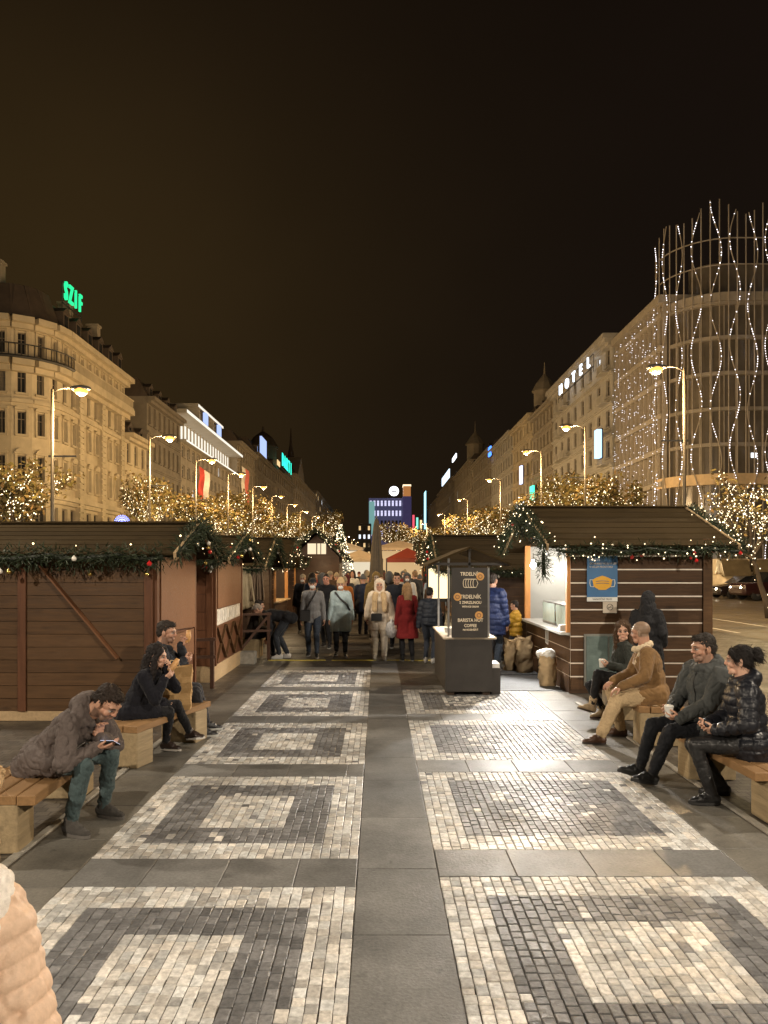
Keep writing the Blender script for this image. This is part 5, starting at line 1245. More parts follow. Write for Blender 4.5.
for s, lst in ((-1, [(-14.1, 29.5, 6.3, 3.6), (-14, 46.5, 8.2, 3.8), (-14, 54, 7.6, 6.0), (-14, 62, 8.3, 6.2), (-14, 70, 9.5, 6.6), (-14, 80, 9.2, 6.6), (-14, 92, 10.5, 7), (-14, 106, 10.5, 8), (-14, 124, 11, 9), (-14, 150, 11.5, 10), (-9.5, 165, 15, 9)]),
               (1, [(14.9, 28.6, 5.6, 3.8), (14, 48, 8.2, 4.6), (14, 54.5, 9.6, 5.2), (14, 63, 8.6, 5.8), (13.6, 84, 9.4, 7), (13.6, 96, 10.2, 7.4), (13.6, 112, 10.6, 8), (13.6, 132, 11, 9), (13.6, 160, 12, 10), (13.6, 200, 13, 11), (8.5, 230, 14, 10), (4.2, 150, 11.5, 8), (7.2, 172, 12, 8)])):
    for i, (x, y, h, wd) in enumerate(lst):
        lab = ordw[i] + ' tree wound with lights in the ' + ('left' if s < 0 else 'right') + ' row, counted from the camera'
        t_ = lit_tree(x, y, h, wd, (2 if (i == 0 and s > 0) else (i + (s > 0)) % 2), lab, 'street trees wound with lights'); TREES.append(t_)
# spruce with dense lights down the aisle
root = empty('spruce_tree', (-2.6, 52, 0), 0, 'slim lit Christmas spruce standing at the end of the left stall row', 'tree')
r = random.Random(4); tr, lf, li = MB(), MB(), MB(); H_ = 4.9; tr.tube([(0, 0, 0), (0, 0, H_)], [.12, .02], 8)
for i in range(2600):
    z_ = .5 + (H_ - .5) * r.random() ** 1.15; rad = 1.15 * (1 - z_ / H_) + .08; a = r.uniform(0, 2 * PI); q = rad * math.sqrt(r.random()); p = Vector((q * math.cos(a), q * math.sin(a), z_)); o = Vector((math.cos(a), math.sin(a), -.4)) * .2; w = Vector((-math.sin(a), math.cos(a), .3)) * .022; k = r.uniform(.6, 1.4); lf.add([p - w, p + w, p + o + w, p + o - w], [(0, 1, 2, 3)], 0, (.025 * k, .045 * k, .02 * k))
for i in range(420):
    z_ = .5 + (H_ - .5) * r.random() ** 1.15; rad = 1.25 * (1 - z_ / H_) + .1; a = r.uniform(0, 2 * PI); li.octa((rad * math.cos(a), rad * math.sin(a), z_), .032)
tr.build('trunk', BARK, root); lf.build('crown', LEAF, root, attr=True); tag(li.build('fairy_lights', STR, root), kind='stuff')
# ---------------------------------------------------------------- street lamps
POLE = simple('lamp_pole', (.055, .046, .032), .5, 6, .15); HEADM = simple('lamp_housing', (.10, .09, .08), .4, 6, .2)
LENS = emit('sodium_lens', (1, .46, .09), 1.9)
LAMP_AT = []
def street_lamp(x, y, h, label, group, protos={}):
    root = empty('street_lamp', (x, y, 0), 0, label, 'street lamp', group); s = -1 if x > 0 else 1
    b = MB(); b.lathe([(.13, 0), (.13, .9), (.08, 1.0), (.06, 3), (.045, h)], 12); b.build('pole', POLE, root, True)
    b = MB(); b.tube([(0, 0, h - .1), (s * .25, 0, h + .02), (s * .62, 0, h + .04)], .018, 8); b.build('arm', HEADM, root, True)
    b = MB(); b.ball((s * .88, 0, h + .03), (.34, .17, .10), 14); hd = b.build('lamp_head', HEADM, root, True)
    b = MB(); b.ball((s * .90, 0, h - .05), (.21, .18, .16), 14); b.build('lens', LENS, hd, True)
    b = MB(); b.bar((-.12, 0, h * .72), (.12, 0, h * .72), .06, .06); b.bar((-s * .1, 0, h * .72), (s * .75, 0, h * .72), .04, .05); b.build('crossbar', POLE, root)
    LAMP_AT.append((x + s * .90, y, h - .28)); return root
for s, lst in ((-1, [(-10.2, -6, 7.6), (-10.2, 9.5, 7.6), (-10.2, 23.5, 7.5), (-10.2, 33.5, 7.75), (-10.2, 42, 7.95), (-10.2, 51, 8.3), (-10.2, 61, 8.5), (-10.2, 72, 8.8), (-10.2, 84, 9), (-10.2, 98, 9.3), (-10.2, 116, 9.8), (-10.2, 140, 10.5), (-10.2, 168, 11), (-10.2, 200, 11.5), (-10.2, 240, 12), (-10.2, 290, 13), (-10.2, 350, 14)]),
               (1, [(9.8, -6, 8.2), (9.8, 9.0, 8.2), (9.8, 24, 8.3), (9.8, 35.5, 8.6), (9.8, 45, 8.9), (9.8, 60, 9.0), (9.8, 82, 9.4), (9.8, 110, 9.8), (9.8, 150, 10.8), (9.8, 208, 11.8), (9.8, 300, 13.4)])):
    for i, (x, y, h) in enumerate(lst): street_lamp(x, y, h, ordw[i] + ' sodium street lamp in the ' + ('left' if s < 0 else 'right') + ' row, counted from behind the camera', 'street lamps')
# flags, blue ornament, parasol
for i, (px, d, w_, c) in enumerate(((198, 62, 1.0, ((.62, .08, .06), (.7, .66, .6))), (241, 88, .95, ((.66, .62, .56), (.5, .12, .1))))):
    p = at(px, d); root = empty('banner_flag', p, 0, ('red and white' if i == 0 else 'pale') + ' long banner flag on a pole before the lit attic hotel', 'flag'); zt = zat(466, d)
    b = MB(); b.tube([(0, 0, 0), (0, 0, zt + .6)], .06, 8); b.build('flagpole', POLE, root)
    for j in (0, 1):
        b = MB(); n = 10; vs = []
        for k_ in range(n + 1):
            z_ = zt - k_ * 4.2 / n
            for q in (0, 1): vs.append((.08 + (j + q) * .42 + .05 * math.sin(k_), .10 * math.sin(k_ * .9 + j), z_ - .3 * (j + q)))
        b.add(vs, [(2 * k_, 2 * k_ + 1, 2 * k_ + 3, 2 * k_ + 2) for k_ in range(n)]); o = b.build('cloth_stripe', simple('flag_%d%d' % (i, j), c[j], .8, 4, .15), root); sm = o.modifiers.new('t', 'SOLIDIFY'); sm.thickness = .02
root = empty('ornament', (-19.8, 58, zat(523, 58)), 0, 'round blue light ornament in front of the corner palace', 'light ornament'); b = MB(); bo = emit('ornament_blue', (.25, .30, 1), 4)
for a in range(24):
    for q in (.15, .3, .45, .58): b.octa((q * math.cos(a * .26 + q * 3), 0, q * math.sin(a * .26 + q * 3)), .055)
b.build('bulbs', bo, root)['kind'] = 'stuff'; b = MB(); b.tube([(.6 * math.cos(a * .26), .05, .6 * math.sin(a * .26)) for a in range(25)], .03, 6); b.tube([(0, .05, -.6), (0, .05, -zat(523, 58))], .05, 6); b.build('hoop', IRON, root)
root = empty('parasol', (-.05, 24.5, 0), 0, 'closed dark parasol standing in the middle of the crowded aisle', 'parasol')
b = MB(); b.lathe([(.28, 0), (.28, .06), (.05, .09), (.03, .12), (.03, 3.5), (.01, 3.6)], 12); b.build('pole', IRON, root)
b = MB(); n, vs, fs = 24, [], []
for i in range(15):
    f_ = i / 14; z_ = 1.35 + 2.15 * f_; rd = .165 * (1 - f_) ** .6 + .04
    for j in range(n): vs.append((rd * (1 + .22 * math.cos(j * PI / 1.5)) * math.cos(2 * PI * j / n), rd * (1 + .22 * math.cos(j * PI / 1.5)) * math.sin(2 * PI * j / n), z_))
for i in range(14):
    for j in range(n): fs.append((i * n + j, i * n + (j + 1) % n, (i + 1) * n + (j + 1) % n, (i + 1) * n + j))
b.add(vs, fs); b.build('folded_canopy', simple('parasol_cloth', (.075, .06, .042), .85, 10, .25, .3), root, True)
# ---------------------------------------------------------------- benches, rails
def bench(p0, p1, blocks, width, label, top=.42, n=4, seed=0):
    """p0..p1: inner front edge line; planks lie on wooden blocks"""
    p0, p1 = Vector((*p0, 0)), Vector((*p1, 0)); d = (p1 - p0); ln = d.length; d.normalize(); rz = math.atan2(d.y, d.x) - PI / 2
    root = empty('bench', p0, rz, label, 'bench', 'plank benches on square blocks'); r = random.Random(seed)
    sgn = -1 if p0.x < 0 else 1; w = (width - .012 * (n - 1)) / n
    for i in range(n):
        b = MB(); u0 = i * (w + .012); e0, e1 = r.uniform(-.02, .02), r.uniform(-.03, .03); b.cbox(*sorted((sgn * u0, sgn * (u0 + w))), e0, ln + e1, top - .062, top, .006, tilt=(r.uniform(-.02, .02), r.uniform(-.004, .004))); b.build('seat_plank', W_BENCH, root)
    for (v0, v1, ua, ub) in blocks:
        b = MB(); b.box(*sorted((sgn * ua, sgn * ub)), v0, v1, 0, top - .064); b.build('block', W_BLOCK, root, bevel=.012)
bench((-2.27, 4.98), (-2.32, 6.50), [(.0, .26, .12, .50), (1.2, 1.46, .12, .50)], .52, 'plank bench with the man looking at his phone, left foreground', .39, 4, 1)
bench((-2.28, 7.06), (-1.90, 8.46), [(.02, .30, .0, .42), (1.10, 1.36, -.02, .40)], .46, 'plank bench under the woman in black eating, on the left', .40, 3, 2)
bench((2.78, 5.54), (2.74, 6.98), [(.0, .26, .11, .48), (1.16, 1.40, .03, .46)], .50, 'plank bench under the couple in dark coats, right foreground', .39, 4, 3)
bench((2.78, 8.0), (2.86, 9.7), [(.0, .28, .02, .44), (1.36, 1.64, .02, .44)], .50, 'plank bench under the man in the shearling coat on the right', .42, 4, 4)
W_RAIL = wood('rail_timber', (.085, .045, .03), 'x', .6, .35)
def rail(x0, x1, y0, y1, h, label, diag=True):
    root = empty('timber_rail', (x0, y0, 0), 0, label, 'rail', 'timber rails by the left stalls'); dx, dy = x1 - x0, y1 - y0
    for f in (0, 1):
        b = MB(); b.bar((dx * f, dy * f, 0), (dx * f, dy * f, h), .06, .06, up=(0, 1, 0)); b.build('post', W_RAIL, root)
    for z in (h - .03, h * .62):
        b = MB(); b.bar((-.05 * dx, -.05 * dy, z), (dx * 1.08, dy * 1.08, z), .07, .045); b.build('rail_bar', W_RAIL, root)
    if diag: b = MB(); b.bar((dx * .05, dy * .05, .15), (dx * .95, dy * .95, h * .9), .04, .05); b.build('brace', W_RAIL, root)
rail(-3.25, -2.62, 11.75, 11.85, .80, 'low dark timber rail between the two nearest left stalls', False)
rail(-2.90, -2.26, 15.3, 15.5, .98, 'braced timber rail beside the crossed timber stall', True)
b = MB(); b.cbox(-.18, .18, -.15, .15, 0, .24, .02); o = b.build('concrete_block', kerb, loc=(-2.62, 14.95, 0)); tag(o, 'pale concrete block at the corner of the crossed timber stall', 'block')
# cloths and sign on the dim stall
for i, (x, y, w, h, c, lab) in enumerate(((-3.08, 17.0, .62, .92, (.36, .29, .18), 'pale gold cloth hanging on the dim stall front'), (-2.72, 17.02, .32, .80, (.16, .11, .07), 'brown cloth hanging next to the pale gold one'))):
    b = MB(); n, k_ = 26, 12; vs = []
    for j in range(k_ + 1):
        f_ = j / k_; 
        for q in range(n + 1): u = q / n - .5; vs.append((u * w * (.62 + .42 * f_), -.06 - .035 * math.sin(q * 1.05 + i) * (.4 + f_) - .02 * math.sin(q * .5), -h * f_ - .05 * math.cos(u * 6) * f_))
    b.add(vs, [(j * (n + 1) + q, j * (n + 1) + q + 1, (j + 1) * (n + 1) + q + 1, (j + 1) * (n + 1) + q) for j in range(k_) for q in range(n)])
    o = b.build('hanging_cloth', simple('drape_%d' % i, c, .6, 5, .25, .2), smooth=True, loc=(x, y, 1.92)); sm = o.modifiers.new('t', 'SOLIDIFY'); sm.thickness = .012; tag(o, lab, 'cloth')
b = MB(); b.cbox(-.06, .06, -.012, .012, -.06, .06, .004); o = b.build('wall_notice', PAPER, loc=(-3.66, 17.12, 1.56)); tag(o, 'small square white notice on the dim stall front', 'notice')
# stall with its gable to the square, lit window under the gable
y0, X0 = 27.0, -2.15
root = empty('gabled_stall', (X0, y0, 0), 0, 'market stall with gable facing the camera and a lit window under it', 'market stall', 'wooden market stalls')
b = MB(); b.box(-.9, .75, .0, 2.6, .1, 2.3); b.prism([(-.9, 2.302), (.75, 2.302), (-.07, 3.1)], .0, 2.6, 'xz'); b.build('wall', W_DARK, root)
b = MB()
for s in (-1, 1): b.add([(-.07, -.4, 3.30), (-.07, 2.9, 3.30), (-.07 + s * 1.25, 2.9, 2.18), (-.07 + s * 1.25, -.4, 2.18), (-.07, -.4, 3.22), (-.07, 2.9, 3.22), (-.07 + s * 1.25, 2.9, 2.10), (-.07 + s * 1.25, -.4, 2.10)], [(0, 1, 2, 3), (4, 7, 6, 5), (0, 3, 7, 4), (1, 5, 6, 2), (3, 2, 6, 7)])
b.build('roof', W_ROOF2, root)
b = MB(); b.box(-.38, .28, -.06, -.01, 2.40, 2.78); o = b.build('window', emit('gable_window', (1, .80, .52), .9), root)
b = MB(); b.box(-.07, -.03, -.08, -.062, 2.40, 2.78); b.box(.08, .11, -.08, -.062, 2.40, 2.78); b.box(-.42, .32, -.08, -.062, 2.36, 2.40); b.build('window_bars', W_DARK, o)
garland([[(X0 - .07 - 1.27, 26.55, 2.16), (X0 - .07, 26.55, 3.30), (X0 - .07 + 1.27, 26.55, 2.16)]], 'garland with dense bulbs along the gable with the lit window', .12, 70, 6, 77, bulb=BULBP)
# clutter farther down the aisle: canopies and a stage roof
for i, (x, y, w, d, z, c, lab) in enumerate(((1.9, 47, 2.8, 3, 3.2, (.17, .022, .010), 'red canopy tent on the right down the aisle'), (-1.4, 56, 3.6, 3, 3.3, (.45, .36, .26), 'beige canopy tent on the left down the aisle'), (2.0, 66, 5.0, 4, 4.4, (.40, .32, .24), 'wide beige canopy tent far down the aisle'), (-3.6, 74, 4.4, 4, 4.6, (.38, .33, .28), 'grey-beige canopy tent far down on the left'), (5.2, 60, 3, 3, 4.0, (.45, .06, .03), 'red canopy tent behind the right stalls'))):
    root = empty('canopy_tent', (x, y, 0), 0, lab, 'canopy tent', 'canopy tents down the aisle')
    b = MB(); b.add([(-w / 2, 0, z - .7), (w / 2, 0, z - .7), (w / 2, d, z - .7), (-w / 2, d, z - .7), (0, d / 2, z)], [(0, 1, 4), (1, 2, 4), (2, 3, 4), (3, 0, 4)]); b.box(-w / 2, w / 2, -.01, .0, z - .95, z - .701); o = b.build('cover', simple('tent_%d' % i, c, .7, 3, .15), root); sm = o.modifiers.new('t', 'SOLIDIFY'); sm.thickness = .02
    for q in ((-1, 0), (1, 0), (-1, 1), (1, 1)):
        b = MB(); b.bar((q[0] * (w / 2 - .05), q[1] * d, 0), (q[0] * (w / 2 - .05), q[1] * d, z - .7), .05, .05); b.build('leg', IRON, root)
    b = MB(); b.box(-w / 2 + .1, w / 2 - .1, d - .1, d - .05, 1.2, z - .9); b.build('glow_backdrop', SH[i % 2], root)  # added glowing panel standing in for scattered lights down the aisle
b = MB(); b.box(-.30, .30, -.03, .03, 0, .85); b.box(-.25, .25, -.034, -.0301, .08, .78, 1); o = b.build('lit_board', [IRON, emit('board_glow', (1, .82, .45), 1.6)], loc=(1.45, 17.8, 1.1)); tag(o, 'glowing yellowish board beside the serving counter canopy', 'board'); 
b = MB(); b.bar((0, 0, 0), (0, 0, 1.1), .05, .05); bb = b.build('board_post', IRON, o, loc=(0, 0, -1.1))
# ---------------------------------------------------------------- vehicles
CARP = simple('car_paint_dark', (.020, .014, .014), .25, 3, .2, coat=.8, spec=.6); CARP2 = simple('car_paint_maroon', (.035, .012, .012), .25, 3, .2, coat=.8, spec=.6); TYRE = simple('tyre', (.02, .02, .02), .8, 20, .2); CGL = simple('car_glass', (.02, .02, .022), .06, 2, .2, spec=.8); RIM = simple('rim', (.35, .35, .36), .35, 5, .1, metal=.8); VANP = simple('van_paint', (.62, .50, .34), .4, 3, .1)
HL = emit('headlamp', (1, .92, .75), 45); TLn = emit('tail_lamp', (1, .05, .02), 2); HOFF = simple('headlamp_off', (.45, .45, .45), .1, 3, .1, spec=.8)
def vehicle(name, x, y, rz, label, paint, st, gl, wheels, wr, lit=True, cat='car', wd=.88, group='cars on the cross street', gmax=9):
    """st: stations (x, z_low, z_belt, halfwidth); gl: glass-house stations (x, z_belt, z_roof, halfwidth_low, halfwidth_top). Nose toward -x."""
    root = empty(name, (x, y, 0), rz, label, cat, group); b = MB(); vs, fs = [], []
    for (px, zl, zb, hw) in st:
        prof = [(-hw * .86, zl), (-hw, zl + .12), (-hw * 1.0, (zl + zb) / 2 + .05), (-hw * .93, zb - .03), (-hw * .80, zb), (hw * .80, zb), (hw * .93, zb - .03), (hw, (zl + zb) / 2 + .05), (hw, zl + .12), (hw * .86, zl)]
        vs += [(px, q, z) for q, z in prof]
    n = 10
    for i in range(len(st) - 1):
        for j in range(n): fs.append((i * n + j, i * n + (j + 1) % n, (i + 1) * n + (j + 1) % n, (i + 1) * n + j))
    fs += [tuple(range(n - 1, -1, -1)), tuple((len(st) - 1) * n + j for j in range(n))]; b.add(vs, fs); b.build('body', paint, root, True, bevel=.02)
    b = MB(); vs, fs = [], []
    for (px, zb, zr, h0, h1) in gl: vs += [(px, -h0, zb), (px, -h1, zr), (px, h1, zr), (px, h0, zb)]
    for i in range(len(gl) - 1):
        for j, m in ((0, 1), (1, 0), (2, 1)): fs.append(((i * 4 + j, i * 4 + j + 1, i * 4 + j + 5, i * 4 + j + 4), m))
    for f, m in fs: 
        if f[0] % 4 == 1 and (f[0] // 4 == 0 or f[0] // 4 == len(gl) - 2): m = 1
        if f[0] // 4 >= gmax: m = 0
        b.add([vs[q] for q in f], [(0, 1, 2, 3)], m)
    b.build('cabin', [paint, CGL if cat == 'car' else simple('van_glass', (.22, .17, .10), .15, 2, .3, spec=.7)], root)
    for wx in wheels:
        for q in (-1, 1):
            b = MB(); b.X = Matrix.Translation((wx, q * (wd - .09), wr)) @ Matrix.Rotation(PI / 2, 4, 'X'); b.lathe([(wr * .6, -.11), (wr * .95, -.11), (wr, -.07), (wr, .07), (wr * .95, .11), (wr * .6, .11)], 20); w_ = b.build('wheel', TYRE, root, True)
            b = MB(); b.X = Matrix.Translation((wx, q * (wd - .09), wr)) @ Matrix.Rotation(PI / 2, 4, 'X'); b.lathe([(.05, -.115), (wr * .62, -.10), (wr * .62, .10), (.05, .115)], 10); b.build('rim', RIM, w_)
    fx, fz, fw = st[0][0], (st[0][1] + st[0][2]) / 2 + .12, st[0][3]
    for q in (-1, 1):
        b = MB(); b.ball((fx + .10, q * fw * .74, fz), (.12, .15, .085), 10); b.build('headlight', HL if lit else HOFF, root, True)
        b = MB(); b.ball((st[-1][0] - .06, q * st[-1][3] * .78, fz + .12), (.08, .14, .10), 8); b.build('tail_light', TLn if lit else B_RED, root, True)
        b = MB(); b.ball((gl[1][0] - .0, q * (gl[1][3] + .12), gl[1][1] + .08), (.07, .11, .07), 8); b.build('mirror', paint, root, True)
    return root
sed = [(-2.2, .32, .62, .70), (-2.08, .22, .74, .84), (-1.3, .2, .88, .89), (-.4, .2, .95, .9), (1.2, .2, .98, .9), (1.95, .22, .98, .86), (2.2, .34, .86, .74)]
sgl = [(-.95, .92, .94, .74, .60), (-.25, .96, 1.38, .78, .60), (.5, .97, 1.45, .78, .60), (1.2, .97, 1.38, .76, .58), (1.85, .96, .98, .70, .58)]
suv = [(-2.25, .42, .86, .74), (-2.12, .30, 1.00, .88), (-1.3, .28, 1.06, .92), (-.4, .28, 1.12, .93), (1.3, .28, 1.16, .93), (2.1, .30, 1.16, .90), (2.28, .42, 1.06, .80)]
sgl2 = [(-1.05, 1.06, 1.10, .80, .64), (-.45, 1.12, 1.66, .82, .66), (.6, 1.14, 1.74, .82, .66), (1.7, 1.15, 1.70, .80, .64), (2.2, 1.14, 1.2, .78, .62)]
vehicle('parked_car', 23.1, 47.4, R(8), 'dark car with a bright headlight, farther one, partly behind the stall', CARP, sed, sgl, (-1.35, 1.3), .32)
vehicle('parked_car', 23.4, 44.6, R(5), 'dark maroon car in front of the other car at the right edge', CARP2, suv, sgl2, (-1.4, 1.38), .36)
van = [(-2.6, .45, .95, .80), (-2.5, .32, 1.15, .95), (-1.6, .3, 1.35, 1.0), (-1.0, .3, 1.5, 1.0), (2.4, .3, 1.5, 1.0), (2.5, .36, 1.45, .98)]
vgl = [(-1.65, 1.32, 1.36, .92, .80), (-.95, 1.49, 2.45, .96, .86), (0, 1.5, 2.55, .97, .88), (2.3, 1.5, 2.5, .97, .88), (2.45, 1.48, 1.6, .95, .86)]
for i, (x, y) in enumerate(((24.2, 51.5), (26.3, 51.0))):
    vehicle('parked_van', x, y, R(80 - 4 * i), ('left' if i == 0 else 'right') + 'most pale van facing the square behind the dark cars', VANP, van, vgl, (-1.7, 1.6), .34, False, 'van', .95, 'pale vans behind the cars', 2)
# ---------------------------------------------------------------- the people in the square
SKIN = attr_mat('skin', rough=.5, scale=60, amt=.07, bump=.06, spec=.4, sss=.06); HAIR = cloth('hair_strands', .68, 110, 1.0, .0, .3, .45)
WOOL = cloth('wool', .95, 120, .5, .08, .12); COTTON = cloth('cotton', .8, 70, .35, .05, .22); PUFFY = cloth('nylon', .55, 75, .35, .0, .35, .14); GLOSSY = cloth('shiny_nylon', .42, 30, .10, 0, .4, .12); DENIM = cloth('denim', .8, 150, .35, .1, .25, .22); LEATH = cloth('leather', .42, 40, .3, 0, .5, .2); SUEDE = cloth('suede', .9, 26, .4, .15, .15, .22); RUB = cloth('rubber', .6, 30, .15, 0, .4, .08)
S1, S2, S3 = (.52, .30, .205), (.44, .245, .165), (.58, .35, .25)
def person(x, y, rz, label, group=None): return empty('person', (x, y, 0), rz, label, 'person', group)
class Loc:
    def __init__(s, x, y, rz, k=1.0): s.M = (Matrix.Translation((x, y, 0)) @ Matrix.Rotation(rz, 4, 'Z')); s.I = s.M.inverted(); s.k = k; s.R3 = Matrix.Rotation(-rz, 3, 'Z')
    def __call__(s, p): return tuple((s.I @ Vector(p)) / s.k)          # world point -> figure units
    def dir(s, v): return tuple(s.R3 @ Vector(v))
    def w(s, p): return s.M @ Vector(p)                                 # figure (scaled) -> world
def cup(pos, label, tilt=(0, 0)):
    root = empty('paper_cup', pos, 0, label, 'paper cup', 'paper cups held in the hand'); root.rotation_euler = (tilt[0], tilt[1], 0)
    b = MB(); b.lathe([(.026, 0), (.029, .005), (.037, .085), (.038, .088)], 16); b.build('cup', PAPER, root, True); b = MB(); b.lathe([(.040, .086), (.040, .096), (.034, .102), (.02, .103)], 16); b.build('lid', PAPER, root, True)
# 1 man with the phone
Z = Loc(-2.47, 5.55, R(-106)); f = Fig(pel=(0, 0, .515), lean=(0, .76, .65), ankles=(Z(at(104, 5.72, .09)), Z(at(70, 5.33, .09))), kpole=((0, 1, 1.2), (0, 1, 1.2)),
    wrists=((-.045, .44, .66), Z((-2.03, 5.40, .60))), epole=((-.7, .25, -1), (.8, -.2, -1)), look=(.10, .66, -.54), headoff=(0, .04, -.03), toes=((.05, 1, 0), (.16, 1, 0)), vox=.0085,
    hands=(dict(d=(.15, .15, 1), n=(.35, .8, 0), curl=(28, 38, 30), thumb=(1, 0, 0)), dict(d=(-.35, .9, .16), n=(-.25, -.1, .9), curl=(14, 20, 14), thumb=(1, .2, .2), thumbv=(.6, .75, .35))))
p = person(-2.47, 5.55, R(-106), 'person in grey-brown hooded jacket bent over a lit phone on the left bench')
f.body(p, S2, SKIN, stubble=(.06, .04, .03), beard=.75); f.hair(p, HAIR, (.022, .014, .010))
j = f.jacket(p, COTTON, (.105, .084, .076), puff=.016, hem=.10, skirt=.42, hood='down', wr=.017, ws=.10); f.seam(p, j, RUB, (.25, .23, .2), r=.005); f.trousers(p, DENIM, (.055, .082, .085), fit=.95, wr=.012); f.shoes(p, SUEDE, (.055, .05, .045), RUB, solecol=(.12, .11, .10), boot=.03)
ph = empty('phone', Z.w(f.wri[1] + Vector((-.040, .085, .036))), 0, 'phone with a glowing screen held by the man on the left bench', 'phone'); ph.rotation_euler = (R(8), R(-34), R(-125))
b = MB(); b.cbox(-.037, .037, -.075, .075, -.004, .004, .003); b.build('phone_case', RUB and simple('phone_black', (.02, .02, .022), .3, 5, .1), ph); b = MB(); b.box(-.034, .034, -.071, .071, .0042, .0052); b.build('screen', emit('phone_screen', (.75, .80, 1), 2.2, True), ph)
# 2 woman in black eating
Z = Loc(-2.48, 7.55, R(-98), .92); f = Fig(pel=(0, 0, .50), lean=(0, .46, .89), ankles=(Z(at(190, 7.95, .16)), Z(at(166, 7.78, .09))), kpole=((0, 1, 1), (0, 1, 1)), wrists=((-.06, .38, .96), (.06, .40, .87)), epole=((-.6, -.2, -1), (.6, -.2, -1)), look=(-.1, 1, -.18), toes=((.2, 1, .15), (.1, 1, 0)), vox=.010, female=True, k=.92,
    hands=(dict(d=(.3, .5, .7), n=(.7, -.2, .3), curl=(40, 50, 40)), dict(d=(-.2, .7, .5), n=(-.5, .0, .7), curl=(40, 45, 40))))
p = person(-2.48, 7.55, R(-98), 'person with long dark hair in a black coat eating on the left bench')
f.body(p, S3, SKIN, brow=(.02, .012, .01)); f.hair(p, HAIR, (.014, .010, .009), 'long'); f.jacket(p, WOOL, (.012, .012, .016), hem=.18, skirt=.62, puff=.012, wr=.012); f.trousers(p, COTTON, (.012, .012, .014), .85); f.shoes(p, LEATH, (.03, .018, .014), RUB, solecol=(.55, .52, .48))
b = MB(); b.X = Matrix.Translation(Z.w(f.wri[0] * .5 + f.wri[1] * .5 + Vector((0, .07, .06)))); b.tube([(-.02, -.02, -.03), (.0, .0, .0), (.03, .02, .05), (.05, .03, .09)], [.026, .03, .03, .02], 10); o = b.build('pastry_roll', MATS['pastry'], smooth=True); tag(o, 'pale rolled pastry in the hands of the woman in black', 'pastry')
# 3 man eating behind the paper bag
Z = Loc(-2.50, 8.45, R(-78)); f = Fig(pel=(0, 0, .51), lean=(0, .16, 1), ankles=((-.16, .55, .10), (.12, .50, .09)), kpole=((-.2, 1, 1), (.2, 1, 1)), wrists=((-.03, .27, 1.02), (.12, .30, .86)), epole=((-.6, -.2, -1), (.6, -.1, -1)), look=(.25, 1, -.12), vox=.010, hands=(dict(d=(.2, .4, .8), n=(.8, -.2, .2), curl=(35, 45, 35)), dict(d=(-.4, .8, .2), n=(-.7, -.1, .5), curl=(35, 45, 35))))
p = person(-2.50, 8.45, R(-78), 'person with cropped hair eating behind the brown paper bag on the left')
f.body(p, S2, SKIN, stubble=(.07, .045, .035), beard=.6); f.hair(p, HAIR, (.030, .022, .017)); f.jacket(p, COTTON, (.018, .019, .024), puff=.012, hem=.10, skirt=.15, wr=.014); f.trousers(p, DENIM, (.022, .022, .026)); f.shoes(p, LEATH, (.02, .02, .022), RUB)
f2_ = Z.w(f.wri[0] + Vector((.02, .06, .07))); b = MB(); b.X = Matrix.Translation(f2_); b.tube([(0, 0, -.05), (.02, .02, .03), (.02, .01, .10)], [.026, .032, .022], 10); o = b.build('bread_roll', MATS['pastry'], smooth=True); tag(o, 'bread roll at the mouth of the man behind the paper bag', 'bread')
root = empty('paper_bag', (-2.16, 7.98, .402), R(10), 'brown paper bag standing on the bench between the two eating people', 'paper bag')
b = MB(); n = 16; vs, fs = [], []; r = random.Random(3)
for i in range(9):
    fz = i / 8
    for j in range(n):
        t = 2 * PI * j / n; c, s_ = math.cos(t), math.sin(t); q = 1 / max(abs(c), abs(s_)); wv = .012 * math.sin(i * 2 + j * 1.3) + r.uniform(-.005, .005); vs.append(((.17 * (1 + .12 * fz) * q + wv) * c * .95, (.09 * q * (1 - .25 * fz) + wv) * s_, fz * .45 + .015 * math.sin(j) * fz))
for i in range(8):
    for j in range(n): fs.append((i * n + j, i * n + (j + 1) % n, (i + 1) * n + (j + 1) % n, (i + 1) * n + j))
fs.append(tuple(range(n - 1, -1, -1))); b.add(vs, fs); b.build('bag_body', simple('bag_kraft', (.47, .29, .12), .7, 6, .15, .5, bscale=10), root, False); b = MB(); b.tube([(-.05, -.06, .44), (-.04, -.06, .52), (.04, -.06, .52), (.05, -.06, .44)], .006, 6); b.build('handle', SACK, root)
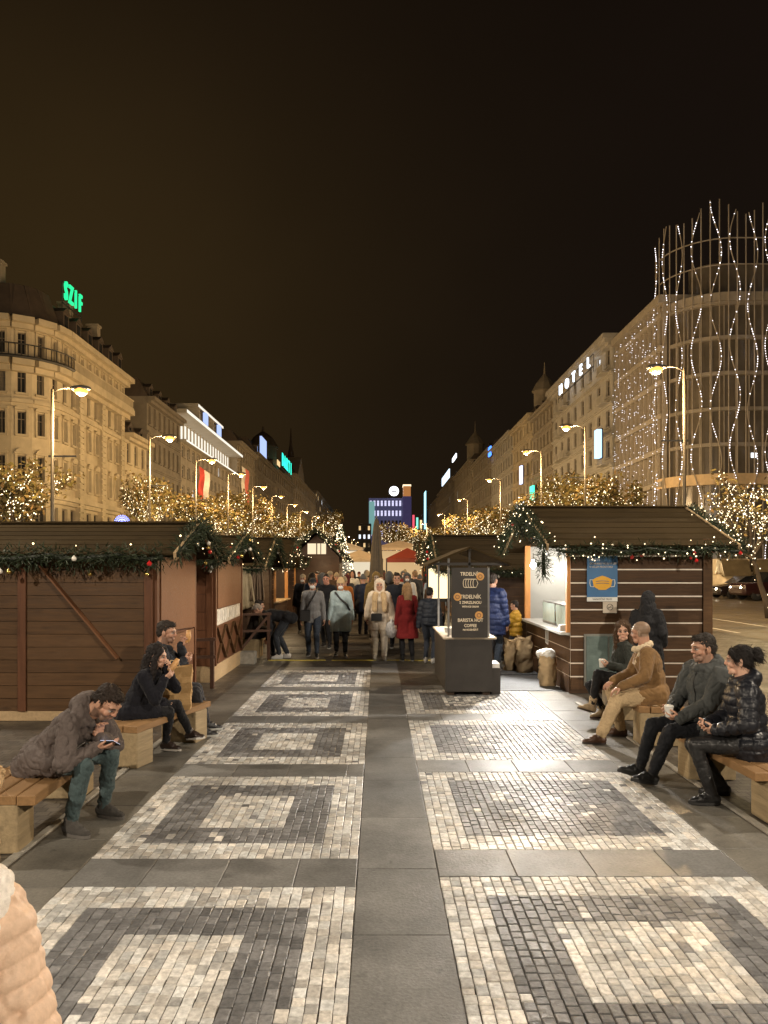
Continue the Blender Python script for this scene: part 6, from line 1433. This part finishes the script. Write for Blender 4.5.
# 4 foreground puffer jacket, cut by the frame
f = Fig(pel=(0, 0, .93), wrists=((-.25, .1, .86), (.30, .10, .88)), k=.885, vox=.0075, female=True, look=(.1, 1, -.1)); p = person(-.865, 1.47, R(-22), 'person in a pale peach quilted jacket cut off by the near left corner')
f.body(p, S3, SKIN); f.hair(p, HAIR, (.40, .27, .14), 'long'); f.jacket(p, PUFFY, (.66, .47, .34), puff=.040, hem=.12, quilt=.040, qamp=.26, wr=.006, ws=.12, collar=.045, vox=.0052, fuzz=.0036); f.trousers(p, DENIM, (.03, .03, .04)); f.shoes(p, LEATH, (.03, .03, .03), RUB)
b_ = Blob(); b_.cap(f.neck - f.side * .09 + f.fw * .05, .05, f.neck + f.side * .10 + f.fw * .02, .055); b_.cap(f.neck + f.side * .13 + f.t * -.02 - f.fw * .04, .045, f.neck + f.side * .17 - f.fw * .11 - f.t * .12, .035); b_.chain([f.neck + f.side * .08 + f.fw * .04, f.sh[1] + f.side * .02 + f.t * .075, f.sh[1] + f.side * .055 - f.fw * .06 + f.t * .03, f.sh[1] + f.side * .05 - f.fw * .11 - f.t * .07, f.sh[1] + f.side * .06 - f.fw * .115 - f.t * .16], [.04, .036, .034, .032, .028]); f.put_on('scarf', b_, p, WOOL, (.75, .70, .64), wr=.012, ws=.05)
# 5 woman with a cup, long hair
Z = Loc(3.06, 9.20, R(96), .95); f = Fig(pel=(0, 0, .525), lean=(0, .10, 1), ankles=(Z(at(592, 9.15, .22)), Z(at(604, 9.45, .09))), kpole=((0, 1, 1), (0, 1, 1)), wrists=(Z((2.80, 9.02, .73)), Z((2.80, 9.18, .72))), epole=((-.7, -.4, -1), (.7, -.4, -1)), look=Z.dir((-.35, -1, -.12)), toes=((-.1, 1, .30), (.1, 1, 0)), vox=.010, female=True, k=.95, hands=(dict(d=(.5, .8, 0), n=(.6, .1, .6), curl=(40, 40, 30)), dict(d=(-.5, .8, 0), n=(-.6, .1, .6), curl=(40, 40, 30))))
p = person(3.06, 9.20, R(96), 'person with long brown hair and pale boots holding a cup on the right bench')
f.body(p, S3, SKIN); f.hair(p, HAIR, (.075, .042, .022), 'long'); j = f.jacket(p, COTTON, (.030, .033, .028), hem=.10, skirt=.25, puff=.010, wr=.012); f.trousers(p, COTTON, (.016, .016, .017), .9); f.shoes(p, SUEDE, (.46, .35, .22), RUB, boot=.10, solecol=(.05, .03, .025), name='boot')
cup(Z.w((f.wri[0] + f.wri[1]) * .5 + Vector((0, .085, -.03))), 'paper cup in the hands of the woman with pale boots')
# 6 man in shearling coat
Z = Loc(3.05, 8.25, R(78)); f = Fig(pel=(0, 0, .53), lean=(0, .22, .97), ankles=(Z(at(600, 8.08, .09)), Z(at(621, 8.45, .09))), kpole=((0, 1, 1), (0, 1, 1)), wrists=(Z((2.62, 8.05, .63)), Z((2.64, 8.38, .64))), epole=((-.8, -.5, -.6), (.8, -.5, -.6)), look=Z.dir((-.75, .62, -.12)), vox=.009, k=1.0, hands=(dict(n=(.2, .3, -1), curl=(20, 25, 20)), dict(n=(-.2, .3, -1), curl=(20, 25, 20))))
p = person(3.05, 8.25, R(78), 'person in a tan shearling coat and beige trousers on the right bench')
f.body(p, S2, SKIN, hairc=(.25, .17, .115)); f.jacket(p, SUEDE, (.20, .115, .048), puff=.022, hem=.16, skirt=.36, wr=.009, ws=.14); f.trousers(p, COTTON, (.42, .31, .18), 1.15); f.shoes(p, LEATH, (.075, .035, .018), RUB, boot=.13, solecol=(.04, .03, .025), name='boot')
b_ = Blob(); k1 = f.neck
for j in range(10):
    a0, a1 = PI * (.0 + j * .16), PI * (.16 + j * .16); q = lambda a: k1 + f.side * math.cos(a) * .098 + f.fw * (math.sin(a) * -.088 + .02) + f.t * (.022 + .015 * math.sin(a)); b_.cap(q(a0), .034, q(a1), .034, n=8)
b_.cap(k1 - f.side * .09 + f.fw * .03, .03, k1 - f.side * .05 + f.fw * .13 - f.t * .14, .028); b_.cap(k1 + f.side * .09 + f.fw * .03, .03, k1 + f.side * .05 + f.fw * .13 - f.t * .14, .028); f.put_on('fleece_collar', b_, p, WOOL, (.62, .50, .34), wr=.010, ws=.025)
b_ = Blob(); 
for i in (0, 1):
    e = f.hip[i].lerp(f.knee[i], .36); dd = (f.knee[i] - f.hip[i]).normalized()
    b_.cap(f.pel - f.fw * .155 - f.side * .13 * (1 if i else -1) * -1 - Vector((0, 0, .105)), .020, e - Vector((0, 0, .128)) + f.side * .10 * (1 if i else -1), .020)
b_.cap(f.pel - f.fw * .155 - f.side * .13 - Vector((0, 0, .105)), .02, f.pel - f.fw * .155 + f.side * .13 - Vector((0, 0, .105)), .02); f.put_on('fleece_hem', b_, p, WOOL, (.62, .50, .34), wr=.006, ws=.02)
# 7 standing figure in a black hood
f = Fig(wrists=((-.22, .16, .92), (.22, .16, .92)), k=.90, vox=.012, lean=(0, .06, 1), look=(.2, 1, -.3)); p = person(3.78, 10.55, R(-35), 'person in a black hooded coat standing with back turned at the stall corner')
f.body(p, S2, SKIN); f.jacket(p, COTTON, (.017, .017, .019), hood='up', puff=.03, hem=.42, wr=.016, flare=.02); f.trousers(p, DENIM, (.012, .012, .013)); f.shoes(p, LEATH, (.012, .012, .012), RUB, solecol=(.03, .03, .03))
# 8 grey coat with a cup
Z = Loc(2.92, 6.62, R(112), .99); f = Fig(pel=(0, 0, .535), lean=(0, .06, 1), ankles=(Z(at(652, 6.55, .10)), Z(at(640, 6.78, .10))), kpole=((0, 1, 1), (.1, 1, 1)), wrists=(Z((2.60, 6.43, .62)), Z((2.58, 6.58, .64))), epole=((-.8, -.5, -.5), (.8, -.5, -.5)), look=Z.dir((-1, -.10, -.10)), toes=(Z.dir((-1, -.15, .18)), Z.dir((-1, .12, .22))), vox=.0085, k=.99, hands=(dict(d=Z.dir((-1, .35, -.1)), n=Z.dir((-.1, .6, .7)), curl=(38, 42, 30), thumb=(.2, .5, .8)), dict(d=Z.dir((-1, -.45, -.15)), n=Z.dir((-.1, -.7, .5)), curl=(40, 42, 30), thumb=(0, .5, .8))))
p = person(2.92, 6.62, R(112), 'person in a grey hooded coat with legs stretched out, holding a white cup')
f.body(p, S2, SKIN, stubble=(.10, .075, .06), beard=.5); f.hair(p, HAIR, (.030, .024, .020)); j = f.jacket(p, COTTON, (.066, .070, .068), puff=.028, hem=.10, skirt=.32, hood='down', wr=.015, ws=.12, collar=.042); f.seam(p, j, RUB, (.02, .02, .02)); f.seam(p, j, COTTON, (.05, .053, .052), .10, .22, .11, 'pocket_welt', .010); f.trousers(p, COTTON, (.012, .013, .016), .95); f.shoes(p, LEATH, (.010, .010, .010), RUB, solecol=(.015, .015, .015), boot=.04)
cup(Z.w((f.wri[0] + f.wri[1]) * .5 + Vector((0, .085, -.015))), 'white paper cup in the hands of the man in the grey coat')
# 9 shiny black puffer, bun
Z = Loc(2.98, 6.02, R(76), .96); f = Fig(pel=(0, 0, .53), lean=(0, .10, 1), ankles=(Z(at(712, 6.0, .09)), Z(at(722, 6.25, .09))), kpole=((0, 1, 1), (0, 1, 1)), wrists=(Z((2.70, 5.95, .62)), Z((2.69, 6.10, .63))), epole=((-.8, -.5, -.6), (.8, -.5, -.6)), look=Z.dir((-.9, .45, -.05)), vox=.008, female=True, k=.96, hands=(dict(n=(.6, .2, .2), curl=(30, 35, 30)), dict(n=(-.6, .2, .2), curl=(30, 35, 30))))
p = person(2.98, 6.02, R(76), 'person with a dark hair bun in a shiny black puffer jacket on the right bench')
f.body(p, S3, SKIN, brow=(.02, .012, .01)); f.hair(p, HAIR, (.012, .009, .008), 'bun'); f.jacket(p, GLOSSY, (.013, .014, .019), puff=.034, hem=.15, skirt=.10, hood='down', quilt=.085, qamp=.17, wr=.006, ws=.09, collar=.045); f.trousers(p, LEATH, (.013, .013, .014), .92, wr=.006); f.shoes(p, LEATH, (.010, .010, .011), RUB, boot=.22, name='boot', solecol=(.02, .02, .02))
b = MB(); b.tube([Z.w(f.sh[0] + Vector((.06, .0, .10))), Z.w(f.pel + f.t * .34 + Vector((.02, -.215, 0))), Z.w(f.pel + f.t * .10 + Vector((.2, -.10, 0)))], .012, 6)
# mid-ground walkers
def walker(x, y, rz, label, k=1, top=None, legs=None, shoec=(.02, .02, .02), hat=None, hatc=None, hairs=None, hairc=(.02, .014, .01), skin=S2, mask=False, step=.14, hem=.12, puff=.015, arms=None, flare=0, quilt=0, hood=None, fem=False, fit=1.0, topm=None, look=(0, 1, -.08), vox=.014, group=None, lean=(0, .04, 1), legm=None, epole=None, skirt=None, pel=(0, 0, .92), ank=None, sole=True):
    f = Fig(pel=pel, lean=lean, ankles=ank or ((-.10, step, .09), (.10, -step, .10)), wrists=arms or ((-.25, -.02 + step * .5, .83), (.25, .1 - step * .5, .83)), k=k, vox=vox, female=fem, look=look, epole=epole)
    p = person(x, y, rz, label, group); f.body(p, skin, SKIN, hairc=hairc if (hairs is None and hat is None) else None)
    if hairs: f.hair(p, HAIR, hairc, hairs)
    if hat: f.hair(p, WOOL, hatc, hat, name={'beanie': 'beanie', 'cap': 'cap', 'hood': 'knit_hood'}[hat])
    f.jacket(p, topm or COTTON, top, hem=hem, puff=puff, flare=flare, quilt=quilt, hood=hood, skirt=skirt, wr=.009, ws=.12); f.trousers(p, legm or COTTON, legs, fit); f.shoes(p, LEATH, shoec, RUB if sole else None, solecol=(.4, .4, .38))
    if mask:
        b_ = Blob(); K_ = f.hk; b_.ell(f.H((0, .062, -.055)), (.058 * K_, .052 * K_, .046 * K_), f.hf); b_.cap(f.H((0, .10, -.02)), .012 * K_, f.H((0, .095, -.07)), .02 * K_); me = b_.fuse(.009, 2); me.materials.append(COTTON); link('face_mask', me, p, color=(.72, .72, .70))
    return f, p, Loc(x, y, rz)
Tc = R(180)
f, p, Z = walker(-1.39, 16.0, Tc, 'person in grey sweater, dark cap and white mask with a bag strapped across', .98, (.20, .20, .205), (.035, .045, .065), hat='cap', hatc=(.02, .022, .025), mask=True, legm=DENIM)
root = empty('shoulder_bag', Z.w((.14, .19, .90)), 0, 'black bag strapped across the person in the grey sweater', 'bag'); b = MB(); b.cbox(-.10, .10, -.04, .04, -.12, .12, .02); b.build('pouch', simple('bag_black', (.015, .015, .016), .5, 8, .2), root)
iv = Matrix.Translation(root.location).inverted(); b = MB(); b.tube([iv @ Z.w(q) for q in ((.14, .20, .98), (.04, .185, 1.18), (-.08, .13, 1.40), (-.10, .0, 1.46), (-.02, -.16, 1.30), (.15, -.15, 1.0), (.22, .03, .92))], .018, 6); b.build('strap', MATS['bag_black'], root)
f, p, Z = walker(-.80, 16.15, Tc, 'person in pale teal coat and beige beanie with white mask', .97, (.38, .48, .51), (.014, .014, .016), hat='beanie', hatc=(.50, .36, .20), mask=True, hem=.30, puff=.03, flare=.015, step=.06, fem=True)
b = MB(); b.tube([Z.w(q) for q in ((.12, .10, 1.38), (.0, .18, 1.24), (-.14, .19, 1.12), (-.19, .06, 1.0))], .022, 6); o = b.build('crossbody_strap', MATS['bag_black']); tag(o, 'dark strap across the pale teal coat', 'strap')
f, p, Z = walker(.03, 15.55, Tc, 'person in cream coat and cream trousers with a white knitted hood, coming nearer', .97, (.76, .66, .53), (.74, .66, .53), (.55, .5, .42), hat='hood', hatc=(.66, .56, .44), hem=.22, puff=.045, fit=1.2, fem=True, step=.10, topm=WOOL, arms=((-.30, .12, .86), (.26, .14, .88)))
b_ = Blob(); 
for q in (-1, 1): b_.chain([f.neck + Vector((q * .08, .10, -.02)), f.pel + Vector((q * .10, .20, .34)), f.pel + Vector((q * .10, .21, .14))], [.06, .055, .045])
f.put_on('scarf', b_, p, WOOL, (.58, .42, .24), wr=.01, ws=.04)
b = MB(); b.cbox(-.11, .11, -.04, .04, -.075, .075, .02); o = b.build('handbag', MATS['bag_black'], loc=Z.w((.06, .25, .90))); tag(o, 'small black handbag held before the cream coat', 'bag')
b_ = Blob(); b_.ell((0, 0, -.20), (.13, .09, .17)); b_.cap((0, 0, .0), .02, (0, 0, -.12), .07); me = b_.fuse(.012, 2, .02, .06); me.materials.append(simple('plastic_white', (.66, .66, .66), .4, 8, .1)); o = link('carrier_bag', me, None, Z.w((-.24, .20, .84))); tag(o, 'white plastic carrier bag in the hand of the person in cream', 'bag')
walker(.60, 15.25, R(8), 'person with blond hair in a red coat, back to the camera', .93, (.17, .018, .018), (.012, .012, .014), hairs='long', hairc=(.28, .17, .08), hem=.36, flare=.03, fem=True, step=.05, topm=WOOL)
walker(1.02, 14.95, R(-20), 'person in short navy puffer jacket and jeans facing away beside the red coat', .88, (.020, .025, .036), (.03, .036, .05), hairs='short', hairc=(.02, .016, .014), hem=.04, puff=.035, quilt=.09, topm=PUFFY, legm=DENIM, step=.05, shoec=(.5, .48, .45))
walker(.44, 17.6, Tc, 'tall person in open dark navy jacket behind the cream coat', 1.04, (.016, .018, .025), (.016, .016, .018), hairs='short', hem=.14, puff=.02)
walker(-1.22, 17.9, R(170), 'person in black jacket with reddish face behind the grey sweater', 1.03, (.014, .014, .016), (.02, .02, .022), skin=(.46, .22, .15), hem=.14, puff=.02)
walker(-.05, 19.2, R(185), 'person in a khaki hooded parka beyond the cream coat', 1.04, (.17, .11, .035), (.02, .018, .016), hood='up', hem=.26, puff=.035, skin=(.36, .28, .22))
# bending man and his seated friend
walker(-1.96, 15.75, R(92), 'person in black bending far down beside the crossed timber stall', .98, (.012, .012, .014), (.026, .03, .038), (.5, .48, .46), hairs='short', hairc=(.3, .26, .22), lean=(0, 1, .16), pel=(0, -.06, .88), ank=((-.08, .10, .09), (.10, -.06, .09)), arms=((-.14, .34, .44), (.14, .36, .46)), epole=((-.3, -1, 0), (.3, -1, 0)), look=(0, .7, -.7), hem=.10, skirt=.1, legm=DENIM)
walker(-2.72, 16.1, R(-80), 'person in dark clothes seated low beside the bending person', .95, (.03, .024, .02), (.02, .02, .022), hairs='short', lean=(0, .3, 1), pel=(0, 0, .5), ank=((-.12, .45, .09), (.12, .5, .09)), arms=((-.16, .35, .62), (.16, .35, .62)), skirt=.2, hem=.1)
b = MB(); b.cbox(-.25, .25, -.25, .25, 0, .38, .015); o = b.build('wooden_block', W_BLOCK, loc=(-2.76, 16.1, 0)); tag(o, 'wooden block under the person in dark clothes by the stall', 'seat')
# by the lit counter
walker(2.08, 13.75, R(-30), 'tall person in a blue quilted jacket and jeans behind the menu board', 1.05, (.012, .022, .075), (.05, .065, .09), hairs='short', hem=.22, puff=.04, quilt=.10, topm=PUFFY, legm=DENIM, step=.04)
walker(2.45, 15.0, R(100), 'person in dark jacket leaning over between the blue jacket and the child', .98, (.016, .016, .018), (.02, .02, .024), hairs='short', lean=(0, .35, 1), arms=((-.15, .4, .85), (.15, .42, .8)), step=.1)
walker(2.66, 14.45, R(65), 'child in a mustard yellow jacket by the lit counter', .74, (.40, .22, .02), (.03, .03, .036), hairs='short', hem=.06, puff=.04, topm=PUFFY, quilt=.1, arms=((-.16, .34, .95), (.16, .34, .95)), step=.05)
# the crowd farther on: five figures, copied and dressed in their own colours
GRP = 'crowd walking between the stalls'
PROT = []
for i, kw in enumerate((dict(hat='beanie', hatc=(.1, .1, .1), hem=.26, puff=.03), dict(hairs='short', hem=.12, puff=.02), dict(hairs='long', hem=.34, flare=.02, fem=True), dict(hat='hood', hatc=(.1, .1, .1), hem=.2, puff=.035, mask=True), dict(hat='cap', hatc=(.1, .1, .1), hem=.12, puff=.03, mask=True))):
    f, p, Z = walker(0, 60, 0, 'x', 1, (.1, .1, .1), (.03, .03, .035), vox=.022, group=GRP, sole=False, step=.12 if i % 2 else .06, **kw); PROT.append(p)
COLS = [('black', (.012, .012, .014)), ('navy', (.018, .024, .045)), ('dark grey', (.05, .05, .05)), ('olive', (.07, .06, .025)), ('brown', (.09, .05, .025)), ('red', (.26, .03, .02)), ('pale blue', (.28, .36, .46)), ('beige', (.40, .30, .18)), ('white', (.60, .58, .54)), ('wine', (.10, .018, .022)), ('charcoal', (.026, .026, .028)), ('teal', (.04, .12, .13)), ('grey', (.18, .18, .18)), ('orange', (.42, .14, .03))]
HEADS = ('in a knit hat', 'with short hair', 'with long hair', 'in a hood and mask', 'in a cap and mask')
used = set(); rr = random.Random(11); nth = 0; spots = []
ORD = {}
for d in (19.4, 20.2, 21.0, 21.8, 22.6, 23.6, 24.6, 25.6, 26.6, 28, 29.5, 31, 33, 35, 37.5, 40, 43):
    for q in range(1 if d < 19 else 2 if d < 21 else 3):
        for _ in range(30):
            x = rr.uniform(-2.15, 1.75); y = d + rr.uniform(-.5, .5)
            if all((x - a) ** 2 + (y - b_) ** 2 > .5 for a, b_ in spots) and (x + .05) ** 2 + (y - 24.5) ** 2 > .3 and all((x - a) ** 2 + (y - b_) ** 2 > .4 for a, b_ in ((.44, 17.6), (-1.22, 17.9), (-.05, 19.2))) and not (x < -1.0 and 26.3 < y < 30): break
        else: continue
        spots.append((x, y))
for (x, y) in spots:
    v = rr.randrange(5); ci = rr.randrange(len(COLS)) if rr.random() < .5 else rr.choice((0, 1, 2, 10, 4))
    for _ in range(80):
        if (v, ci) not in used: break
        v = rr.randrange(5); ci = rr.randrange(len(COLS))
    used.add((v, ci)); away = rr.random() < .45; nm, c = COLS[ci]
    lab = 'person ' + HEADS[v] + ' and ' + nm + ' coat in the crowd, ' + ('walking away' if away else 'coming nearer')
    o = copy_tree(PROT[v], None, lab) if PROT[v].get('placed') else PROT[v]
    PROT[v]['placed'] = 1; o['label'] = lab; nth += 1; o.location = (x, y, 0); o.rotation_euler = (0, 0, (0 if away else PI) + rr.uniform(-.5, .5)); s_ = rr.uniform(.93, 1.06); o.scale = (s_, s_, s_)
    lc = rr.choice(((.012, .012, .014), (.03, .036, .055), (.05, .045, .04)))
    for ch in KIDS.get(o, []):
        n_ = ch.name.split('.')[0]
        if n_ == 'jacket': ch.color = (*c, 1)
        elif n_ == 'trousers': ch.color = (*lc, 1)
        elif n_ in ('beanie', 'knit_hood', 'cap'): ch.color = (*rr.choice(((.02, .02, .02), (.3, .24, .16), (.08, .02, .02), (.1, .1, .1))), 1)
        elif n_ == 'hair': ch.color = (*rr.choice(((.015, .01, .008), (.06, .035, .02), (.2, .12, .06))), 1)
for p_ in PROT:
    if not p_.get('placed'):
        for ch in KIDS.get(p_, []): bpy.data.objects.remove(ch)
        bpy.data.objects.remove(p_)
    else: del p_['placed']
for o in COL.objects:
    if 'placed' in o.keys(): del o['placed']
# ---------------------------------------------------------------- lights, sky, camera
def point(name, loc, watts, col, rad=.12, parent=None):
    l = bpy.data.lights.new(name, 'POINT'); l.energy = watts; l.color = col; l.shadow_soft_size = rad
    o = bpy.data.objects.new(name, l); COL.objects.link(o); o.location = loc; return o
SOD, SODN = (1, .66, .32), (1, .86, .68)
for (x, y, z) in LAMP_AT:
    near = y < 12
    point('lamp_light', (x, y, z), LAMP_NEAR * (.5 if y > 0 else 1.25) if near else LAMP_FAR * (1 if y < 90 else .9 if y < 110 else 1.5), SODN if near else SOD, .16)
point('bulb_light', (2.60, 12.95, 1.80), 45, (1, .93, .84), .05)
sl = bpy.data.lights.new('flood_light', 'SPOT'); sl.energy = 700; sl.color = (1, .94, .86); sl.spot_size = R(128); sl.spot_blend = .5; sl.shadow_soft_size = .06
fo = bpy.data.objects.new('flood_light', sl); COL.objects.link(fo); fo.location = (2.52, 12.9, 1.95); fo.rotation_euler = (Vector((.0, 10.2, 0)) - fo.location).to_track_quat('-Z', 'Y').to_euler()
point('stall_light', (3.9, 12.6, 1.98), 62, (1, .92, .82), .15); point('stall_light', (3.6, 14.0, 1.95), 40, (1, .92, .82), .15)
point('stall_light', (2.7, 18.0, 1.85), 22, (1, .85, .62), .1)
for s, X, y0, D, zc, zr, r_ in far_st: point('stall_light', (s * (X - .05), y0 + D / 2, zc - .15), 55, (1, .74, .42), .12)
point('stall_light', (-2.0, 26.2, 2.0), 14, (1, .74, .42), .1)
for t_ in TREES:
    if t_.location.y < 115: point('tree_glow', t_.location + Vector((-.2 if t_.location.x > 0 else .2, 0, 4.2)), 460, (1, .76, .38), 1.1)
for i, y in enumerate((99, 107, 115, 123, 130)): point('attic_glow', (-23.6, y, 18.6), 40, (1, .92, .78), .3)
sun = bpy.data.lights.new('ambient_fill', 'SUN'); sun.energy = .012; sun.angle = R(10); sun.color = (1, .85, .65)  # added dim directional fill for ambient light, not a visible source
so = bpy.data.objects.new('ambient_fill', sun); COL.objects.link(so); so.rotation_euler = (R(35), R(10), R(20))
w = bpy.data.worlds.new('World'); S.world = w; w.use_nodes = True; nt = w.node_tree; bg = nt.nodes['Background']
tc = N(nt, 'ShaderNodeTexCoord'); sx = N(nt, 'ShaderNodeSeparateXYZ'); L(nt, tc.outputs['Generated'], sx.inputs[0])
# night sky: city glow thinning upward, uneven on low cloud, brownest over the left roofs
e = N(nt, 'ShaderNodeMapRange'); e.inputs[1].default_value = 0; e.inputs[2].default_value = .62; L(nt, sx.outputs['Z'], e.inputs[0])
n1 = noisen(nt, tc.outputs['Generated'], 2.2, 3)
c = mixc(nt, e.outputs[0], (.0064, .0046, .0034), (.0038, .0023, .0017))
lf = N(nt, 'ShaderNodeMapRange'); lf.interpolation_type = 'SMOOTHSTEP'; lf.inputs[1].default_value = .45; lf.inputs[2].default_value = -.60; L(nt, sx.outputs['X'], lf.inputs[0])
b1 = N(nt, 'ShaderNodeMapRange', interpolation_type='SMOOTHSTEP'); b1.inputs[1].default_value = .72; b1.inputs[2].default_value = .34; b1.inputs[3].default_value = .25; L(nt, sx.outputs['Z'], b1.inputs[0])
c = mixc(nt, mathn(nt, 'MULTIPLY', mathn(nt, 'MULTIPLY', lf.outputs[0], .95), b1.outputs[0]), c, (.0300, .0178, .0060))
rt = N(nt, 'ShaderNodeMapRange'); rt.interpolation_type = 'SMOOTHSTEP'; rt.inputs[1].default_value = -.25; rt.inputs[2].default_value = .7; L(nt, sx.outputs['X'], rt.inputs[0])
c = mixc(nt, mathn(nt, 'MULTIPLY', rt.outputs[0], .6), c, (.0090, .0056, .0036))
k = mathn(nt, 'ADD', mathn(nt, 'MULTIPLY', n1, .6), .7); vm = N(nt, 'ShaderNodeVectorMath', operation='SCALE'); L(nt, c, vm.inputs[0]); L(nt, k, vm.inputs['Scale'])
sky = N(nt, 'ShaderNodeTexSky'); sky.sky_type = 'NISHITA'; sky.sun_disc = False; sky.sun_elevation = R(-8); sky.sun_rotation = R(160)
mx = mixc(nt, .02, vm.outputs[0], sky.outputs[0], 'ADD'); L(nt, mx, bg.inputs['Color']); bg.inputs['Strength'].default_value = 1.0
cam = bpy.data.cameras.new('camera'); co = bpy.data.objects.new('camera', cam); COL.objects.link(co); S.camera = co
cam.sensor_fit = 'VERTICAL'; cam.sensor_height = 32; cam.sensor_width = 24; cam.lens = F / 1024 * 32
co.location = (0, 0, CAMH); co.rotation_euler = (PI / 2, 0, 0); cam.shift_x = (384 - CX) / 1024; cam.shift_y = (HY - 512) / 1024; cam.clip_start = .05; cam.clip_end = 2500
S.view_settings.view_transform = 'Standard'; S.view_settings.look = 'None'; S.view_settings.gamma = 1; S.view_settings.use_curve_mapping = False; S.view_settings.exposure = EXPO
cy = S.cycles; cy.use_denoising = True; cy.sample_clamp_indirect = 2.5; cy.sample_clamp_direct = 0; cy.max_bounces = 5; cy.diffuse_bounces = 3; cy.glossy_bounces = 3; cy.use_light_tree = True; cy.caustics_reflective = False; cy.caustics_refractive = False; cy.blur_glossy = 1.0
try: cy.denoiser = 'OPENIMAGEDENOISE'
except Exception: pass
bpy.data.scenes.remove(TS)
